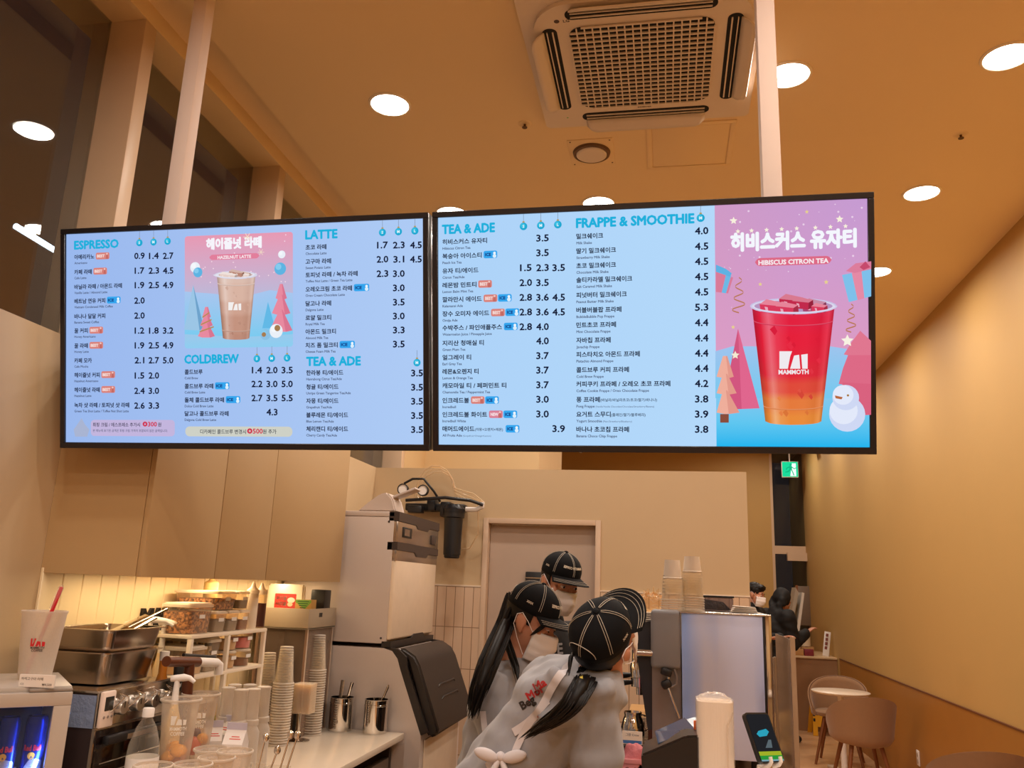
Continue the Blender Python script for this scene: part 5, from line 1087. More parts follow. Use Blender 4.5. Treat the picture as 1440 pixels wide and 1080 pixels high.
mesh('hose', tube(B(), [onY(x, y, MY0-.005) for x, y in ((948, 941), (952, 952), (951, 962), (945, 966), (938, 964))], .005, 8), mid, t, world=True)
q = onY(889, 1038, MY0); tag(mesh('care_card', box(B(), q.x-.036, q.x+.036, MY0+.008, MY0+.012, q.z-.022, q.z+.022), white), 'white and blue card leaning on the drip tray of the espresso machine', 'card')
F = Flat((q.x, MY0+.0075, q.z), (1, 0, 0), (0, 0, 1), (0, -1, 0)); F.poly([(-.034, -.02), (.034, -.02), (.034, -.009), (-.034, -.009)], '#3f78c8'); F.text(0, .006, '그랑 Crew', .011, '#50607e', align='c'); 
cc = F.build('print', INK, bpy.data.objects['care_card'])
t = thing('milk_jug', 'round chrome milk jug standing on the drip tray', 'jug', (onY(890, 1005, MY0+.11).x, MY0+.11, 1.0545))
mesh('jug_body', lathe(B(), [(0, 0), (.03, .002), (.042, .02), (.044, .045), (.036, .075), (.031, .085), (.034, .1), (.032, .1), (.029, .085), (0, .08)], seg=32), chrome, t); mesh('handle', tube(B(), [(.03, .0, .09), (.06, 0, .085), (.062, 0, .05), (.043, 0, .035)], .004, 8), chrome, t)
for i, (x, y, r) in enumerate(((XD+.05, MY0+.36, .03), (XD+.12, MY0+.33, .026))):
    t = thing('espresso_glass', ('small glass jug behind the chrome jug', 'small shot glass behind the chrome jug, by the dark plate')[i], 'glass', (x, y, 1.0545)); mesh('glass_body', lathe(B(), [(0, 0), (r, 0), (r*1.1, .07), (r*1.05, .07)], seg=24), cupm, t); mesh('coffee', lathe(B(), [(0, .003), (r*.95, .003), (r*.98, .03), (0, .03)], seg=24), M('espresso_brown', '#3b1f10', .2), t)
# beakers and paper cups on top of the machine
paper = M('white_paper', '#ece0d2', .6, var=.01)
for i, (px_, Y, n, wx) in enumerate(((946, MY0+.07, 5, 946), (974, MY0+.1, 6, 973))):
    q = onY(px_, 857, Y); q.z = ZT+.001; h = onY(px_, (815, 806)[i], Y).z-ZT-(n-1)*.009; lab = ('left', 'right')[i]
    for k in range(n):
        if i == 0 and k == 0: o = mesh('measuring_beaker', lathe(B(), [(.045, 0), (.045, .004), (.041, .005), (.038, h), (0, h)], seg=28), [cupm, frost]); me0 = o.data; [setattr(f, 'material_index', 1) for f in me0.polygons if f.center.z < .0055]; h0 = h
        else: o = bpy.data.objects.new('measuring_beaker', me0); COL.objects.link(o); o.scale = (1, 1, h/h0)
        o.location = (q.x, q.y, q.z+k*.009); tag(o, 'clear plastic beaker nested in the %s stack on the espresso machine' % lab, 'cup', 'beakers of the %s stack' % lab)
    zt = q.z+(n-1)*.009+h
    tp = thing('paper_cup', 'white paper cup upside down on the %s beaker stack' % lab, 'paper cup', (q.x, q.y, zt+.001), 0, 'paper cups on the espresso machine'); hp = onY(wx, (788, 783)[i], Y).z-zt
    mesh('cup_wall', lathe(B(), [(.036, 0), (.037, .004), (.0345, .006), (.0285, hp), (.027, hp-.004), (0, hp-.004)], seg=32), paper, tp)
    if i == 0:
        bb = B()
        for k in range(6): wrap(bb, [(-.004, 0), (.006 if k % 2 else .01, 0), (.006 if k % 2 else .01, .0012), (-.004, .0012)], math.atan2(-q.y, -q.x)-.9, .041, .03+k*.012, 0, None, .002)
        mm = mesh('scale_marks', bb, dark, o, smooth=0)
q = onY(914, 866, MY0+.25); t = thing('lid_pile', 'small pile of white paper lids on the machine beside the beakers', 'lids', (q.x+.015, MY0+.25, prf[0][1]-.009)); b = B()
for k in range(6): boxr(b, (.002*(k % 3), 0, .004+k*.008), (.12, .1, .006), Matrix.Rotation(.12*((k*7) % 3-1), 3, 'Z') @ Matrix.Rotation(.03*(k % 2), 3, 'Y'), .002)
mesh('lid_sheets', b, paper, t)
t = thing('crinkled_bag', 'crinkled clear bag glinting on the pile of white lids', 'bag', (q.x+.005, MY0+.25, prf[0][1]+.041)); b = ell(B(), (0, 0, .035), (.055, .045, .036), seg=28, rings=18); rr = random.Random(2)
for v in b.verts: v.co += v.co.normalized()*rr.uniform(-.008, .008)
for k in range(9): a = rr.uniform(-.035, .035); tube(b, [(a, 0, .05), (a*1.2, rr.uniform(-.02, .02), .075+rr.uniform(0, .02))], .002, 5)
mesh('film', b, clear('golden_film', '#fbeed8', .06, .5, .05, '#fff1d8'), t, smooth=0)
q = onY(1009, 858, MY0+.35); t = thing('bean_hopper', 'clear box of dark coffee beans with a black lid on the machine', 'hopper', (q.x, MY0+.35, ZT+.001)); hh = onY(1009, 838, MY0+.35).z-ZT
acl = clear('hopper_plastic', '#cfc8cc', .15, .5, .05, '#b8b4bc')
mesh('box_wall', box(B(), -.06, .06, -.05, .05, 0, hh-.008, .004), acl, t); mesh('lid', box(B(), -.063, .063, -.053, .053, hh-.008, hh, .002), dark, t)
b = B(); prism(b, [(-.055, .003), (.05, .003), (.05, .006), (.02, hh*.6), (-.055, hh*.75)], .09, YMm(-.045)); mesh('beans', b, M('coffee_beans', '#2c2129', .4, var=.4, scale=120, bump=.5), t, smooth=0)
q = onY(1046, 857, MY0+.2); t = thing('folded_cloth', 'folded white cloth lying on the right end of the machine', 'cloth', (q.x, MY0+.2, ZT+.001)); b = B()
for k in range(4): boxr(b, (0, 0, .003+k*.006), (.1-.008*k, .09, .0052), Matrix.Rotation(.04*(k-1.5), 3, 'Z') @ Matrix.Rotation(.05*(1 if k == 3 else 0), 3, 'Y'), .0024)
mesh('folds', b, M('white_cloth', '#dccfc2', .8), t)

# ---- raised service ledge in front, with what stands on it
LZ = 1.14
t = thing('service_ledge', 'raised white service ledge at the bottom edge, under the card terminal', 'counter', (.2, 2.0, 0))
mesh('ledge_top', box(B(), -.14, .8, 1.82, 2.22, LZ-.03, LZ, .003), M('ledge_white', '#e4d9ce', .25), t, world=True); mesh('ledge_body', box(B(), -.12, .78, 1.86, 2.2, 0, LZ-.031), cabm, t, world=True)
pa, pb, pc, pd = (onY(x, y, 2.1) for x, y in ((903, 1052), (988, 1027), (990, 1072), (906, 1068)))
t = thing('card_terminal', 'black payment terminal with tilted screen on the service ledge', 'terminal', ((pa.x+pb.x)/2, 2.1, LZ))
b = B(); prism(b, [(pd.x, LZ+.001), (pc.x+.02, LZ+.001), (pc.x+.02, pb.z+.004), (pb.x-.04, pb.z-.002), (pa.x, pa.z)], .16, YMm(2.02)); bmesh.ops.bevel(b, geom=b.edges[:], offset=.004, segments=2, affect='EDGES'); mesh('base', b, M('terminal_black', '#1b181a', .3), t, world=True)
mesh('slot_panel', box(B(), pb.x-.075, pb.x-.01, 2.016, 2.022, LZ+.02, LZ+.05, .003), dark, t, world=True)
s4 = [onY(921, 1028, 2.16), onY(963, 1009, 2.2), onY(978, 1026, 2.1), onY(925, 1045, 2.06)]
b = B(); v = [b.verts.new(p) for p in s4]; f = b.faces.new(v); nrm = (s4[1]-s4[0]).cross(s4[3]-s4[0]).normalized(); r = bmesh.ops.extrude_face_region(b, geom=[f]); bmesh.ops.translate(b, vec=-nrm*.008*(1 if nrm.z > 0 else -1), verts=[g for g in r['geom'] if isinstance(g, bmesh.types.BMVert)]); mesh('screen', b, M('terminal_glass', '#3f5068', .06, 0), t, world=True, smooth=0)
s5 = [onY(963, 1012, 2.19), onY(986, 1006, 2.2), onY(988, 1024, 2.12), onY(976, 1028, 2.11)]
b = B(); v = [b.verts.new(p) for p in s5]; f = b.faces.new(v); r = bmesh.ops.extrude_face_region(b, geom=[f]); bmesh.ops.translate(b, vec=(0, .006, -.006), verts=[g for g in r['geom'] if isinstance(g, bmesh.types.BMVert)]); mesh('side_screen', b, M('terminal_grey', '#93a2ae', .2), t, world=True, smooth=0)
mesh('orange_key', box(B(), onY(979, 1020, 2.1).x-.006, onY(979, 1020, 2.1).x+.006, 2.095, 2.1, onY(979, 1026, 2.1).z, onY(979, 1013, 2.1).z, .001), M('orange_key', '#e0662a', .4), t, world=True)
q = onY(1006, 1076, 2.05)
t = thing('lid_column', 'tall cream column of wrapped paper lids standing on the service ledge', 'lids', (q.x, 2.05, LZ)); hh = onY(1006, 977, 2.05).z-LZ
b = prism(B(), rrect(-.039, .039, -.039, .039, .018, 5), hh-.012); ob = mesh('paper_lids', b, M('cream_paper', '#efe5db', .55, var=.03, scale=3, stretch=(30, 30, 1), bump=.12), t)
b = prism(B(), rrect(-.041, .041, -.041, .041, .02, 5), hh-.008); b2 = ell(B(), (0, 0, hh-.008), (.038, .036, .012), seg=20, rings=10); rr = random.Random(4)
for v in b2.verts: v.co += V((rr.uniform(-.003, .003), 0, rr.uniform(-.003, .003)))
add(b, b2); tube(b, [(.025, -.042, .0), (.025, -.042, hh*.75), (.038, -.03, hh*.86)], .0022, 6); mesh('plastic_sleeve', b, clear('sleeve_film', '#fdf9f4', .06, .45, .15, '#f8f2ec'), t)
mesh('ring_holder', lathe(B(), [(.05, .06), (.052, .066), (.05, .072), (.046, .072), (.046, .06)], seg=32), cupm, t)
# phone on its stand
pt, pbm = onY(1061, 1003, 2.02), onY(1085, 1073, 1.98)
up_ = (pt-pbm).normalized(); rt_ = V((math.cos(.75), math.sin(.75)*.9, 0)); rt_ = (rt_-up_*rt_.dot(up_)).normalized(); nn = rt_.cross(up_)
L_ = (pt-pbm).length; Mx = Matrix((rt_, -nn, up_)).transposed().to_4x4(); Mx.translation = pbm
t = thing('phone', 'black phone with lit screen tilted on a stand at the service ledge', 'phone', (pbm.x, 2.0, LZ))
b = prism(B(), rrect(-.036, .036, 0, L_, .009, 4), .009, Matrix(((1, 0, 0, 0), (0, 0, 1, -.0045), (0, 1, 0, 0), (0, 0, 0, 1)))); bmesh.ops.transform(b, matrix=Mx, verts=b.verts); mesh('case', b, dark, t, world=True, smooth=20)
F = Flat(pbm+nn*.0048, rt_, up_, nn); F.poly(rrect(-.033, .033, .004, L_-.004, .006), '#242427'); F.poly([(-.012, L_*.62), (.012, L_*.66), (.018, L_*.6), (.008, L_*.52), (-.014, L_*.5), (-.02, L_*.56)], '#2fa6c0'); F.poly([(-.008, L_*.28), (.008, L_*.44), (.016, L_*.44), (.012, L_*.28)], '#5d6a70')
F.poly([(-.032, L_*.13), (.032, L_*.13), (.032, L_*.21), (-.032, L_*.21)], '#a7b52a'); F.poly([(-.032, L_*.05), (.032, L_*.05), (.032, L_*.13), (-.032, L_*.13)], '#2f9a3c'); F.poly([(-.032, L_*.02), (.032, L_*.02), (.032, L_*.05), (-.032, L_*.05)], '#7fa8b4'); F.build('lit_screen', attr_mat('phone_glow', .9), t)
s = thing('phone_stand', 'white phone stand with two small clips under the phone', 'stand', (pbm.x, 2.02, LZ)); b = B()
for k in (-.014, .014): p0 = pbm+rt_*k; tube(b, [p0-nn*.012-up_*.004, p0-up_*.006+nn*.006, p0+nn*.014-up_*.002, p0+nn*.016+up_*.008], .004, 8)
mesh('clip', b, white, s, world=True); mesh('pole', tube(B(), [pbm-nn*.012-up_*.004, (pbm.x-.02, 2.05, pbm.z-.02), (pbm.x-.03, 2.05, LZ+.004)], .004, 8), white, s, world=True); mesh('foot', lathe(B(), [(0, LZ+.001), (.04, LZ+.001), (.04, LZ+.005), (0, LZ+.006)], (pbm.x-.03, 2.05, 0), 24), white, s, world=True)
# pink basket and cloth on the low bar
q = onY(884, 1062, 2.72)
t = thing('pink_basket', 'pink plastic basket on the bar at the bottom edge', 'basket', (q.x, 2.72, BT+.001)); zz = onY(884, 1066, 2.68).z-BT
b = B(); 
for s in ((-.09, .09, -.06, -.056), (-.09, .09, .056, .06), (-.09, -.086, -.056, .056), (.086, .09, -.056, .056)): box(b, *s, 0, zz, .001)
box(b, -.09, .09, -.06, .06, 0, .004); box(b, -.094, .094, -.064, -.06, zz-.012, zz+.001, .001); mesh('basket_wall', b, M('pink_plastic', '#d98a90', .4), t)
b = B()
for i in range(7): ell(b, (-.07+i*.023, -.0605, zz-.026), (.006, .001, .004), seg=8, rings=6)
mesh('slot', b, M('slot_dark', '#7a3f48', .6), t)
t = thing('pink_cloth', 'crumpled pink cloth piled in the pink basket', 'cloth', (q.x+.02, 2.73, BT+.006)); b = ell(B(), (0, 0, zz*.6), (.05, .04, zz*.4+.03), seg=40, rings=28)
from mathutils import noise as _nz
for v in b.verts: v.co += v.co.normalized()*(.016*_nz.noise(v.co*28)+.008*_nz.noise(v.co*70))
mesh('folds', b, M('pink_terry', '#d27f88', .9, var=.08, scale=90, bump=.3), t)
q = onY(905, 1075, 2.66); tag(mesh('paper_bag', prism(B(), [(-.055, 0), (.05, 0), (.038, .13), (-.01, .15), (-.045, .1)], .05, Matrix.Translation((q.x+.0, 2.66, BT+.001)) @ YMm(0)), M('bag_beige', '#c8a57c', .6)), 'beige paper bag corner beside the pink basket', 'bag')

# ================================================================== seating along the right wall
fab = M('chair_velvet', '#94704f', .8, var=.06, scale=40, sheen=.3); woodl = M('chair_leg_wood', '#7d4a26', .45, var=.15, scale=8, stretch=(1, 1, .1))
def make_chair(label, loc, rz):
    t = thing('shell_chair', label, 'chair', loc, rz, 'upholstered shell chairs')
    b = lathe(B(), [(0, .44), (.2, .44), (.225, .452), (.228, .475), (.21, .49), (0, .495)], seg=40, sx=1, sy=.95); mesh('seat', b, fab, t)
    n, mrow = 36, 8; b = B(); G_ = [[], []]
    for i in range(n+1):
        a = math.radians(-118+236*i/n); s = abs(a)/math.radians(118); top = .805-.30*s**2.1; bot = .40+.04*s
        for k, off in ((0, 0), (1, .03)):
            col = []
            for j in range(mrow+1):
                v = j/mrow; z = bot+(top-bot)*v; lean = .05*(v**1.3)*math.cos(a*.6); r = .225+off+lean-(.02 if v < .1 else 0); z2 = z - (.01 if (k == 0 and j == mrow) else 0)
                col.append(b.verts.new((r*math.sin(a), -r*math.cos(a)*.95, z2)))
            G_[k].append(col)
    for i in range(n):
        for j in range(mrow): b.faces.new((G_[1][i][j], G_[1][i+1][j], G_[1][i+1][j+1], G_[1][i][j+1])); b.faces.new((G_[0][i][j+1], G_[0][i+1][j+1], G_[0][i+1][j], G_[0][i][j]))
        b.faces.new((G_[1][i][mrow], G_[1][i+1][mrow], G_[0][i+1][mrow], G_[0][i][mrow])); b.faces.new((G_[0][i][0], G_[0][i+1][0], G_[1][i+1][0], G_[1][i][0]))
    for i in (0, n):
        for j in range(mrow): q_ = (G_[0][i][j], G_[1][i][j], G_[1][i][j+1], G_[0][i][j+1]); b.faces.new(q_ if i == 0 else q_[::-1])
    pts = [(G_[1][i][mrow].co+G_[0][i][mrow].co)/2 for i in range(n+1)]
    bk = mesh('backrest', b, fab, t, smooth=70)
    mesh('piping', tube(B(), pts, .005, 6), M('piping_dark', '#5f3e28', .6), bk)
    for x, y in ((-.15, .14), (.15, .14), (-.14, -.13), (.14, -.13)): mesh('leg', tube(B(), [(x*.8, y*.8, .44), (x*1.45, y*1.45, 0)], [.02, .012], 12), woodl, t)
    return t
pn = onZ(1216, 980, .8); pf_ = onZ(1171, 951, .8); p3_ = onZ(1388, 1056, .8)
ch = make_chair('brown shell chair seen from behind, this side of the white table', (pn.x, pn.y+.22, 0), .12)
dup(ch, (pf_.x, pf_.y-.2, 0), PI-.25, 'brown shell chair facing us on the far side of the white table')
dup(ch, (p3_.x, p3_.y+.22, 0), .05, 'brown shell chair cut off by the bottom right edge')
q = onZ(1182, 972, .73)
t = thing('cafe_table', 'small round white cafe table between two brown chairs', 'table', (q.x, q.y, 0))
mesh('tabletop', lathe(B(), [(0, .71), (.25, .71), (.265, .722), (.265, .728), (.26, .732), (0, .732)], seg=48), M('table_white', '#e6d6c2', .3), t); mesh('column', lathe(B(), [(.028, .012), (.028, .70), (.1, .71), (0, .71)], seg=20), white, t)
b = B()
for k in range(2): boxr(b, (0, 0, .012), (.62, .06, .022), Matrix.Rotation(.25+k*PI/2, 3, 'Z'), .004)
mesh('cross_base', b, M('table_white', ''), t)
q = onZ(1146, 1034, 0); 
t = thing('wet_floor_sign', 'yellow folding floor sign standing behind the far chair', 'floor sign', (q.x+.11, q.y+.1, 0), .1)
for sgn in (-1, 1):
    b = B(); 
    for x0, x1 in ((-.15, -.095), (.095, .15)): prism(b, [(x0, 0), (x1, 0), (x1*.72, .6), (x0*.72, .6)], .012)
    prism(b, [(-.14, .1), (.14, .1), (.108, .6), (-.108, .6)], .006)
    bmesh.ops.transform(b, matrix=Matrix.Translation((0, sgn*.13, 0)) @ Matrix.Rotation(PI/2+sgn*math.radians(12), 4, 'X'), verts=b.verts); mesh('sign_leaf', b, M('sign_yellow', '#e8a81c', .45), t, smooth=0)
b = B(); R_ = Matrix.Translation((0, -.143, 0)) @ Matrix.Rotation(PI/2-math.radians(12), 4, 'X')
for k in range(4): prism(b, rrect(-.135, -.11, .16+k*.06, .195+k*.06, .006), .002)
bmesh.ops.transform(b, matrix=R_, verts=b.verts); mesh('print', b, dark, t, smooth=0)
q = onX(1292, 1066, XR-.012); t = thing('wall_outlet', 'white electrical outlet low on the wainscot', 'outlet', (XR-.0125, q.y, q.z)); mesh('plate', box(B(), -.008, 0, -.036, .036, -.06, .06, .003), white, t); b = B(); [lathe(b, [(0, -.0095), (.016, -.0095), (.017, -.008)], (0, 0, dz), 18, Matrix.Rotation(0, 4, 'X')) for dz in ()]
for dz in (-.026, .026): lathe(b, [(0, .0105), (.016, .0105), (.018, .008)], (0, 0, dz), 18, Matrix.Rotation(-PI/2, 4, 'Y'))
mesh('socket', b, M('socket_grey', '#b9a897', .5), t)
# ---- pick-up counter at the far end
ql, qf = onZ(1102, 921.7, .868), onZ(1090, 913, .868)
PX0, PY0 = ql.x, ql.y; PY1 = max(qf.y, PY0+.6)
t = thing('pickup_counter', 'brown panelled counter against the far right wall', 'counter', (1.7, PY0+.3, 0))
mesh('body', box(B(), PX0+.02, XR-.002, PY0+.02, PY1, 0, .845), M('counter_brown', '#9a7350', .5), t, world=True); mesh('top', box(B(), PX0, XR-.002, PY0, PY1, .846, .868, .003), M('counter_top_cream', '#d2b48c', .35), t, world=True)
def on_counter(px_, Y): q = onY(px_, 915, Y); return V((q.x, Y, .869))
YC = PY0+.22
p = on_counter(1106, YC); t = thing('pump_bottle', 'clear hand sanitiser pump bottle on the far counter', 'pump bottle', p); mesh('bottle', lathe(B(), [(0, 0), (.032, 0), (.032, .15), (.014, .18), (.014, .2)], seg=20), frost, t); mesh('pump_head', tube(B(), [(0, 0, .2), (0, 0, .25), (-.04, 0, .245)], .008, 10), white, t)
p = on_counter(1121, YC); t = thing('paper_cup', 'white printed paper cup on the far counter', 'paper cup', p); mesh('cup_wall', lathe(B(), [(0, .003), (.035, 0), (.047, .17), (.05, .175), (.045, .175)], seg=24), paper, t); F = Flat(p+V((-.008, -.046, .1)), (1, 0, 0), (0, 0, 1), (0, -1, 0)); F.poly([(-.018, -.014), (.018, -.014), (.018, -.008), (-.018, -.008)], '#5b4636'); F.poly(circ(0, .012, .012), '#5b4636'); F.build('print', INK, t)
p = on_counter(1133, YC+.12); t = thing('glass_jar', 'lidded jar with a white label on a brown box', 'jar', (p.x, p.y, .869+.105)); mesh('jar_body', lathe(B(), [(0, 0), (.065, 0), (.065, .14), (.055, .15)], seg=24), M('jar_cream', '#dcc9ac', .3), t); mesh('lid', lathe(B(), [(.06, .15), (.06, .175), (0, .177)], seg=24), M('jar_lid_grey', '#a99a86', .4), t); F = Flat(p+V((-.012, -.066, .1+.085)), (1, 0, 0), (0, 0, 1), (0, -1, 0)); F.text(0, 0, 'Cafe', .035, '#5b4636', align='c'); F.build('print', INK, t)
kraft = M('kraft_box', '#b98a56', .6)
for nm, lab, px_, dy, sz, mt in (('cardboard_box', 'small kraft box in front, left of the dark red box', 1123, -.07, (.11, .08, .075), kraft), ('cardboard_box', 'kraft box carrying the jar at the back of the far counter', 1135, .12, (.15, .12, .1), kraft), ('red_box', 'small dark red box on the far counter by the wall', 1137, -.07, (.11, .08, .08), M('dark_red_box', '#7c2230', .5))):
    p = on_counter(px_, YC+dy); o = mesh(nm, box(B(), -sz[0]/2, sz[0]/2, -sz[1]/2, sz[1]/2, 0, sz[2], .003), mt); o.location = p; tag(o, lab, 'box')
p = on_counter(1163, YC); t = thing('card_stand', 'tilted white card with small photos on the far counter by the wall', 'card', p); hh = .3
b = B(); boxr(b, (0, 0, hh/2), (.075, .004, hh), Matrix.Rotation(-.12, 3, 'X') @ Matrix.Rotation(math.radians(9), 3, 'Y'), .001); mesh('card_sheet', b, white, t); b = B()
for k in range(5): boxr(b, V((.0+.045*k*.15-.02, -.003-.005*k, .05+k*.052)), (.03, .003, .036), Matrix.Rotation(-.12, 3, 'X') @ Matrix.Rotation(math.radians(9), 3, 'Y'))
mesh('photo', b, M('photo_print', '#7d3a30', .5), t); b = B(); boxr(b, (0.01, .05, hh*.42), (.06, .004, hh*.86), Matrix.Rotation(.25, 3, 'X')); mesh('strut', b, white, t)
t = thing('menu_easel', 'tall white board on a wooden easel on the far counter, seen edge-on', 'easel', on_counter(1118, YC+.18)); Yb = YC+.18
for nm, pts, th, mt in (('board', ((1127, 833), (1130, 834), (1120, 912), (1115, 912)), .5, M('board_white', '#d8cfc2', .5)), ('back_sheet', ((1118, 826), (1122, 833), (1114, 878), (1110, 876)), .35, M('board_grey', '#a89b8a', .5)), ('wood_clip', ((1119, 823), (1122, 823), (1122, 836), (1119, 836)), .08, woodl)):
    q4 = [onY(x, y, Yb) for x, y in pts]; mesh(nm, prism(B(), [(q.x, max(q.z, .8695)) for q in q4], th, YMm(Yb-th*.15)), mt, t, world=True, smooth=0)
q = onY(1131, 838, YF-.3); tag(mesh('notice_board', box(B(), q.x-.1, q.x+.12, YF-.14, YF-.1, q.z-.42, q.z+.14, .01), M('panel_grey_brown', '#7e6a58', .5)), 'grey-brown board fixed inside the dark far window', 'board')
# ================================================================== people
from mathutils import noise as nz
skin = M('skin', '#c98f74', .5, var=.05, scale=14, trans=.15)
hood_g = M('grey_hoodie', '#9d9da4', .85, var=.06, scale=60, sheen=.2); blackf = M('black_fabric', '#0f0e11', .85, var=.1, scale=60); capf = M('black_cap_twill', '#0a0b0f', .8, var=.1, scale=90, bump=.05, spec=.2)
thread = M('pale_thread', '#b9b0a2', .6); apron = M('white_apron', '#d8d2d6', .8); maskm = M('white_mask', '#f4eff0', .7, var=.02); hairm = M('dark_hair', '#0e0908', .45, spec=.3, var=.3, scale=120, stretch=(1, 1, .15)); jean = M('dark_trousers', '#20222c', .85); shoe = M('dark_shoe', '#1a1717', .6); eyew = M('eye_white', '#e6ddd6', .3); iris = M('iris_dark', '#1b110c', .15)
def blob(name, bm, mat, parent, voxel=.008, it=2, folds=0, fs=9):
    """one continuous skin grown over overlapping shapes"""
    me = bpy.data.meshes.new('tmp'); bm.to_mesh(me); bm.free(); o = bpy.data.objects.new('tmp', me); COL.objects.link(o)
    md = o.modifiers.new('r', 'REMESH'); md.mode = 'VOXEL'; md.voxel_size = voxel
    dg = bpy.context.evaluated_depsgraph_get(); m2 = bpy.data.meshes.new_from_object(o.evaluated_get(dg)); bpy.data.objects.remove(o); bpy.data.meshes.remove(me)
    b = B(); b.from_mesh(m2); bpy.data.meshes.remove(m2)
    for _ in range(it): bmesh.ops.smooth_vert(b, verts=b.verts, factor=.5, use_axis_x=True, use_axis_y=True, use_axis_z=True)
    b.normal_update()
    if folds:
        for v in b.verts: p = v.co; v.co = p + v.normal*folds*(nz.noise(V((p.x*fs, p.y*fs, p.z*fs*1.8)))+.5*nz.noise(V((p.x*fs*2.3, p.y*fs*2.3+p.z*8, p.z*fs))))
    return mesh(name, b, mat, parent, 180, world=True)
def axes(fwd, up, pos):
    y = V(fwd).normalized(); z = V(up); z = (z-y*z.dot(y)).normalized(); x = y.cross(z)
    m_ = Matrix((x, y, z)).transposed().to_4x4(); m_.translation = pos; return m_
def head_bm(bm, H, neck_to=None):
    t = B()
    ell(t, (0, -.012, .03), (.074, .092, .082), seg=24, rings=16); ell(t, (0, .022, -.03), (.060, .066, .085), seg=24, rings=16); ell(t, (0, .04, -.088), (.040, .042, .03))
    cone(t, (0, .083, .004), (0, .102, -.030), .008, .0135, 12); ell(t, (0, .072, .024), (.05, .02, .011)); ell(t, (0, .085, -.062), (.023, .012, .011)); ell(t, (0, .08, -.075), (.02, .012, .008))
    for s in (-1, 1):
        ell(t, (.04*s, .05, -.02), (.024, .03, .024)); ell(t, (.031*s, .0755, .004), (.016, .011, .009)); ell(t, (.012*s, .092, -.033), (.008, .01, .007))
        ell(t, (.077*s, -.008, -.006), (.008, .021, .031), Matrix.Rotation(.25, 3, 'X')); ell(t, (.08*s, -.014, .004), (.007, .014, .019)); ell(t, (.073*s, .0, -.032), (.008, .01, .012))
    cone(t, (0, -.02, -.05), (0, -.035, -.15), .052, .056)
    bmesh.ops.transform(t, matrix=H, verts=t.verts); add(bm, t)
def eyes(par, H, down=0):
    for s in (-1, 1):
        e = mesh('eye', ell(B(), (.031*s, .0755, .006), (.0125, .0125, .0075 if not down else .004), seg=16, rings=10), eyew, None); e.data.transform(par.matrix_basis.inverted() @ H); e.parent = par
        i = mesh('iris', ell(B(), (.031*s, .0865, .006-.004*down), (.0055, .003, .0055 if not down else .003), seg=12, rings=8), iris, None); i.data.transform(par.matrix_basis.inverted() @ H); i.parent = e
        b = tube(B(), [(.014*s, .089, .022), (.03*s, .09, .028), (.048*s, .08, .024)], [.002, .0032, .0012], 8); bmesh.ops.transform(b, matrix=H, verts=b.verts); mesh('eyebrow', b, hairm, par, world=True)
def put(name, bm, mat, par, H, smooth=60):
    bmesh.ops.transform(bm, matrix=H, verts=bm.verts); return mesh(name, bm, mat, par, smooth, world=True)
CA, CBk, CZ, C0 = .083, .100, .084, .054      # cap: half width, half length, height, band level
def dome(a, ph, o=0): return V(((CA+o)*math.sin(a)*math.cos(ph), -.010+(CBk+o)*math.cos(a)*math.cos(ph), C0+(CZ+o)*math.sin(ph)**.92))
def brimp(u, v):
    a = u*math.radians(64); p = dome(a, .0); out = V((math.sin(a)*.35, 1, 0)).normalized(); ln = .078*math.cos(u*1.22)**.7
    return p + out*ln*v + V((0, 0, -.020*u*u*(.4+.6*v)-.008*v-.004))
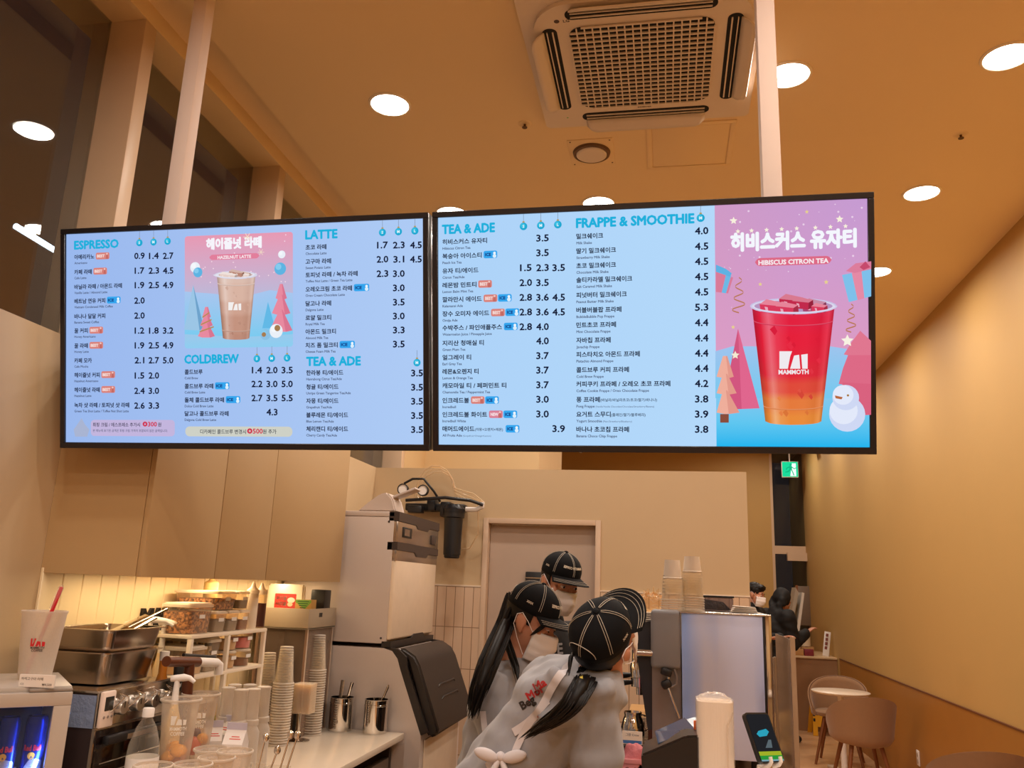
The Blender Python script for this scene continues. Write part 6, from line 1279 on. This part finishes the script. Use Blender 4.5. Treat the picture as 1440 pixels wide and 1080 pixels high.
def cap(par, H, text=True):
    n, m_ = 48, 12; b = B(); rows = []
    for j in range(m_+1):
        ph = -.16+(PI/2+.16)*j/m_; rows.append([b.verts.new(dome(2*PI*i/n, max(ph, 0)) + V((0, 0, ph*.12 if ph < 0 else 0))) for i in range(n)] if j < m_ else [b.verts.new(dome(0, PI/2))])
    for j in range(m_-1):
        for i in range(n): b.faces.new((rows[j][i], rows[j][(i+1) % n], rows[j+1][(i+1) % n], rows[j+1][i])[::-1])
    for i in range(n): b.faces.new((rows[m_-1][i], rows[m_-1][(i+1) % n], rows[m_][0])[::-1])
    cp = put('cap', b, capf, par, H); sd = cp.modifiers.new('thickness', 'SOLIDIFY'); sd.thickness = .003; sd.offset = -1
    b = B(); nu, nv = 22, 6; g = [[[b.verts.new(brimp(-1+2*i/nu, j/nv)+V((0, 0, -.0035*k))) for j in range(nv+1)] for i in range(nu+1)] for k in (0, 1)]
    for i in range(nu):
        for j in range(nv): b.faces.new((g[0][i][j], g[0][i+1][j], g[0][i+1][j+1], g[0][i][j+1])[::-1]); b.faces.new((g[1][i][j], g[1][i+1][j], g[1][i+1][j+1], g[1][i][j+1]))
        b.faces.new((g[0][i][nv], g[0][i+1][nv], g[1][i+1][nv], g[1][i][nv])[::-1]); b.faces.new((g[0][i][0], g[0][i+1][0], g[1][i+1][0], g[1][i][0]))
    put('brim', b, capf, cp, H)
    b = B()
    for k in range(6):
        for d in (-.035, .035):
            if k in (0,) and False: continue
            a = k*PI/3+PI/6*0; tube(b, [dome(a+d/max(math.cos(ph), .25), ph, .0012) for ph in [.02+1.40*q/10 for q in range(11)]], .0009, 5)
    for v in (.5, .68, .86): tube(b, [brimp(-.94+1.88*i/18, v)+V((0, 0, .0008)) for i in range(19)], .0008, 5)
    put('stitching', b, thread, cp, H)
    put('button', ell(B(), (0, -.010, C0+CZ+.001), (.009, .009, .005)), capf, cp, H)
    def txt(s, a0, ph0, wd, hgt):
        p, f = glyphs(s, .03); x1 = max(q[0] for q in p); b = B(); vs = [b.verts.new(dome(a0+(q[0]/x1-.5)*wd, ph0+q[1]*hgt, .0022)) for q in p]
        for q in f:
            try: b.faces.new([vs[i] for i in q])
            except ValueError: pass
        put('lettering', b, M('cap_lettering', '#e8dcc8', .6), cp, H, 0)
    txt('MAMMOTH COFFEE', 0, .36, 1.25, .17); txt('XXX', 1.5, .14, .26, .12); txt('XXX', -1.5, .14, .26, .12)
    # closing strap arc at the back
    b = tube(B(), [dome(PI+.55*math.cos(q), .02+.42*math.sin(q), .0015) for q in [PI*i/12 for i in range(13)]], .0012, 6); put('back_arc', b, thread, cp, H)
    return cp
def mask(par, H):
    b = B(); nu, nv = 20, 14; g = []
    for i in range(nu+1):
        u = -1+2*i/nu; row = []
        for j in range(nv+1):
            v = j/nv; z = -.012-.105*v + .006*(1-abs(u))*(1-v); a = u*1.22; bul = math.sin(PI*min(1, .12+v*.86)); rx = .066+.006*bul-.014*max(0, v-.6); ry = .072+.030*bul*(1-.5*u*u)+.016*(1-abs(u))**2*(1-v)
            pl = .0018*math.sin(v*PI*6)*(1-v*.2)
            row.append(b.verts.new(((rx+pl)*math.sin(a), .018+(ry+pl)*math.cos(a), z)))
        g.append(row)
    for i in range(nu):
        for j in range(nv): b.faces.new((g[i][j], g[i+1][j], g[i+1][j+1], g[i][j+1]))
    mk = put('face_mask', b, maskm, par, H); sd = mk.modifiers.new('thickness', 'SOLIDIFY'); sd.thickness = .002
    b = B()
    for s in (-1, 1): tube(b, [(.064*s, .045, -.02), (.078*s, .018, .008), (.083*s, -.012, .028), (.082*s, -.03, .015)], .0014, 6); tube(b, [(.062*s, .042, -.105), (.072*s, .0, -.06), (.083*s, -.028, -.02), (.082*s, -.03, .015)], .0014, 6)
    put('ear_loop', b, maskm, mk, H); return mk
def hair_shell(par, H, low=-.08, ext=None):
    b = B(); n, m_ = 40, 12; rows = []
    for j in range(m_+1):
        ph = -1.05+1.35*j/m_; row = []
        for i in range(n):
            a = math.radians(66+228*i/(n-1)); k = math.cos(ph); zz = .03+.088*math.sin(ph); q_ = min(1, max(0, (abs(a-PI)-.95)/.25)); cut = low*(1-q_)-.004*q_
            row.append(b.verts.new((.0755*math.sin(a)*max(k, .72), -.013+.0935*math.cos(a)*max(k, .72), max(zz, cut))))
        rows.append(row)
    for j in range(m_):
        for i in range(n-1): b.faces.new((rows[j][i], rows[j+1][i], rows[j+1][i+1], rows[j][i+1]))
    o = put('hair', b, hairm, par, H); sd = o.modifiers.new('thickness', 'SOLIDIFY'); sd.thickness = .004; sd.offset = 1; return o
def tail(par, pts, r0, n=46, seed=1, r1=.004, name='ponytail'):
    """a fall of hair as many strands along one path"""
    rr = random.Random(seed); b = B(); pts = [V(p) for p in pts]; L = len(pts)-1
    tube(b, pts, [r0*.55*math.sin(PI*(.3+.66*i/L)) + .001 for i in range(L+1)], 12)
    for k in range(n):
        a, d = rr.uniform(0, 2*PI), math.sqrt(rr.random()); o = V((math.cos(a), math.sin(a)*.6, math.sin(a)*.5))*r0*d; e = rr.uniform(.72, 1.06); q = []; wv = V((rr.uniform(-1, 1), rr.uniform(-1, 1), rr.uniform(-.3, .3)))
        for i in range(L*2+1):
            s = i/(L*2)*e; x = s*L; i0 = min(int(x), L-1); p = pts[i0].lerp(pts[i0+1], x-i0); w_ = math.sin(PI*(.24+.66*s)); q.append(p+o*w_*1.1+wv*r0*.35*s*s*math.sin(s*5+k))
        tube(b, q, [.0027]*(L*2-1)+[.0018, .0005], 5)
    return mesh(name, b, hairm, par, 60, world=True)
def hand(bm, wrist, d, nrm, s=1, curl=.5, side=1):
    """palm, four bent fingers of unequal length and a thumb off the side of the palm"""
    y = V(d).normalized(); z = V(nrm); z = (z-y*z.dot(y)).normalized(); x = y.cross(z)*side; w_ = V(wrist)
    for i in range(4): cone(bm, w_+x*(-.026+.0175*i)*.6+y*.01, w_+x*(-.027+.018*i)+y*.085*s, .014, .0105, 10)
    for i, L in enumerate((.068, .078, .074, .058)):
        p = w_+x*(-.027+.018*i)+y*.086*s; an = 0
        for k, f in enumerate((.45, .32, .25)):
            an += curl*(.5+.35*k); q = p+(y*math.cos(an)-z*math.sin(an))*L*f; cone(bm, p, q, .0092-.001*k, .0085-.001*k, 8); p = q
    p = w_+x*-.02+y*.02
    for f, sp in ((.035, .8), (.03, .45), (.024, .25)): q = p+(x*-sp+y*(1-sp*.5)-z*.25).normalized()*f; cone(bm, p, q, .0115, .010, 8); p = q
def person(name, label, foot):
    return thing(name, label, 'person', foot)
def legs(par, bm, hip, feet, h):
    b = B()
    for s, f in zip((-1, 1), feet):
        hp = V(hip)+V(h)*s*.085; k = hp.lerp(V(f), .48)+V((0, 0, .02)); cone(b, hp, k, .095, .07); cone(b, k, V(f)+V((0, 0, .09)), .07, .055)
    ell(b, hip, (.16, .125, .12)); blob('trousers', b, jean, par, .012, 3, .006)
def shoes(par, feet, fwd):
    f = V((fwd[0], fwd[1], 0)).normalized()
    for p in feet:
        b = B(); cone(b, V(p)+V((0, 0, .045)), V(p)+f*.15+V((0, 0, .036)), .042, .036); bmesh.ops.bisect_plane(b, geom=b.verts[:]+b.edges[:]+b.faces[:], plane_co=(0, 0, .002), plane_no=(0, 0, -1), clear_outer=True); mesh('shoe', b, shoe, par, 60, world=True)

# ---------- the tall worker at the back
Y1_ = 3.75; hc = onY(787, 820, Y1_); ft = V((hc.x-.05, Y1_+.02, 0))
p1 = person('person', 'person in black cap and black top with a white mask, looking at the camera', ft)
H = axes((.60, -.74, -.30), (.16, -.06, 1), hc)
neck = H @ V((0, -.035, -.13)); ch = V((neck.x-.03, neck.y+.02, neck.z-.24)); hip = V((ft.x, ft.y+.02, .93)); sx = V((.70, .66, 0)); 
feet = [ft-sx*.11, ft+sx*.11]
b = B(); head_bm(b, H); cone(b, neck, neck+V((0, .01, -.1)), .056, .062); cone(b, ch, hip, .12, .12); el = []
for s in (-1, 1):
    sh = ch+sx*s*.17+V((0, 0, .12)); e = sh+V((.02*s-.02, -.03, -.28)); w_ = e+V((.05, -.17, -.08)); cone(b, ch+V((0, 0, .1)), sh, .07, .05); cone(b, sh, e, .048, .04); cone(b, e, w_, .04, .028); hand(b, w_, w_-e, (0, 0, 1), 1, .35, s); el.append((sh, e, w_)); cone(b, hip+sx*s*.085, feet[0 if s < 0 else 1]+V((0, 0, .06)), .07, .04)
blob('body', b, skin, p1, .0065, 1)
b = B(); cone(b, neck+V((0, .01, -.06)), ch, .075, .15); ell(b, ch+V((0, 0, .04)), (.2, .15, .17), Matrix.Rotation(.75, 3, 'Z')); cone(b, ch, hip+V((0, 0, -.02)), .165, .16)
for sh, e, w_ in el: cone(b, sh-V((0, 0, .01)), e, .075, .06); cone(b, e, w_.lerp(e, .1), .058, .042); cone(b, ch+V((0, 0, .09)), sh, .1, .07)
sw_ = blob('sweatshirt', b, blackf, p1, .01, 3, .007)
legs(p1, None, hip, feet, sx); shoes(p1, feet, (.66, -.7)); eyes(p1, H); cap(p1, H); mask(p1, H); hair_shell(p1, H, -.06)
q = onY(793, 922, 3.56); F = Flat(q, V((.76, .6, .05)), (0, 0, 1), V((.6, -.76, 0))); F.text(-.05, 0, 'WE', .062, '#8d8a8c', fat=.03); 
p_ = F; 
# letters lie on the chest: pushed onto the cloth
bv = bpy.context.evaluated_depsgraph_get(); from mathutils.bvhtree import BVHTree
def onto(F, target, par, name, dirv, lift=.002):
    me = target.data; Mw = par.matrix_basis; tr = BVHTree.FromPolygons([Mw @ v.co for v in me.vertices], [tuple(p.vertices) for p in me.polygons]); d = V(dirv).normalized()
    for i, p in enumerate(F.P):
        h = tr.ray_cast(p-d*.5, d, 1.2)
        if h[0] is not None: F.P[i] = h[0]-d*lift
    return F.build(name, INK, par)
onto(F, sw_, p1, 'chest_letters', V((-.45, 1, -.05)))

# ---------- the worker in profile
Y2_ = 3.1; hc = onY(747, 873, Y2_); ft = V((hc.x-.12, Y2_+.04, 0))
p2 = person('person', 'person in grey hoodie with long black hair and cap, in profile looking down', ft)
H = axes((.88, -.20, -.40), (.42, -.10, .9), hc)
neck = onY(731, 925, Y2_+.01); ch = onY(716, 1002, Y2_+.03); hip = V((ft.x, ft.y, .90)); sx = V((-.16, -.98, 0)); feet = [ft-sx*.1, ft+sx*.1]
b = B(); head_bm(b, H); cone(b, H @ V((0, -.03, -.1)), neck+V((0, 0, -.05)), .05, .058); cone(b, ch, hip, .11, .11); el = []
for s in (-1, 1):
    sh = ch+sx*s*.155+V((-.01, 0, .085)); e = sh+V((.06, -.02*s, -.27)); w_ = e+V((.22, -.03*s, -.02)); cone(b, ch+V((0, 0, .08)), sh, .06, .045); cone(b, sh, e, .042, .036); cone(b, e, w_, .035, .025); hand(b, w_, w_-e, (0, 0, 1), .92, .5, s); el.append((sh, e, w_)); cone(b, hip+sx*s*.08, feet[0 if s < 0 else 1]+V((0, 0, .06)), .065, .04)
blob('body', b, skin, p2, .0065, 1)
b = B(); cone(b, neck+V((-.005, 0, -.05)), ch, .07, .14); ell(b, ch+V((-.01, 0, .03)), (.135, .185, .16)); cone(b, ch, hip+V((0, 0, -.05)), .145, .15)
for sh, e, w_ in el: cone(b, sh, e, .078, .066); cone(b, e, w_.lerp(e, .1), .06, .045); cone(b, ch+V((0, 0, .07)), sh, .1, .075)
for i in range(9):      # hood lying on the back and round the neck
    a = PI*(.12+.76*i/8); cone(b, neck+V((.015-.085*math.sin(a), -.105*math.cos(a), -.045-.02*math.sin(a))), neck+V((.0-.10*math.sin(a), -.10*math.cos(a), -.085-.03*math.sin(a))), .026, .03)
ell(b, onY(684, 957, Y2_+.02), (.045, .08, .065)); ell(b, onY(690, 930, Y2_+.02), (.045, .085, .03))
hd2 = blob('hoodie', b, hood_g, p2, .009, 2, .013, 9)
legs(p2, None, hip, feet, sx); shoes(p2, feet, (.95, -.2)); eyes(p2, H, 1); cap(p2, H); mask(p2, H); hair_shell(p2, H, -.085)
pts = [H @ V((0, -.105, .05))]+[onY(x, y, Y2_+dy) for x, y, dy in ((713, 872, -.03), (701, 900, -.12), (688, 930, -.21), (677, 960, -.25), (669, 985, -.25), (664, 1006, -.22))]
tail(p2, pts, .037, 120, 3)
tail(p2, [H @ V((.06, -.07, .02)), H @ V((.07, -.065, -.06)), onY(724, 935, Y2_-.11), onY(730, 962, Y2_-.17)], .014, 16, 5, name='side_lock'); tail(p2, [H @ V((.045, .078, .04)), H @ V((.062, .062, .0)), H @ V((.072, .045, -.03))], .008, 10, 6, name='side_lock')
def band(par, pts, wd, nrm, mat, name, th=.003):
    b = B(); pts = [V(p) for p in pts]; a = []; 
    for i, p in enumerate(pts):
        d = (pts[min(i+1, len(pts)-1)]-pts[max(i-1, 0)]).normalized(); s = d.cross(V(nrm)).normalized()*wd/2; n_ = V(nrm).normalized()*th; a.append([b.verts.new(p+s), b.verts.new(p-s), b.verts.new(p-s+n_), b.verts.new(p+s+n_)])
    for q, r in zip(a, a[1:]):
        for k in range(4): b.faces.new((q[k], q[(k+1) % 4], r[(k+1) % 4], r[k]))
    b.faces.new(a[0][::-1]); b.faces.new(a[-1]); return mesh(name, b, mat, par, 60, world=True)
def drape(target, par, px, lift=.004):
    """points on the cloth under the given pixels of the camera's view"""
    for _ in range(3):
        px = [px[0]]+[q for a, c in zip(px, px[1:]) for q in ((a[0]*.75+c[0]*.25, a[1]*.75+c[1]*.25), (a[0]*.25+c[0]*.75, a[1]*.25+c[1]*.75))]+[px[-1]] if len(px) > 1 else px
    me = target.data; Mw = par.matrix_basis; tr = BVHTree.FromPolygons([Mw @ v.co for v in me.vertices], [tuple(p.vertices) for p in me.polygons]); out = []
    for x, y in px:
        h = tr.ray_cast(CAM, ray(x, y).normalized(), 8)
        if h[0] is not None: out.append(h[0]-ray(x, y).normalized()*lift)
    return out
q = drape(hd2, p2, [(679, 1000), (681, 1020), (685, 1040), (692, 1060), (702, 1078)])
if len(q) > 2: band(p2, q, .02, (0, -1, .1), apron, 'apron_string')

# ---------- the worker bending to the bar, back to us
Y3_ = 2.5; hc = onY(850, 900, Y3_); 
ft = V((onY(700, 1075, Y3_).x-.10, Y3_+.12, 0))
p3 = person('person', 'person in grey hoodie bending right with her back to us, black cap and low ponytail', ft)
H = axes((.50, .52, .69), (-.14, -.82, .55), hc)
neck = onY(826, 958, Y3_+.02); ch = onY(788, 1000, Y3_+.08); hip = onY(690, 1120, Y3_+.14); hip.z = max(hip.z, .86); sx = (onY(866, 1000, Y3_)-onY(752, 962, Y3_+.16)).normalized(); feet = [ft+V((-.1, .05, 0)), ft+V((.1, -.03, 0))]
b = B(); head_bm(b, H); cone(b, H @ V((0, -.03, -.1)), neck, .05, .058); cone(b, neck, ch, .06, .1); cone(b, ch, hip, .11, .11)
shR, shL = onY(836, 990, Y3_-.01), onY(768, 958, Y3_+.19)
eR = V((shR.x+.015, shR.y+.02, shR.z-.27)); wR = eR+V((.10, .18, -.0)); wR.z = 1.02; eL = shL+V((.10, .17, -.2)); wL = eL+V((.14, .06, .0)); wL.z = 1.0
for sh, e, w_, s in ((shR, eR, wR, 1), (shL, eL, wL, -1)): cone(b, ch.lerp(neck, .5), sh, .06, .045); cone(b, sh, e, .042, .036); cone(b, e, w_, .035, .025); hand(b, w_, w_-e, (0, 0, 1), .92, .45, s)
for s, f in zip((-1, 1), feet): cone(b, hip+V((.08*s, -.02*s, 0)), f+V((0, 0, .06)), .065, .04)
blob('body', b, skin, p3, .0065, 1)
b = B(); cone(b, neck-V((.0, 0, .015)), ch, .075, .125); cone(b, shL.lerp(neck, .3), shR.lerp(neck, .3), .085, .09); ell(b, ch, (.15, .13, .15)); cone(b, ch, hip+V((0, 0, -.03)), .135, .15)
for sh, e, w_ in ((shR, eR, wR), (shL, eL, wL)): cone(b, sh, e, .074, .068); cone(b, e, w_.lerp(e, .12), .064, .044); cone(b, ch.lerp(neck, .5), sh, .09, .076)
for i in range(11):
    a = PI*(-.1+1.2*i/10); c0 = neck+V((-.01, -.02, -.005)); cone(b, c0+V((.085*math.cos(a)-.02*math.sin(a), -.075*math.sin(a), .012-.03*math.sin(a))), c0+V((.075*math.cos(a)-.07*math.sin(a), -.07*math.sin(a), -.05-.03*math.sin(a))), .022, .03)
hp_ = [onY(x, y, Y3_-.085) for x, y in ((778, 944), (793, 957), (812, 968), (834, 974), (853, 966))]
for i, (a_, c_) in enumerate(zip(hp_, hp_[1:])): cone(b, a_, c_, .026, .026); cone(b, a_+V((-.02, .02, -.03)), c_+V((-.015, .02, -.035)), .032, .032)
hd3 = blob('hoodie', b, hood_g, p3, .009, 2, .014, 9)
legs(p3, None, hip-V((0, 0, .02)), feet, (.9, -.3, 0)); shoes(p3, feet, (.7, .7)); eyes(p3, H); cap(p3, H); mask(p3, H); hair_shell(p3, H, -.075)
pts = [onY(822, 958, Y3_-.13), onY(817, 968, Y3_-.16), onY(808, 985, Y3_-.175), onY(790, 1003, Y3_-.17), onY(768, 1018, Y3_-.15), onY(745, 1033, Y3_-.12)]
tail(p3, [H @ V((0, -.1, -.02)), H @ V((0, -.12, -.06))]+pts, .032, 90, 8)
mesh('hair_tie', lathe(B(), [(.016, -.004), (.02, -.004), (.02, .004), (.016, .004), (.016, -.004)], onY(821, 961, Y3_-.135), 16, Matrix.Rotation(1.2, 4, 'Y')), M('yellow_tie', '#c9b23a', .5), p3, world=True)
tail(p3, [H @ V((-.06, -.05, -.02)), onY(803, 925, Y3_-.1), onY(800, 950, Y3_-.12)], .006, 8, 9, name='side_lock')
for nm, px, wd in (('apron_strap', [(803, 934), (790, 945), (775, 968), (765, 990), (752, 1008), (738, 1020), (722, 1030)], .022), ('apron_strap', [(770, 985), (757, 1000), (742, 1020), (730, 1043), (722, 1064)], .02), ('apron_string', [(728, 1062), (712, 1066), (698, 1070), (684, 1078)], .02)):
    q = drape(hd3, p3, px)
    if len(q) > 2: band(p3, q, wd, (0, -1, .2), apron, nm)
q = drape(hd3, p3, [(704, 1064)], .012) or [hip+V((0, -.16, .1))]
b = B(); c0 = q[0]
for s in (-1, 1):
    for k, (dx, dz, rot) in enumerate(((.040, .004, .25),)): ell(b, c0+V((dx*s, -.008-.004*k, dz)), (.036, .011, .017), Matrix.Rotation(-rot*s, 3, 'Y'), 16, 10)
    tube(b, [c0, c0+V((.02*s, -.012, -.04)), c0+V((.035*s-.01, -.006, -.10))], [.006, .011, .009], 8)
ell(b, c0, .014); mesh('apron_bow', b, apron, p3, 60, world=True)
c0 = onY(757, 982, 2.3); u_ = (onY(772, 965, 2.3)-onY(745, 1003, 2.3)).normalized(); v_ = V((-u_.z, 0, u_.x)) if False else V((u_.z*-1, 0, u_.x))
for (s, x, y, col, wd) in (('Ma', 754, 972, '#b3262c', 0), ('Mor', 744, 985, '#b3262c', 0), ('Beg', 735, 998, '#2a2426', 0), ('m', 748, 1014, '#b3262c', 0)):
    o = onY(x, y, 2.3); F = Flat(o, V((.82, 0, .52)), V((-.52, 0, .82)), (0, -1, 0)); F.text(0, 0, s, .031, col, fat=.04); onto(F, hd3, p3, 'back_letters', ray(x, y))

# ---------- two customers at the far end
def customer(label, hc, fwd, up, coat, arm, masked, lean=0):
    ft = V((hc.x-fwd[0]*lean, hc.y-fwd[1]*lean, 0)); p = person('person', label, ft); H = axes(fwd, up, hc); nk = H @ V((0, -.03, -.15)); hip = V((ft.x, ft.y, .92)); f = V((fwd[0], fwd[1], 0)).normalized(); sx = V((f.y, -f.x, 0)); ch = nk.lerp(hip, .42); feet = [ft-sx*.12, ft+sx*.12]
    b = B(); head_bm(b, H); cone(b, nk, ch, .06, .11); cone(b, ch, hip, .11, .11); A = []
    for s in (-1, 1):
        sh = nk+sx*s*.19+V((0, 0, -.07)); e = sh+f*.06+V((0, 0, -.28)); w_ = e+f*.2+V((0, 0, arm)); cone(b, nk+V((0, 0, -.08)), sh, .06, .05); cone(b, sh, e, .045, .04); cone(b, e, w_, .038, .028); hand(b, w_, w_-e, (0, 0, 1), 1, .4, s); A.append((sh, e, w_)); cone(b, hip+sx*s*.085, feet[(s+1)//2]+V((0, 0, .06)), .07, .04)
    blob('body', b, skin, p, .0075, 1)
    b = B(); cone(b, nk+V((0, 0, -.01)), ch, .09, .18); cone(b, ch, hip+V((0, 0, -.12)), .19, .19)
    for sh, e, w_ in A: cone(b, sh, e, .1, .085); cone(b, e, w_.lerp(e, .1), .08, .06); cone(b, nk+V((0, 0, -.09)), sh, .11, .1)
    return p, H, b, nk, hip, feet, f, sx
ca = M('black_coat', '#121214', .75, var=.1, scale=30)
p4, H, b, nk, hip, feet, f, sx = customer('person in a black jacket and white mask standing past the partition end', onY(1062, 836, 9.6), (.85, -.45, -.2), (.1, 0, 1), ca, .05, True)
blob('jacket', b, ca, p4, .014, 2, .01); legs(p4, None, hip, feet, sx); shoes(p4, feet, f); eyes(p4, H); mask(p4, H)
b = B(); ell(b, (0, -.02, .045), (.083, .098, .085), seg=24, rings=16); ell(b, (0, .05, .085), (.06, .05, .035)); bmesh.ops.transform(b, matrix=H, verts=b.verts); hs = blob('hair', b, hairm, p4, .008, 1, .006, 40)
p5, H, b, nk, hip, feet, f, sx = customer('person in a black hooded coat leaning at the far counter', onY(1101, 845, 10.5), (.75, .45, -.5), (.3, .2, .9), ca, .12, False, .12)
for i in range(9): a = 2*PI*i/9; cone(b, H @ V((.09*math.cos(a), -.04+.03*math.sin(a), -.06+.1*math.sin(a))), H @ V((.085*math.cos(a), -.07, -.04+.09*math.sin(a))), .035, .04)
ell(b, H @ V((0, -.03, .03)), (.105, .105, .115))
blob('hooded_coat', b, ca, p5, .014, 2, .012); legs(p5, None, hip, feet, sx); shoes(p5, feet, f); eyes(p5, H); hair_shell(p5, H, -.08)
bpy.data.objects.remove(_fo); bpy.data.curves.remove(_fc)
